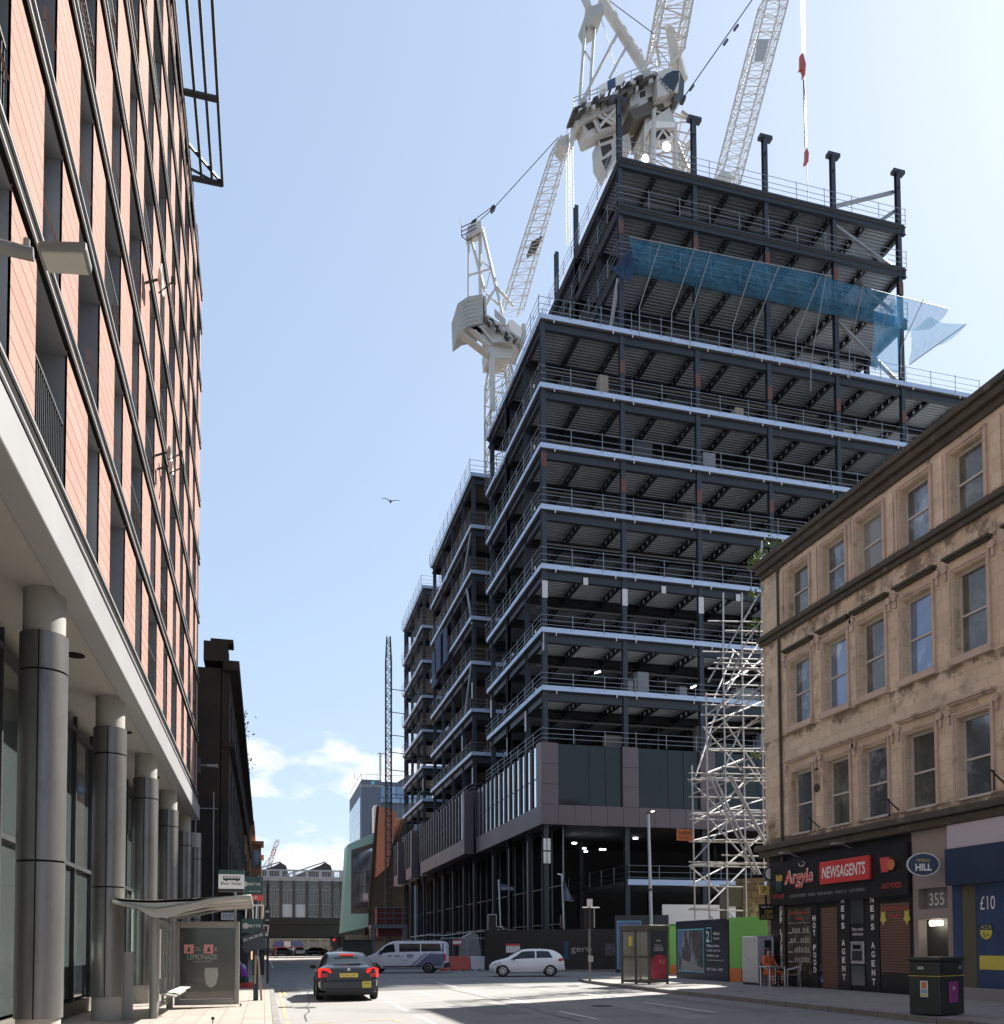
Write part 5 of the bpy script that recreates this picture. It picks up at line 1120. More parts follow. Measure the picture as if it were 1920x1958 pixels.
# right crane jib with hook
Y3=100
Z1=lambda x,y:(1300+x/4.857,y/4.857)
T=thing('crane_jib','pale lattice crane jib with a grey panel rising behind the right of the tower roof','crane',(62,Y3,40))
a=onY(*Z1(420,1760),Y3); b=onY(*Z1(912,-130),Y3)
lattice(T,'jib',a,b,2.6,2.8,'crane',26,SX,(0,1,.2),.12,.045,.0)
slabp(T,'sign_board',[Z1(730,360),Z1(832,365),Z1(785,560),Z1(693,565)],Y3-3.6,.15,'framel')
pst(T,'ladder_rail',[Z1(390,1440),Z1(735,250)],Y3-3,.06,'crane',4)
slabp(T,'jib_heel',[Z1(370,1600),Z1(430,1590),Z1(510,1640),Z1(430,1680),Z1(375,1660)],Y3-2,3,'crane')
T=thing('crane_hook','red crane hook block with a second hook hanging on long ropes above the tower','crane hook',(70,Y3-6,60))
for x0,x1 in ((1123,1135),(1143,1143),(1152,1152),(1162,1164)): pst(T,'hoist_rope',[Z1(x0,-20),Z1(x1,500)],Y3-6,.03,'cable',4)
slabp(T,'hook_block',[Z1(1124,505),Z1(1145,490),Z1(1172,590),Z1(1168,650),Z1(1165,700),Z1(1140,720),Z1(1150,680),Z1(1135,640),Z1(1110,650),Z1(1124,610)],Y3-6.2,.4,'red'); pst(T,'sling',[Z1(1150,740),Z1(1165,1370)],Y3-6,.09,'cable',5); pst(T,'sling',[Z1(1160,700),Z1(1183,1370)],Y3-6,.03,'cable',4)
slabp(T,'lower_hook',[Z1(1172,1390),Z1(1182,1370),Z1(1200,1420),Z1(1195,1500),Z1(1180,1520),Z1(1160,1520),Z1(1172,1460)],Y3-6.2,.4,'red'); pst(T,'tail_rope',[Z1(1180,1520),Z1(1190,1870)],Y3-6,.05,'cable',4)
# hoist mast
T=thing('hoist_mast','slim black lattice hoist mast tied back to the far end of the steel frame','hoist mast',(15.4,118,0))
a=onY(743,1217,118); lattice(T,'mast',(a.x,118,.1),(a.x,118,a.z),.75,.75,'steel_deep',48,(1,0,0),(0,1,0),.07,.04,0)
for y in (1317,1361,1405,1438,1472,1518,1620): b=onY(743,y,118); MB().tube((b.x,118,b.z),(18.6,118.5,b.z-.05),.06,5).build('mast_tie','galv',T)
# ================================================================ FAR END OF THE STREET
# railway bridge
YB_=160
T=thing('railway_bridge','iron railway bridge with tall arched windows and pale parapet across the street end','bridge',(5,YB_,0))
zb=lambda y:onY(560,y,YB_).z
x0=-14;x1=22
ztop,zpb,zw1,zw0,zg=zb(1663),zb(1679),zb(1684),zb(1754),zb(1792)
MB().box(x0,x1,YB_,YB_+30,zw0-1.2,zw0-.02).box(x0,x1,YB_+.4,YB_+30,zg,zw0-1.2).build('girder','bridged',T)
MB().box(x0,x1,YB_-.15,YB_+.4,zpb-.5,zpb).box(x0,x1,YB_-.3,YB_+.1,zpb,zpb+.25).box(x0,x1,YB_-.3,YB_+.1,ztop-.25,ztop).build('parapet','bridgel',T)
r=MB(); x=x0
while x<x1: r.box(x,x+.09,YB_-.14,YB_-.05,zpb+.25,ztop-.25); x+=.3
r.build('balusters','bridgel',T)
px=[onY(v,1720,YB_).x for v in (487,512,537,562,587,612,636,652)]; px=[px[0]-2.45*i for i in (4,3,2,1)]+px
for i,xx in enumerate(px):
    MB().box(xx-.22,xx+.22,YB_-.35,YB_+.2,zw0,zpb-.5).build('pilaster','bridge',T); MB().box(xx-.25,xx+.25,YB_-.36,YB_-.05,zpb,ztop).build('parapet_pier','bridgel',T)
for a,b in zip(px,px[1:]):
    k=px.index(a); lit=k in (6,7)
    g=MB().box(a+.22,b-.22,YB_+.15,YB_+.2,zw0,zpb-.5).build('window','bglass',T)
    if lit: MB().box(a+.25,b-.25,YB_+.10,YB_+.149,zw0,zw0+2.3).build('lower_pane','blit',g)
    f=MB(); c=(a+b)/2; rr_=(b-a)/2-.35; zs=zw1-1.6
    f.path([(c+rr_*math.cos(t),YB_+.08,zs+rr_*math.sin(t)) for t in [i*math.pi/10 for i in range(11)]],.05,4); f.path([(c+.5*math.cos(t),YB_+.08,zs+.5*math.sin(t)) for t in [i*math.pi/8 for i in range(9)]],.03,4)
    for x in (a+.35,c-.45,c,c+.45,b-.35): f.box(x-.03,x+.03,YB_+.04,YB_+.1,zw0,zs)
    for z in (zw0+2.3,zs,zw0+.05): f.box(a+.22,b-.22,YB_+.04,YB_+.1,z-.04,z+.04)
    f.build('window_bars','bridgel',g)
MB().box(x0,x1,YB_+.45,YB_+.5,zw0,zpb).build('rear_wall','bridge',T)
for cx_ in (530,616,470):
    c=onY(cx_,1660,YB_+6); zt=onY(cx_,1654,YB_+6).z
    MB().prism([(c.x-6,YB_+6,ztop-1),(c.x-.4,YB_+6,zt-.1),(c.x+.6,YB_+6,zt+.5),(c.x+1.6,YB_+6,zt-.1),(c.x+2.2,YB_+6,ztop-1)],(0,14,0)).build('station_roof','bridge',T)
    MB().bar((c.x-6.5,YB_+5.9,ztop-.5),(c.x+.6,YB_+5.9,zt+.6),.22).build('roof_glazing_bar','bridgel',T)
MB().box(x0,x0+9.5,YB_+.5,YB_+30,0,zg).box(13.2,x1,YB_+.5,YB_+30,0,zg).build('abutment','bridged',T)
# far crane
T=thing('far_crane','distant faded red and white crane jib above the railway bridge','crane',(-15,330,0))
pts=[(513,1665),(517,1650),(521,1636),(526,1620),(532,1605)]
for i,(a,b) in enumerate(zip(pts,pts[1:])): lattice(T,'jib_section',onY(*a,330),onY(*b,330),1.3,1.3,'pink' if i%2==0 else 'crane',3,(1,0,0),(0,1,0),.13,.07,0)
pst(T,'rope',[(497,1665),(516,1640)],330,.12,'pink',4)
# buildings behind the bridge seen under it
B=thing('far_building','pale stone shops seen through the gap under the railway bridge','building',(5,230,0)); w=MB(); wall_open(w,(-30,230,0),(1,0,0),60,9,[(2+i*3,4.2+i*3,.6,3.3) for i in range(18)],.3); w.box(-30,30,230.35,240,0,9); w.build('wall','tan',B)
T=thing('market_awning','long blue and white awning over the pavement under the bridge','awning',(2,172,0))
a=onY(521,1803,158);b=onY(581,1803,158); MB().prism([(a.x,158,a.z-.4),(a.x+.5,158,a.z+.25),(b.x-.6,158,a.z+.3),(b.x,158,a.z-.35),(b.x,158,a.z-.7),(a.x,158,a.z-.7)],(0,1.8,0)).build('canopy','blueaw',T)
MB().box((a.x+b.x)/2-.7,(a.x+b.x)/2+.4,157.9,157.99,a.z-.72,a.z+.27).build('white_band','whiteb',T); MB().box(a.x,b.x,157.95,157.999,a.z-.85,a.z-.7).build('red_hem','redcl',T)
for x in (a.x+.2,b.x-.2): MB().tube((x,158.5,0),(x,158.5,a.z-.6),.05).build('pole','frame',T)
# teal copper building
T=thing('copper_clad_building','verdigris clad building with big picture window and orange copper flank by the bridge','building',(14,145,0))
N_=lambda x,y:(460+x/6.347,1560+y/6.347)
Lz=lambda x,y:(640+x/7.47,1440+y/7.47)
YT=142
MB().prism([onY(*p,YT) for p in (N_(1300,350),N_(1640,195),N_(1585,1340),N_(1235,1420))],(0,6,0)).build('wall','teal',T)
w=MB().prism([onY(*p,YT-.05) for p in (N_(1345,415),N_(1632,325),N_(1590,1185),N_(1340,1190))],(0,.045,0)).build('window','bridge',T)
g=MB().prism([onY(*p,YT-.1) for p in (N_(1370,470),N_(1625,385),N_(1588,1110),N_(1365,1120))],(0,.045,0)).build('pane','glassm',w)
f=MB()
for x in (1410,1450,1490,1530,1570,1610): f.tube(onY(*N_(x,470-(x-1370)*.33),YT-.13),onY(*N_(x-8,1115),YT-.13),.035,4)
for y in (700,880,1090): f.tube(onY(*N_(1368,y),YT-.13),onY(*N_(1600,y-35),YT-.13),.07,4)
f.build('window_bars','bridge',w)
MB().prism([onY(*p,YT-1.0) for p in (Lz(600,760),Lz(645,765),Lz(620,1100),Lz(585,1780),(705,1795),(707,1710))],(0,7,0)).build('dark_edge','jet',T)
MB().prism([onY(*p,YT-2) for p in (Lz(645,765),Lz(720,775),Lz(800,795),Lz(882,850),Lz(872,960),Lz(825,1240),Lz(770,1620),Lz(585,1780),Lz(615,1200))],(0,8,0)).build('copper_flank','copper',T)
MB().prism([onY(*p,YT-.5) for p in (Lz(565,745),Lz(605,740),Lz(585,1140),Lz(562,1140))],(0,3,0)).build('white_fin','whiteb',T)
MB().prism([onY(*p,YT-1.5) for p in ((716,1682),(745,1655),(775,1560),(790,1560),(790,1800),(705,1800))],(0,6,0)).build('undercroft','jet',T)
MB().prism([onY(*p,YT+3) for p in (Lz(880,925),Lz(985,925),Lz(985,1600),Lz(830,1690))],(0,6,0)).build('stone_flank','tan',T)
MB().box(onY(665,1800,YT).x,onY(745,1800,YT).x,YT-.6,YT+5,0,onY(665,1788,YT).z).build('base_wall','rubb',T)
# hotel
YH=230
T=thing('hotel_tower','slate blue hotel slab with glazed side strip behind the copper clad building','hotel',(30,YH,0))
a=onY(*Lz(385,375),YH); b=onY(*Lz(665,385),YH); c=onY(*Lz(990,385),YH)
MB().box(a.x,b.x,YH,YH+34,0,a.z).build('wall','hotel',T); 
d=onX(*Lz(285,515),a.x); MB().box(a.x-.12,a.x-.001,YH+2.5,YH+33,0,a.z-4).build('side_glazing','hotelg2',T)
MB().box(b.x+.01,c.x+8,YH+3,YH+28,0,onY(*Lz(900,690),YH).z).build('podium','hotel',T); MB().box(b.x+.01,c.x+8,YH+2.5,YH+28,onY(*Lz(900,690),YH).z+.01,a.z-1).build('curtain_glazing','hotelg',T); MB().box(b.x+.02,c.x+8,YH+2.2,YH+28,a.z-.99,a.z).build('roof_band','hotel',T)
text('motel one',onY(*Lz(520,462),YH-.02),(1,0,0),UZ,6.2,.9,'framel',T,.02); MB().lathe([(.55,0),(.55,.05)],onY(*Lz(545,425),YH-.06),axis='y',n=12).build('round_emblem','cyan',T)
r=MB()
for x in (285,320,385,450,610,720): p=onY(*Lz(x,375),YH+1); r.tube((p.x,YH+1,a.z),(p.x,YH+1,a.z+1.6),.08,4)
r.tube((a.x,YH+1,a.z+1.6),(c.x,YH+1,a.z+1.6),.08,4); r.tube((a.x,YH+1,a.z+1.6),(a.x,YH+33,a.z+1.6),.08,4); r.build('roof_railing','framel',T)
ms=MB()
for x in (645,660): p=onY(*Lz(x,380),YH+2); ms.tube((p.x,YH+2,a.z),(p.x,YH+2,a.z+7.5),.1,4)
p=onY(*Lz(612,150),YH+2); q=onY(*Lz(720,150),YH+2); ms.tube((p.x,YH+2,a.z+7.5),(q.x,YH+2,a.z+7.5),.1,4); ms.build('aerial_mast','frame',T)
p=onY(*Lz(800,325),YH+8); MB().prism([(p.x,YH+8,a.z),(p.x+5,YH+8,a.z+3.2),(p.x+12,YH+8,a.z+3.6),(p.x+12,YH+8,a.z)],(0,10,0)).build('roof_plant','bridge',T)
# red hoist enclosure
YR=110
T=thing('hoist_gantry','dark red mesh hoist enclosure on grey steel legs below the copper flank','hoist enclosure',(13,YR,0))
def b2(x0,y0,x1,y1,Y,th,m,nm,T): a=onY(x0,y0,Y);b=onY(x1,y1,Y); return MB().box(min(a.x,b.x),max(a.x,b.x),Y,Y+th,min(a.z,b.z),max(a.z,b.z)).build(nm,m,T)
b2(721,1736,770,1769,YR,2,'redmesh','mesh_panel',T); b2(723,1775,768,1791,YR+.3,2,'redmesh','mesh_panel',T)
fr=MB()
for x in (721,737,753,770): a=onY(x,1733,YR-.1);b=onY(x,1770,YR-.1); fr.tube(a,b,.05,5)
for y in (1736,1746,1757,1768): fr.tube(onY(716,y,YR-.1),onY(778,y,YR-.1),.05,5)
fr.build('mesh_frame','tgrey',T)
a=onY(709,1769,YR-.2);b=onY(779,1775,YR-.2); g=MB().box(a.x,b.x,YR-.3,YR+2,b.z,a.z); 
for x in (712,774): q=onY(x,1775,YR); g.box(q.x-.3,q.x+.3,YR-.2,YR+.3,0,b.z)
g.build('steel_legs','tgrey',T)
T=thing('site_wall','low rubble coloured site wall behind the van bonnet','wall',(10,100,0)); a=onY(656,1799,100);b=onY(712,1799,100); MB().box(a.x,b.x,100,100.5,0,a.z).build('wall_face','rubb',T); MB().box(a.x-.1,b.x+.1,99.9,100.6,a.z,a.z+.12).build('coping','bridge',T)
# ================================================================ BARRIERS AND FENCES
def fence(name,label,p,q,h=2.0,m='galv',gp=None):
    t=thing(name,label,'fence',(p[0],p[1],0),group=gp); f=MB(); P_=Vector((*p,0));Q=Vector((*q,0))
    f.path([P_+Vector((0,0,.1)),P_+Vector((0,0,h-.12)),P_.lerp(Q,.04)+Vector((0,0,h)),P_.lerp(Q,.96)+Vector((0,0,h)),Q+Vector((0,0,h-.12)),Q+Vector((0,0,.1))],.035,6); f.tube(P_+Vector((0,0,.15)),Q+Vector((0,0,.15)),.025); f.build('panel_frame','galv',t)
    w=MB(); n=int((Q-P_).length/.12)
    for i in range(1,n): a=P_.lerp(Q,i/n); w.bar(a+Vector((0,0,.15)),a+Vector((0,0,h)),.008)
    for i in range(1,8): w.bar(P_+Vector((0,0,i*h/8)),Q+Vector((0,0,i*h/8)),.008)
    w.build('wire_mesh','galv',t)
    return t
Z5_=lambda x,y:(740+x/5.6,1500+y/5.6)
f1=[onZ(840,1857),onZ(893,1858),onZ(948,1860)]
FY=58.5
g='wire mesh site fence panels'
def fx(x): return onY(x,1800,FY).x
fence('mesh_fence','wire mesh fence panel with red and white notice behind the red barrier',(fx(841),FY),(fx(892),FY),2.15,gp=g)
fence('mesh_fence','wire mesh fence panel behind the white barrier left of the hatchback',(fx(895),FY),(fx(946),FY-.2),2.15,gp=g)
t=thing('warning_notice','red and white warning notice hung on the mesh fence above the red barrier','notice',(fx(866)-.3,FY-.1,1.5)); a=onY(866,1797,FY-.08); b=onY(882,1807,FY-.08); MB().box(a.x,b.x,FY-.1,FY-.06,b.z,a.z).build('notice_board','whiteb',t); MB().box(a.x,b.x,FY-.105,FY-.101,a.z-.08,a.z).box(a.x,b.x,FY-.105,FY-.101,b.z,b.z+.08).build('red_band','redl',t)
def barrier(x0,x1,m,label):
    t=thing('road_barrier',label,'barrier',((x0+x1)/2,FY-1,0),group='plastic road barriers')
    Y=FY-1.2; MB().prism([(x0,Y-.3,.08),(x0,Y+.3,.08),(x0,Y+.25,.3),(x0,Y+.1,.95),(x0,Y-.1,.95),(x0,Y-.25,.3)],(x1-x0,0,0)).build('barrier_body',m,t,bevel=.04)
    for i in (.12,.45,.78): MB().box(x0+(x1-x0)*i,x0+(x1-x0)*(i+.12),Y-.31,Y+.31,0,.12).build('barrier_foot',m,t)
xs=[onY(v,1850,FY-1.2).x for v in (838,898,940)]
barrier(xs[0],xs[1],'red','red water-filled plastic road barrier behind the van'); barrier(xs[1]+.03,xs[2],'barw','grey-white plastic road barrier left of the hatchback')
T=thing('site_sheeting','grey sheeted pile behind the mesh fence panels','sheeting',(14,61,0)); a=onY(880,1785,61);b=onY(915,1785,61); MB().prism([(a.x,61,0),(a.x+.2,61,2.2),(b.x-.4,61,2.6),(b.x,61,2.4),(b.x+.3,61,0)],(0,1,0)).build('sheet','tgrey',T)
T=thing('cable_run','sagging cable along the top of the site hoarding','cable',(15,60,2.4)); MB().path([onY(x,y,61) for x,y in ((785,1792),(820,1788),(850,1789),(870,1786),(885,1784),(905,1782),(925,1781),(960,1779),(985,1778))],.04,5).build('cable_line','framel',T)
# ================================================================ STREET LAMPS, SIGNALS, FLAGS
T=thing('street_lamp','tall pale street lamp lit at its tip in front of the tower','street lamp',(20,45,.12))
a=onY(1240,1556,45); xg=onY(1243,1740,45).x
MB().tube((xg+.1,45,.1),(a.x,45,a.z),.11,10,.07).build('lamp_post','lampw',T,smooth=True); MB().tube((a.x+.05,45,a.z*.52),(a.x+.05,45,a.z*.52+.12),.13,10).build('post_collar','frame',T); MB().bar((a.x-.08,45,a.z+.02),(a.x+.28,44.95,a.z+.1),.16,.09).build('lamp_head','frame',T)
b=onY(1247,1552,44.9); MB().bar((a.x+.12,44.9,a.z+.1),(a.x+.3,44.9,a.z+.14),.1,.04).build('lit_lamp','lit',T)
def flag(x,ytop,ybot,Y,pts,m,label,txt=None):
    T=thing('flag_pole',label,'flag',(onY(x,ybot,Y).x,Y,.1)); a=onY(x,ytop,Y);b=onY(x+4,ybot,Y); MB().tube(b,a,.05,8).build('pole','lampw',T)
    q=[onY(u,v,Y-.02) for u,v in pts]
    def fn(u,v): 
        i=v*(len(q)//2-1); k=min(int(i),len(q)//2-2); t=i-k; l_=q[k].lerp(q[k+1],t); r_=q[-1-k].lerp(q[-2-k],t); p=l_.lerp(r_,u); p.y+=.12*math.sin(u*7+v*3); return p
    f=MB().grid(fn,10,8).build('flag_cloth',m,T,smooth=True); return T,q
T,q=flag(1074,1671,1776,54.3,[(1076,1683),(1076,1700),(1077,1722),(1098,1724),(1091,1708),(1083,1692)],'hotel','white pole with a drooping lilac grey flag in front of the dark lobby')
MB().bar(onY(1066,1671,54.3),onY(1075,1673,54.3),.08).build('pole_cap','whiteb',T)
T,q=flag(953,1682,1774,56,[(956,1689),(956,1703),(985,1704),(985,1696)],'navy','white pole with dark navy flag reading MULTIPLEX before the lobby columns'); text('MULTIPLEX',onY(970,1699,55.8),(1,0,0),UZ,.85,.14,'framel',T,.01)
# traffic light at the island
def tl(x,ybase,ytop,label,head=True):
    p=onZ(x,ybase,.1); T=thing('traffic_light',label,'traffic light',(p.x,p.y,.1)); h=onY(x,ytop,p.y).z
    MB().tube(p,(p.x,p.y,h),.055,8).build('post','lampg',T)
    hd=MB().box(p.x-.16,p.x+.16,p.y-.05,p.y+.2,h-.95,h-.1).build('signal_head','signblk',T); l_=MB()
    return T,p,h
T,p,h=tl(1128,1878,1733,'traffic signal post with white brackets standing at the pavement corner')
MB().tube((p.x-.3,p.y,h-.05),(p.x+.45,p.y,h-.05),.03).build('bracket','whiteb',T); MB().box(p.x-.12,p.x+.1,p.y-.14,p.y-.06,h-.02,h+.3).build('detector','whiteb',T); MB().tube((p.x+.22,p.y,h-.9),(p.x+.22,p.y,h-.1),.025).build('side_post','framel',T); MB().box(p.x-.1,p.x+.1,p.y-.16,p.y-.06,.95,1.2).build('push_button','framel',T)
T,p,h=tl(1078,1853,1747,'grey signal post before the black hoarding behind the hatchback'); MB().box(p.x-.3,p.x-.06,p.y-.1,p.y+.1,.8,1.4).build('control_box','framel',T); MB().tube((p.x-.6,p.y,0),(p.x-.6,p.y,1.4),.06).build('short_post','framel',T)
T=thing('signal_backboard','black signal backing board with a white outline beyond the hatchback roof','traffic light',(15,57,2)); Yq=57.0
def bq(pts,m,nm,dy,T=T,th=.04): MB().prism([onY(x,y,Yq+dy) for x,y in pts],(0,th,0)).build(nm,m,T)
O_=[(933,1749),(949,1749),(949,1772),(961,1772),(961,1787),(933,1787)]; bq(O_,'signblk','board',0); ln=MB(); ln.path([onY(x,y,Yq-.03) for x,y in O_+[O_[0]]],.035,5); ln.build('white_outline','framel',T)
MB().lathe([(.12,0),(.12,.05)],onY(953,1780,Yq-.1),axis='y',n=14).build('lamp_face','bridgel',T); a=onY(937,1787,Yq); MB().tube((a.x,Yq,0),(a.x,Yq,a.z),.06).build('post','lampg',T)
T=thing('traffic_light','far traffic signal showing red under the railway bridge','traffic light',(12,150,0)); a=onY(642,1797,150); MB().tube((a.x,150,0),(a.x,150,a.z+.8),.07).build('post','frame',T); MB().box(a.x-.25,a.x+.25,149.8,150,a.z-1.6,a.z+.5).build('signal_head','signblk',T); MB().lathe([(.22,0),(.22,.05)],(a.x-.3,149.7,a.z),axis='y',n=12).build('red_lamp','tail',T)
# sign pole on the left pavement with agents boards
p=onZ(489,1913,.12)
T=thing('sign_pole','black lamp post on the left pavement carrying the letting boards','post',(p.x,p.y,.12)); MB().tube(p,(p.x,p.y,3.7),.075,10).build('post','steel',T,smooth=True)
YP=p.y
def brd(x0,y0,x1,y1,Y,m,name,label,th=.03,cat='sign'):
    a=onY(x0,y0,Y);b=onY(x1,y1,Y); t=thing(name,label,cat,(a.x,Y,b.z)); MB().box(a.x,b.x,Y-th/2,Y+th/2,b.z,a.z).build('board_panel',m,t); return t,(a+b)/2-Vector((0,th/2+.003,0)),b.x-a.x,a.z-b.z
X_=(1,0,0)
t,c,w_,h_=brd(465,1676,503,1722,YP-.14,'darkgrn','agent_board','upper dark green RETTIE estate board with red SOLD strip'); text('RETTIE',c+Vector((.07*w_,0,.18*h_)),X_,UZ,w_*.6,h_*.1,'white',t,.006); text('0141 471 0799',c+Vector((.05,0,-.12*h_)),X_,UZ,w_*.55,h_*.05,'white',t,.006)
MB().box(c.x-w_/2,c.x+w_/2,c.y-.012,c.y,c.z-h_/2,c.z-h_*.27).build('sold_strip','redl',t); text('SOLD',c+Vector((0,-.012,-.38*h_)),X_,UZ,w_*.45,h_*.12,'white',t,.006); MB().lathe([(.075,0),(.075,.005)],c+Vector((-w_*.4,-.006,.18*h_)),axis='y',n=16).build('emblem','framel',t)
t,c,w_,h_=brd(462,1757,502,1784,YP-.14,'darkgrn','agent_board','lower dark green RETTIE board behind the lamp post'); text('RETTIE',c+Vector((.13*w_,0,.0)),X_,UZ,w_*.55,h_*.18,'white',t,.006); MB().lathe([(.085,0),(.085,.005)],c+Vector((-w_*.3,-.006,0)),axis='y',n=16).build('emblem','framel',t)
t=thing('agent_board','tilted navy letting board with phone number low on the lamp post','sign',(p.x,YP,1.2)); q=[onY(x,y,YP-.2) for x,y in ((462,1791),(506,1776),(509,1812),(468,1822))]; MB().prism(q,(0,.03,0)).build('board_panel','hoardn',t)
c=(q[0]+q[1])/2+Vector((0,-.006,-.13)); d=(q[1]-q[0]).normalized(); text('DFC  0141 339 1222',c,d,d.cross(Vector((0,1,0))),.55,.075,'white',t,.004); t,c,w_,h_=brd(423,1745,448,1759,28,'vang','agent_board','pale blue TO LET board half hidden behind the shelter roof'); text('TO LET',c,X_,UZ,w_*.8,h_*.5,'navy',t,.004)
t=thing('open_frame','empty white board frames between the two green estate boards','sign',(p.x,YP,3)); f=MB()
for q in (((472,1722),(470,1757)),((483,1722),(484,1757)),((491,1731),(490,1757)),((491,1731),(504,1731)),((504,1731),(502,1757)),((480,1731),(491,1731))): f.bar(onY(*q[0],YP-.1),onY(*q[1],YP-.1),.035)
f.build('board_frame','white',t)
t=thing('timber_prop','weathered timber prop leaning on the black lamp post','prop',(p.x+.2,YP,.12)); b=onZ(500,1913,.12); MB().bar(b,(p.x+.06,YP-.1,1.35),.09,.06).build('timber','wood',t); MB().bar((p.x-.02,YP-.12,.6),(p.x+.0,YP-.1,1.4),.12,.05).build('timber_foot','wood',t)
t=thing('signal_side_view','black traffic signal with poster board seen edge-on behind the estate boards','traffic light',(p.x+.4,38,2)); 
b2(506,1733,516,1760,38,.3,'signblk','signal_head',t); b2(508,1741,515,1745,37.9,.1,'framel','hood',t); b2(508,1758,514,1761,37.9,.1,'framel','hood',t); q=[onY(x,y,37.8) for x,y in ((503,1768),(515,1769),(512,1791),(505,1788))]; MB().prism(q,(0,.03,0)).build('poster_board','whiteb',t); q=[onY(x,y,37.77) for x,y in ((505,1771),(512,1771),(510,1785),(506,1783))]; MB().prism(q,(0,.01,0)).build('poster_print','redmesh',t); a=onY(512,1800,38); MB().tube((a.x,38.1,.1),(a.x,38.1,a.z+2.4),.05).build('post','frame',t)
def binn(x,y,label,w=.5,h=1.25):
    t=thing('litter_bin',label,'bin',(x,y,.12)); MB().box(x-w/2,x+w/2,y-w/2,y+w/2,.12,h).build('bin_body','bin',t,bevel=.03); MB().box(x-w/2-.04,x+w/2+.04,y-w/2-.04,y+w/2+.04,h,h+.12).build('bin_lid','bin',t,bevel=.03); return t
binn(-.35,50.0,'dark litter bin on the left kerb behind the sign boards',.62,1.4)
t=thing('utility_cabinet','black utility cabinet on the far left pavement beside the bin','cabinet',(-1.2,47,.12)); MB().box(-1.5,-.85,46.8,47.2,.12,1.5).build('cabinet_body','bin',t,bevel=.02); MB().box(-1.45,-.9,46.78,46.799,.3,1.4).build('cabinet_door','signblk',t)
# big twin bin at right foreground
bx0,bx1=13.48,14.02
t=thing('twin_litter_bin','large dark green double litter bin on the right pavement near the camera','bin',(13.9,15.9,.12))
Q0=Vector((13.42,16.25,0));Q1=Vector((13.98,15.22,0)); 
q0=onZ(1738,1950,.12);q1=onZ(1811,1958,.12); q1=Vector((14.05,15.75,0)); q0=Vector((13.42,16.2,0))
q0=onY(1738,1900,16.1);q1=onY(1788,1900,15.7);q2=onY(1841,1900,15.9)
P_=[Vector((q0.x,16.1,0)),Vector((q1.x,15.55,0)),Vector((q2.x,15.85,0))]; P_.append(P_[0]+P_[2]-P_[1])
cn_=sum(P_,Vector())/4
MB().prism([cn_+(v-cn_)*1.0+Vector((0,0,.14)) for v in P_],(0,0,.82)).build('bin_body','bin',t,bevel=.03)
MB().prism([cn_+(v-cn_)*.97+Vector((0,0,.97)) for v in P_],(0,0,.30)).build('bin_hood','bin',t,bevel=.03)
MB().prism([cn_+(v-cn_)*1.04+Vector((0,0,1.271)) for v in P_],(0,0,.09)).build('bin_lid','bin',t,bevel=.03)
MB().prism([cn_+(v-cn_)*1.02+Vector((0,0,.955)) for v in P_],(0,0,.014)).build('gold_band','gold',t)
def face(a,b,u0,u1,z0,z1,lift): 
    d=(b-a); n=d.cross(Vector((0,0,1))).normalized()*lift; return [a+d*u0+n+Vector((0,0,z0)),a+d*u1+n+Vector((0,0,z0)),a+d*u1+n+Vector((0,0,z1)),a+d*u0+n+Vector((0,0,z1))],d.normalized(),n
for a,b,u0,u1,z0,z1,m in ((P_[1],P_[2],.1,.85,1.06,1.19,'tdark'),(P_[0],P_[1],.3,.5,1.1,1.16,'framel'),(P_[1],P_[2],.76,.86,1.1,1.17,'framel')):
    MB().poly(face(a,b,u0,u1,z0,z1,.012 if m!='tdark' else .006)[0]).build('slot' if m=='tdark' else 'label_sticker',m,t)
f_,d,n=face(P_[0],P_[1],.38,.62,.52,.86,.012); s_=MB().poly(f_).build('council_sticker','whiteb',t); 
MB().poly(face(P_[0],P_[1],.42,.58,.70,.84,.016)[0]).build('orange_emblem','orange',s_); MB().poly(face(P_[0],P_[1],.40,.60,.60,.68,.016)[0]).build('teal_wave','teal',s_); MB().poly(face(P_[0],P_[1],.40,.60,.54,.58,.016)[0]).build('gold_line','gold',s_)
f_,d,n=face(P_[1],P_[2],.32,.72,.40,.84,.012); s_=MB().poly(f_).build('magenta_sticker','purple',t); text('3R',P_[1]+(P_[2]-P_[1])*.52+n*1.4+Vector((0,0,.70)),d,UZ,.12,.07,'white',s_,.004)
# ================================================================ BUS SHELTER
T=thing('bus_shelter','grey bus shelter with curved roof, glass back and a large advert end panel','bus shelter',(-1.6,22,.12))
xb=-2.3
MB().tube((xb,20.4,.12),(xb,20.4,2.5),.1,12).tube((xb,23.6,.12),(xb,23.6,2.5),.08,12).build('post','pgrey',T,smooth=True)
def rf(u,v): 
    x=-3.0+(2.7)*u; y=19.4+5.0*v; z=2.62+ (.13*((x-xb)/2.0)**1.3 if x>xb else .07*((xb-x)/.95)**1.5); return Vector((x,y,z))
rm=MB().grid(rf,14,6); ro=rm.build('roof','shroof',T,smooth=True,solid=.06)
for v in (0,.33,.66,1): MB().path([rf(u/10,v)-Vector((0,0,.05+.16*max(0,1-abs(u/10-.32)/.4))) for u in range(0,11)],.045,6).build('roof_rib','pgrey',T,smooth=True)
MB().prism([rf(0,0)-Vector((0,0,.0)),rf(.15,0),rf(.3,0),rf(.34,0)-Vector((0,0,.0)),rf(.6,0),rf(.9,0),rf(.6,0)-Vector((0,0,.2)),rf(.38,0)-Vector((0,0,.38)),rf(.28,0)-Vector((0,0,.35)),rf(.12,0)-Vector((0,0,.12))],(0,.12,0)).build('roof_bracket','shroof',T)
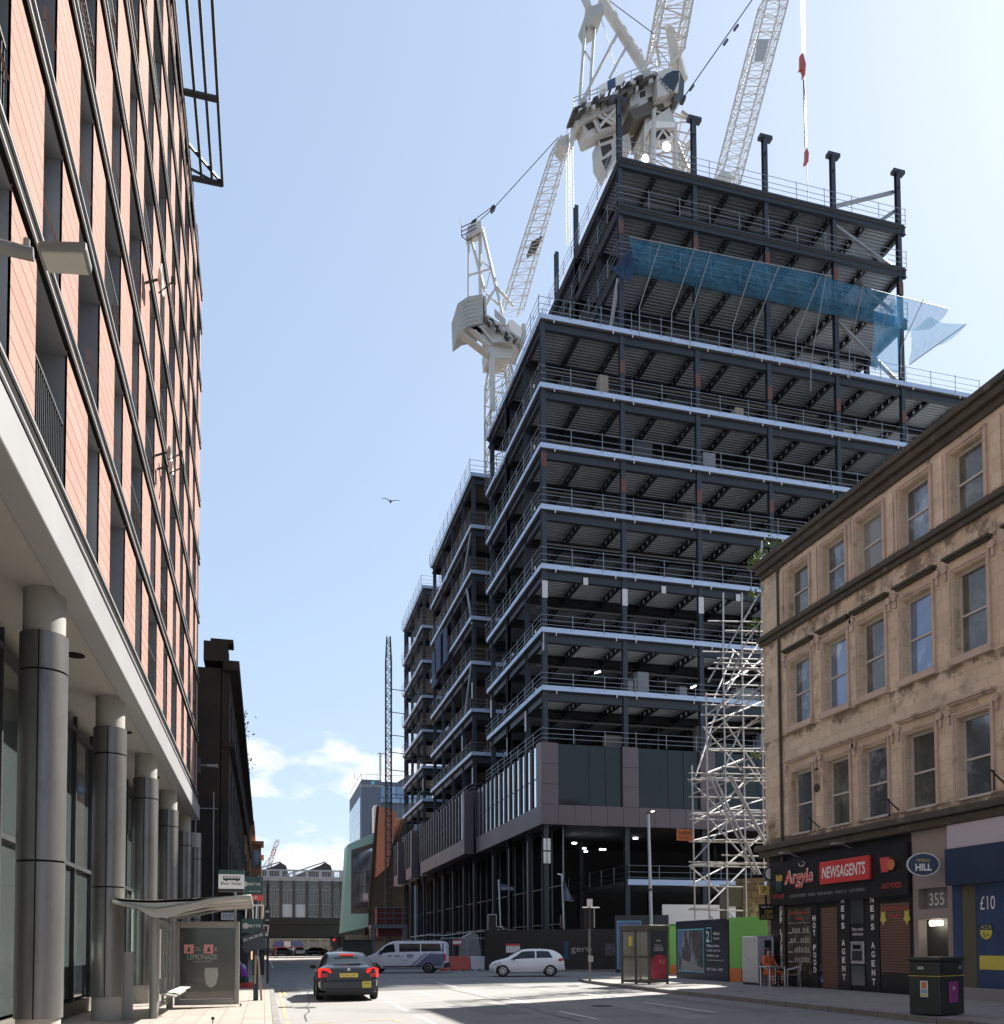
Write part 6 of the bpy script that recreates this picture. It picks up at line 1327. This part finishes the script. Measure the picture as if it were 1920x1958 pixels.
for a,b in ((20.5,22.0),(22.05,23.5)): MB().box(xb-.01,xb+.01,a,b,.35,2.2).build('back_glass','clear',T)
MB().box(xb-.03,xb+.03,20.45,23.6,2.2,2.27).box(xb-.03,xb+.03,20.45,23.6,.3,.35).box(xb-.03,xb+.03,22.0,22.05,.35,2.2).build('glass_rail','pgrey',T)
MB().box(xb+.02,xb+.05,20.75,21.15,.95,2.05).build('timetable','whiteb',T)
ad=MB(); A0,A1,AZ0,AZ1=-2.2,-.64,.18,2.3
ad.box(A0,A0+.12,23.7,23.9,AZ0,AZ1).box(A1-.1,A1,23.7,23.9,AZ0,AZ1).box(A0+.12,A1-.1,23.7,23.9,AZ1-.16,AZ1).box(A0+.12,A1-.1,23.7,23.9,AZ0,AZ0+.14)
ad=ad.build('advert_frame','pgrey',T,bevel=.015); MB().box(A0+.13,A1-.11,23.74,23.86,AZ0+.15,AZ1-.17).build('advert_poster','advert',ad)
cxa=(A0+A1)/2-.1
for s_,z,w_,h_ in (('JACK APPLE',1.58,.72,.13),('LEMONADE',1.40,.72,.14),('ORANGE MINT & SAVOUR NOTES',1.28,.45,.04),('MOUNT',.46,.3,.12)): text(s_,(cxa-.02 if z>1 else cxa-.35,23.735,z),X_,UZ,w_,h_,'adwhite',ad,.004)
gm_=MB().lathe([(.02,.62),(.12,.70),(.17,.95),(.15,1.12)],(cxa+.2,23.72,0),n=16); gm_.v=[(x,23.725+(y-23.72)*.02,z) for x,y,z in gm_.v]; gm_.build('painted_glass','adwhite',ad)
for x,y in ((-1.95,22.8),(-1.5,22.8),(-1.08,22.8)): pass
gp='pink sticker squares on the shelter glass'
for i,(x,y) in enumerate(((321,1815),(361,1815),(399,1815))):
    a=onY(x-9,1806,23.66);b=onY(x+9,1823,23.66); q=MB().box(a.x,b.x,23.655,23.665,b.z,a.z).build('pink_sticker','pinkst',T); MB().prism([(lerp(a.x,b.x,.3),23.65,lerp(b.z,a.z,.2)),(lerp(a.x,b.x,.7),23.65,lerp(b.z,a.z,.2)),(lerp(a.x,b.x,.55),23.65,lerp(b.z,a.z,.8))],(0,.004,0)).build('black_figure','signblk',q)
st=MB().prism([(xb+.1,20.5,.62),(xb+.42,20.5,.56),(xb+.42,20.5,.59),(xb+.1,20.5,.65)],(0,2.8,0)).build('perch_seat','framel',T); MB().bar((xb,21.0,.4),(xb+.3,21.0,.57),.04).bar((xb,22.9,.4),(xb+.3,22.9,.57),.04).build('seat_bracket','pgrey',T)
MB().bar((xb+.3,20.9,.64),(xb+.55,21.35,.74),.26,.02).build('litter_tray','whiteb',T)
MB().tube((-.6,23.8,.12),(-.6,23.8,.2),.03).build('foot','pgrey',T)
t,c,w_,h_=brd(418,1663,467,1706,24.6,'whiteb','bus_stop_flag','white Bus Stop flag with black bus symbol above the shelter roof'); text('Bus Stop',c+Vector((0,0,-.13*h_)),X_,UZ,w_*.8,h_*.17,'signblk',t,.004)
MB().box(c.x-w_/2,c.x+w_/2,c.y-.004,c.y+.002,c.z+h_*.30,c.z+h_/2).build('green_header','darkgrn',t); MB().box(c.x-w_/2,c.x+w_/2,c.y-.004,c.y+.002,c.z-h_/2,c.z-h_*.36).build('black_footer','signblk',t)
bs_=MB().box(c.x-.32*w_,c.x+.34*w_,c.y-.005,c.y,c.z+.03*h_,c.z+.2*h_).build('bus_symbol','signblk',t); wn=MB()
for i in range(5): wn.box(c.x-.28*w_+i*.125*w_,c.x-.18*w_+i*.125*w_,c.y-.008,c.y-.0052,c.z+.12*h_,c.z+.175*h_)
wn.build('window_strip','whiteb',bs_); MB().lathe([(.03,0),(.03,.004)],c+Vector((-.2*w_,-.008,.03*h_)),axis='y',n=10).lathe([(.03,0),(.03,.004)],c+Vector((.22*w_,-.008,.03*h_)),axis='y',n=10).build('wheel_dots','signblk',bs_)
MB().tube((c.x+.1,24.66,.12),(c.x+.1,24.66,3.6),.035).build('pole','pgrey',t)
t=thing('ground_marker','small round dark marker on a short stalk at the bottom of the pavement','marker',(-1.2,18.6,.12)); a=onZ(407,1957,.12); MB().tube(a,a+Vector((0,0,.07)),.012).build('stalk','frame',t); MB().lathe([(.035,0),(.035,.02)],a+Vector((0,0,.1)),axis='y',n=12).build('disc','frame',t)
for x,y in ((.9,26.4),(4.2,24.6)): pass
struct('manhole_cover',MB().lathe([(.3,0),(.3,.004)],(1.05,24.5,.004),n=20),'craned')
# ================================================================ VEHICLES
def catmull(x,xs,ys):
    if x<=xs[0]: return ys[0]
    if x>=xs[-1]: return ys[-1]
    i=max(j for j in range(len(xs)-1) if xs[j]<=x); t=(x-xs[i])/(xs[i+1]-xs[i]); n=len(xs)
    m0=(ys[i+1]-ys[max(i-1,0)])/(xs[i+1]-xs[max(i-1,0)]) if i>0 else (ys[1]-ys[0])/(xs[1]-xs[0]); m1=(ys[min(i+2,n-1)]-ys[i])/(xs[min(i+2,n-1)]-xs[i]); h=xs[i+1]-xs[i]
    if (ys[i+1]-ys[i])*m0<=0: m0=0
    if (ys[i+1]-ys[i])*m1<=0: m1=0
    return (2*t**3-3*t*t+1)*ys[i]+(t**3-2*t*t+t)*h*m0+(-2*t**3+3*t*t)*ys[i+1]+(t**3-t*t)*h*m1
class Car:
    # stations: y (rear negative) , z bottom, belt z, top z, half width body, half width roof
    def __init__(s,T,st,paint): 
        s.T=T; c=list(zip(*st)); s.c=c; s.ya,s.yb=c[0][0],c[0][-1]; s.paint=paint
    def par(s,y): return [catmull(y,s.c[0],s.c[k]) for k in range(1,6)]
    def sec(s,y):
        zb,ze,zt,w,wr=s.par(y); zt=max(zt,ze+.01); h=[(0,zb),(w*.80,zb),(w*.93,zb+.06),(w*.985,zb+.2),(w,(zb+ze)/2),(w*.985,ze-.07),(w*.95,ze),(lerp(w*.95,wr,.5)+.012*min(1,(zt-ze)*3),lerp(ze,zt,.5)),(wr,lerp(ze,zt,.90)),(wr*.90,lerp(ze,zt,.975)),(wr*.6,zt),(0,zt+.012)]
        return h
    def build(s,name='body',n=64):
        mb=MB(); ys=[s.ya+(s.yb-s.ya)*(.5-.5*math.cos(math.pi*i/n))*.5+(s.yb-s.ya)*i/n*.5 for i in range(n+1)]; L=None
        for y in ys:
            h=s.sec(y); full=[(x,z) for x,z in h]+[(-x,z) for x,z in h[-2:0:-1]]; L=len(full); mb.v+=[(x,y,z) for x,z in full]
        for i in range(n):
            for j in range(L): k=(j+1)%L; mb.f.append((i*L+j,i*L+k,(i+1)*L+k,(i+1)*L+j))
        mb.f.append(tuple(range(L))); mb.f.append(tuple(range(n*L,n*L+L))[::-1])
        return mb.build(name,s.paint,s.T,local=True,smooth=True)
    def side(s,y,t,off=.006):
        zb,ze,zt,w,wr=s.par(y); zt=max(zt,ze+.01); p=[(w*.95,ze),(lerp(w*.95,wr,.5)+.012*min(1,(zt-ze)*3),lerp(ze,zt,.5)),(wr,lerp(ze,zt,.9))]
        u=t*2; i=0 if u<1 else 1; u-=i; return (lerp(p[i][0],p[i+1][0],u)+off,y,lerp(p[i][1],p[i+1][1],u))
    def glass(s,b0,b1,t0,t1,lo=.08,hi=.9,sides=(-1,1),m='carglass',nm='side_window'):
        for sg in sides:
            def fn(u,v): t=lerp(lo,hi,v); y=lerp(lerp(b0,b1,u),lerp(t0,t1,u),v); p=s.side(y,t); return Vector((sg*p[0],p[1],p[2]))
            mb=MB().grid(fn,10,5)
            if sg<0: mb.f=[f[::-1] for f in mb.f]
            mb.build(nm,m,s.T,local=True,smooth=True)
    def top(s,y0,y1,k0=.88,m='carglass',nm='windscreen',z=.014,kk=None):
        def fn(u,v):
            y=lerp(y0,y1,v); zb,ze,zt,w,wr=s.par(y); x=(u*2-1)*wr*(kk or k0); dz=-.02*max(0,abs(u*2-1)-.6)*2; return Vector((x,y,zt+z+.012*(1-abs(u*2-1)) +dz))
        return MB().grid(fn,10,8).build(nm,m,s.T,local=True,smooth=True)
    def flank(s,pts,m,nm,side=-1,off=.006):
        """polygon on body side below belt given as (y, z)"""
        def X(y,z):
            h=s.sec(y); 
            for (a,za),(b,zb_) in zip(h[1:],h[2:]):
                if za<=z<=zb_ and zb_>za: return lerp(a,b,(z-za)/(zb_-za))
            return h[5][0]
        mb=MB(); mb.poly([(side*(X(y,z)+off),y,z) for y,z in pts]); return mb.build(nm,m,s.T,local=True)
    def wheels(s,yr,yf,r,tx,spokes=5):
        for y in (yr,yf):
            for sg in (-1,1):
                x=sg*tx; t=MB(); prof=[(r*.62,-.1),(r*.9,-.11),(r,-.07),(r,.07),(r*.9,.11),(r*.62,.1)]; t.lathe(prof,(x,y,r),axis='x',n=28); w=t.build('wheel','tyre',s.T,local=True,smooth=True)
                rm_=MB(); rm_.lathe([(r*.64,.095*sg),(r*.64,.106*sg),(r*.56,.108*sg),(r*.56,.09*sg)],(x,y,r),axis='x',n=28)
                for k in range(spokes): a=2*math.pi*k/spokes+.3; c_=Vector((x+sg*.105,y,r)); rm_.bar(c_,c_+Vector((0,math.cos(a)*r*.6,math.sin(a)*r*.6)),.075,.02,up=(1,0,0))
                rm_.lathe([(r*.16,.1*sg),(r*.14,.118*sg)],(x,y,r),axis='x',n=12); rm_.build('rim','rim',w,local=True)
                ar_=MB().lathe([(r*1.14,0),(r*1.14,.004)],(sg*(tx+.045) if sg>0 else sg*(tx+.045)-.004,y,r+.02),axis='x',n=28)
                ar_.v=[(a,b,max(c_,.17)) for a,b,c_ in ar_.v]; ar_.build('wheel_arch','trim',s.T,local=True)
SED=[(-2.33,.42,.80,.81,.70,.60),(-2.25,.34,.94,.98,.82,.66),(-2.0,.27,.98,1.05,.885,.66),(-1.75,.24,.99,1.10,.90,.64),(-1.2,.22,.98,1.36,.91,.60),(-.7,.20,.96,1.45,.91,.60),(0,.20,.94,1.465,.91,.62),(.5,.20,.93,1.41,.91,.61),(.95,.20,.93,1.19,.91,.64),(1.25,.20,.92,1.0,.91,.70),(1.8,.22,.86,.90,.89,.72),(2.15,.26,.76,.79,.82,.66),(2.33,.36,.62,.64,.66,.55)]
def sedan(label,loc,rz,paint,lit=False,detail=True,hatch=False):
    T=thing('parked_car' if not lit else 'saloon_car',label,'car',loc,rz); c=Car(T,SED,paint); c.build()
    c.glass(-1.5,.95,-1.1,.45,.10,.9); c.top(-1.78,-1.02,.9,nm='rear_window'); c.top(.5,1.2,.9,nm='windscreen')
    c.wheels(-1.38,1.3,.325,.83)
    MB().box(-.86,.86,-2.27,2.25,.18,.26).build('underbody','trim',T,local=True)
    for sg in (-1,1): MB().box(sg*.98-.1,sg*.98+.1,.66,.80,.92,1.06).build('wing_mirror','trim',T,local=True,bevel=.03)
    return T,c
T,c=sedan('dark grey saloon taxi seen from behind with brake lights lit and yellow plate',(2.5,27.0+2.33,0),rad(-1.5),'cargrey',True)
for sg in (-1,1):
    a=MB().prism([(sg*.50,-2.335,.86),(sg*.86,-2.27,.70),(sg*.90,-2.2,.72),(sg*.90,-2.14,.98),(sg*.80,-2.25,1.0),(sg*.56,-2.31,.98)] if sg>0 else [(sg*.56,-2.31,.98),(sg*.80,-2.25,1.0),(sg*.90,-2.14,.98),(sg*.90,-2.2,.72),(sg*.86,-2.27,.70),(sg*.50,-2.335,.86)],(0,.12,0)).build('tail_lamp','tail',T,local=True)
    MB().box(sg*.70-.12,sg*.70+.12,-2.37,-2.3,.36,.39).build('reflector','taild',T,local=True)
    pl_=MB().box(sg*.72-.09,sg*.72+.09,-2.355,-2.338,.72,.84).build('lamp_lower_lens','taild',T,local=True)
MB().box(-.82,.82,-2.40,-2.2,.30,.62).build('rear_bumper','cargrey',T,local=True,bevel=.05); MB().box(-.70,.70,-2.405,-2.39,.26,.40).build('bumper_insert','trim',T,local=True)
MB().box(-.50,.50,-2.352,-2.33,.66,.92).build('boot_panel','cargrey',T,local=True,bevel=.02); MB().box(-.62,.62,-2.345,-2.335,.945,.952).build('boot_gap','trim',T,local=True)
pl_=MB().box(-.27,.27,-2.368,-2.353,.72,.84).build('number_plate','plate',T,local=True); text('GD18 LNK',(0,-2.369,.78),X_,UZ,.46,.07,'signblk',pl_,.002,local=True)
pl_=MB().box(.40,.66,-2.42,-2.406,.40,.60).build('taxi_plate','yellow',T,local=True); text('4968',(.53,-2.421,.52),X_,UZ,.18,.06,'signblk',pl_,.002,local=True); text('GLASGOW',(.53,-2.421,.575),X_,UZ,.2,.03,'signblk',pl_,.002,local=True); text('PRIVATE HIRE',(.53,-2.421,.44),X_,UZ,.2,.03,'signblk',pl_,.002,local=True)
MB().lathe([(.05,0),(.05,.01)],(0,-2.365,.955),axis='y',n=16).build('round_badge','rim',T,local=True); MB().bar((-.02,-1.85,1.10),(.38,-1.8,1.115),.03).build('wiper','trim',T,local=True)
MB().box(-.22,.22,-1.33,-1.25,1.37,1.41).build('high_brake_lamp','tail',T,local=True); MB().box(-.40,.34,-1.42,-1.40,1.30,1.325).build('window_sticker','bglass',T,local=True)
# van
VAN=[(-2.6,.45,1.25,1.75,.84,.80),(-2.5,.34,1.25,1.88,.93,.82),(-2.2,.30,1.25,1.92,.95,.82),(-1,.26,1.24,1.93,.95,.83),(.3,.26,1.22,1.93,.95,.83),(.8,.26,1.20,1.88,.95,.80),(1.2,.26,1.17,1.66,.95,.78),(1.65,.26,1.13,1.28,.94,.80),(1.95,.27,1.06,1.12,.92,.80),(2.35,.30,.92,.97,.86,.72),(2.6,.38,.70,.74,.70,.58)]
rear=onZ(852,1861); fd=Vector((-1*math.cos(A)+.05*math.sin(A),math.sin(A)+.05*math.cos(A),0)).normalized(); rzv=math.atan2(-fd.x,fd.y); ctr=Vector((0,0,0))+rear+fd*2.6+Vector((fd.y,-fd.x,0))*.95
T=thing('passenger_van','pale lilac passenger van with slate purple rear crossing the junction','van',(ctr.x,ctr.y,0),rzv); c=Car(T,VAN,'vanw'); c.build()
c.glass(.45,1.55,.55,1.08,.10,.86,nm='front_side_window'); c.glass(-1.05,.22,-1.05,.22,.10,.86); c.glass(-2.35,-1.12,-2.25,-1.12,.10,.86); c.top(.88,1.7,.88,nm='windscreen'); c.wheels(-1.55,1.72,.33,.875,0)
for sg in (-1,1):
    
    def strp(y0a,y1a,y0b,y1b,z0,z1,m,nm,off):
        def fn(u,v):
            z=lerp(z0,z1,v); y=lerp(lerp(y0a,y1a,u),lerp(y0b,y1b,u),v); h=c.sec(y); x=h[5][0]
            for (a,za),(b,zb_) in zip(h[1:],h[2:]):
                if za<=z<=zb_ and zb_>za: x=lerp(a,b,(z-za)/(zb_-za)); break
            return Vector((sg*(x+off),y,z))
        MB().grid(fn,12,10).build(nm,m,T,local=True,smooth=True)
    strp(-2.5,-.72,-2.5,-1.62,.42,1.22,'vanp','purple_graphic',.006); strp(-.62,-.42,-1.52,-1.32,.42,1.2,'vang','stripe_graphic',.008); strp(-2.5,-2.38,-2.5,-2.38,1.25,1.85,'vanp','purple_pillar',.006); c.flank([(-1.15,.36),(1.2,.36),(1.2,.44),(-1.15,.44)],'trim','sill_trim',sg,.012)
    for y in (-1.08,.26,1.22): c.flank([(y,.42),(y+.018,.42),(y+.018,1.16),(y,1.16)],'trim','panel_gap',sg,.014)
    c.flank([(-.65,.95),(-.25,.95),(-.25,1.15),(-.65,1.15)],'vang','square_logo',sg,.010)
    for y in (.35,.78): MB().box(sg*.965-.02,sg*.965+.02,y-.1,y+.1,1.04,1.08).build('door_handle','trim',T,local=True)
    lg=MB(); lg.path([(sg*.968,-.05,1.18),(sg*.968,-.02,1.02),(sg*.968,.1,.98),(sg*.968,.2,1.04),(sg*.968,.2,1.18)],.012,5); lg.path([(sg*.968,.09,.98),(sg*.968,.05,.82),(sg*.968,-.12,.74),(sg*.968,-.3,.8),(sg*.968,-.4,.94)],.012,5); lg.build('cable_graphic','vang',T,local=True)
    MB().box(sg*.9-.06,sg*.9+.06,-2.6,-2.5,.75,1.2).build('tail_lamp','taild',T,local=True); MB().prism([(sg*.62,2.46,.86),(sg*.83,2.30,.86),(sg*.83,2.15,1.0),(sg*.7,2.32,.98)],(0,0,.05)).build('headlamp','lens',T,local=True); MB().box(sg*1.03-.1,sg*1.03+.1,1.25,1.38,1.15,1.38).build('wing_mirror','trim',T,local=True,bevel=.03)
    MB().box(sg*.7-.02,sg*.7+.02,-2.0,.5,1.97,2.0).build('roof_bar','whitem',T,local=True)
MB().box(-.9,.9,-2.68,-2.5,.32,.62).build('rear_bumper','trim',T,local=True,bevel=.04); MB().box(-.85,.85,2.35,2.63,.28,.55).build('front_bumper','vanw',T,local=True,bevel=.06)
c_=MB(); 
for y in (-1.8,-1.0,-.2): c_.bar((-.72,y,2.0),(.72,y,2.0),.05)
c_.build('roof_rack','whitem',T,local=True)
# hatchback
HB=[(-1.98,.42,.78,.80,.66,.5),(-1.9,.34,.90,1.02,.78,.56),(-1.72,.30,.94,1.22,.84,.55),(-1.4,.26,.95,1.38,.87,.54),(-.9,.22,.94,1.45,.87,.56),(-.2,.20,.92,1.46,.87,.58),(.3,.20,.90,1.40,.87,.58),(.75,.20,.89,1.18,.87,.62),(1.1,.20,.88,.98,.86,.68),(1.5,.22,.82,.87,.84,.68),(1.8,.26,.72,.76,.76,.58),(1.98,.34,.55,.58,.60,.48)]
mid=onZ(1008,1868); fd=Vector((-math.cos(A)-.02*math.sin(A),math.sin(A)-.02*math.cos(A),0)).normalized(); side_=Vector((fd.y,-fd.x,0)); ctr=mid+side_*.8+Vector((0,0,0))
T=thing('hatchback','white five-door hatchback with alloy wheels turning at the junction','car',(ctr.x,ctr.y,0),math.atan2(-fd.x,fd.y)); c=Car(T,HB,'carwhite'); c.build()
c.glass(-.42,.92,-.42,.28,.10,.88,nm='front_side_window'); c.glass(-1.35,-.50,-1.15,-.50,.10,.88,nm='rear_side_window'); c.top(.34,1.05,.9,nm='windscreen'); c.top(-1.8,-1.45,.85,nm='rear_window'); c.wheels(-1.22,1.27,.32,.79,6)
for sg in (-1,1):
    MB().prism([(sg*.72,-1.93,.82),(sg*.84,-1.74,.80),(sg*.86,-1.62,.88),(sg*.83,-1.75,.98),(sg*.70,-1.9,.95)],(sg*.012,-.02,0)).build('tail_lamp','taild',T,local=True); c.flank([(1.36,.70),(1.62,.66),(1.74,.62),(1.70,.74),(1.40,.80)],'lens','headlamp',sg,.008); c.flank([(-1.0,.28),(1.0,.28),(1.0,.33),(-1.0,.33)],'framel','sill_trim',sg,.006)
    MB().box(sg*.93-.1,sg*.93+.1,.62,.75,.90,1.02).build('wing_mirror','trim',T,local=True,bevel=.03); c.flank([(1.55,.30),(1.85,.34),(1.80,.42),(1.60,.38)],'trim','fog_recess',sg,.008)
    for y in (-.46,.86): c.flank([(y,.36),(y+.014,.36),(y+.03,.88),(y+.016,.88)],'trim','panel_gap',sg,.004)
    c.flank([(-1.3,.70),(1.3,.62),(1.3,.628),(-1.3,.708)],'framel','swage_line',sg,.004)
    MB().box(sg*.872-.012,sg*.872+.012,-.55,-.4,.79,.82).box(sg*.872-.012,sg*.872+.012,.25,.42,.78,.81).build('door_handle','carwhite',T,local=True)
MB().box(-.4,.4,1.93,2.0,.38,.60).build('grille','trim',T,local=True,bevel=.02); MB().box(-.68,.68,-2.0,-1.85,.34,.55).build('rear_bumper','carwhite',T,local=True,bevel=.05)
# far cars
for x,y,rz,m,l_ in ((6.0,163,0,'rim','silver car seen from behind under the railway bridge'),(8.9,168,60,'cargrey','black car at an angle under the bridge, left of the pale blue one'),(13.5,158,80,'vang','grey blue car in front of the right bridge abutment'),(3.1,168,-70,'bluecl','dull blue car behind the crossing pedestrians under the bridge'),(-.5,158,90,'bridge','dark car half hidden by the left kerb under the bridge')):
    sedan(l_,(x,y,0),rad(rz),m,detail=False)
# bird
p=onY(747,959,60); T=thing('gull','dark gull gliding in the open sky left of the tower','bird',p)
def wing(sg,u,v): return Vector((sg*u*.62,.12*(v-.5)*(1-u*.7)-.1*u*u,.12*math.sin(u*2.6)+.03*u))
MB().lathe([(.01,-.25),(.05,-.14),(.07,0),(.05,.14),(.02,.24)],(0,0,0),axis='y',n=10).build('body','gull',T,local=True,smooth=True)
for sg in (-1,1): MB().grid(lambda u,v:wing(sg,u,v),8,2).build('wing','gull',T,local=True,solid=.015)
# ================================================================ LIGHT
W=bpy.data.worlds.new('World'); S.world=W; W.use_nodes=True; n=W.node_tree.nodes; l=W.node_tree.links
bg=n['Background']; sky=n.new('ShaderNodeTexSky'); sky.sky_type='NISHITA'; sky.sun_disc=False
SD=Vector((.87,.44,1.0)).normalized(); EL=math.asin(SD.z); AZ=math.atan2(SD.x,SD.y)
sky.sun_elevation=EL; sky.sun_rotation=AZ; sky.air_density=1.0; sky.dust_density=.8; sky.ozone_density=1.3
# clouds mixed over the sky by direction
tc=n.new('ShaderNodeTexCoord'); sx=n.new('ShaderNodeSeparateXYZ'); l.new(tc.outputs['Generated'],sx.inputs[0])
mp=n.new('ShaderNodeMapping'); mp.inputs['Scale'].default_value=(1,1,2.0); mp.inputs['Location'].default_value=(10.6,18.4,2.22); l.new(tc.outputs['Generated'],mp.inputs[0])
no=n.new('ShaderNodeTexNoise'); no.inputs['Scale'].default_value=7; no.inputs['Detail'].default_value=9; no.inputs['Roughness'].default_value=.52; l.new(mp.outputs[0],no.inputs[0])
mr=n.new('ShaderNodeMapRange'); mr.inputs[1].default_value=.545; mr.inputs[2].default_value=.65; l.new(no.outputs[0],mr.inputs[0])
hz=n.new('ShaderNodeMapRange'); hz.inputs[1].default_value=.36; hz.inputs[2].default_value=.22; l.new(sx.outputs[2],hz.inputs[0])
mu=n.new('ShaderNodeMath'); mu.operation='MULTIPLY'; l.new(mr.outputs[0],mu.inputs[0]); l.new(hz.outputs[0],mu.inputs[1])
cm=n.new('ShaderNodeMix'); cm.data_type='RGBA'; l.new(mu.outputs[0],cm.inputs[0]); gm=n.new('ShaderNodeGamma'); gm.inputs[1].default_value=.40; l.new(sky.outputs[0],gm.inputs[0]); sc=n.new('ShaderNodeMix'); sc.data_type='RGBA'; sc.blend_type='MULTIPLY'; sc.inputs[0].default_value=1; l.new(gm.outputs[0],sc.inputs[6]); sc.inputs[7].default_value=(1.58,1.76,2.0,1); l.new(sc.outputs[2],cm.inputs[6]); cm.inputs[7].default_value=(4.6,4.6,4.7,1)
l.new(cm.outputs[2],bg.inputs[0]); bg.inputs[1].default_value=.077
sd=bpy.data.lights.new('sun','SUN'); sd.energy=4.3; sd.angle=rad(.53); sd.color=(1,.955,.88); so=bpy.data.objects.new('sun',sd); COL.objects.link(so)
so.rotation_euler=SD.to_track_quat('Z','Y').to_euler()
S.view_settings.view_transform='Standard'; S.view_settings.look='None'; S.view_settings.exposure=1.76; S.view_settings.gamma=1
S.cycles.max_bounces=8; S.cycles.diffuse_bounces=6
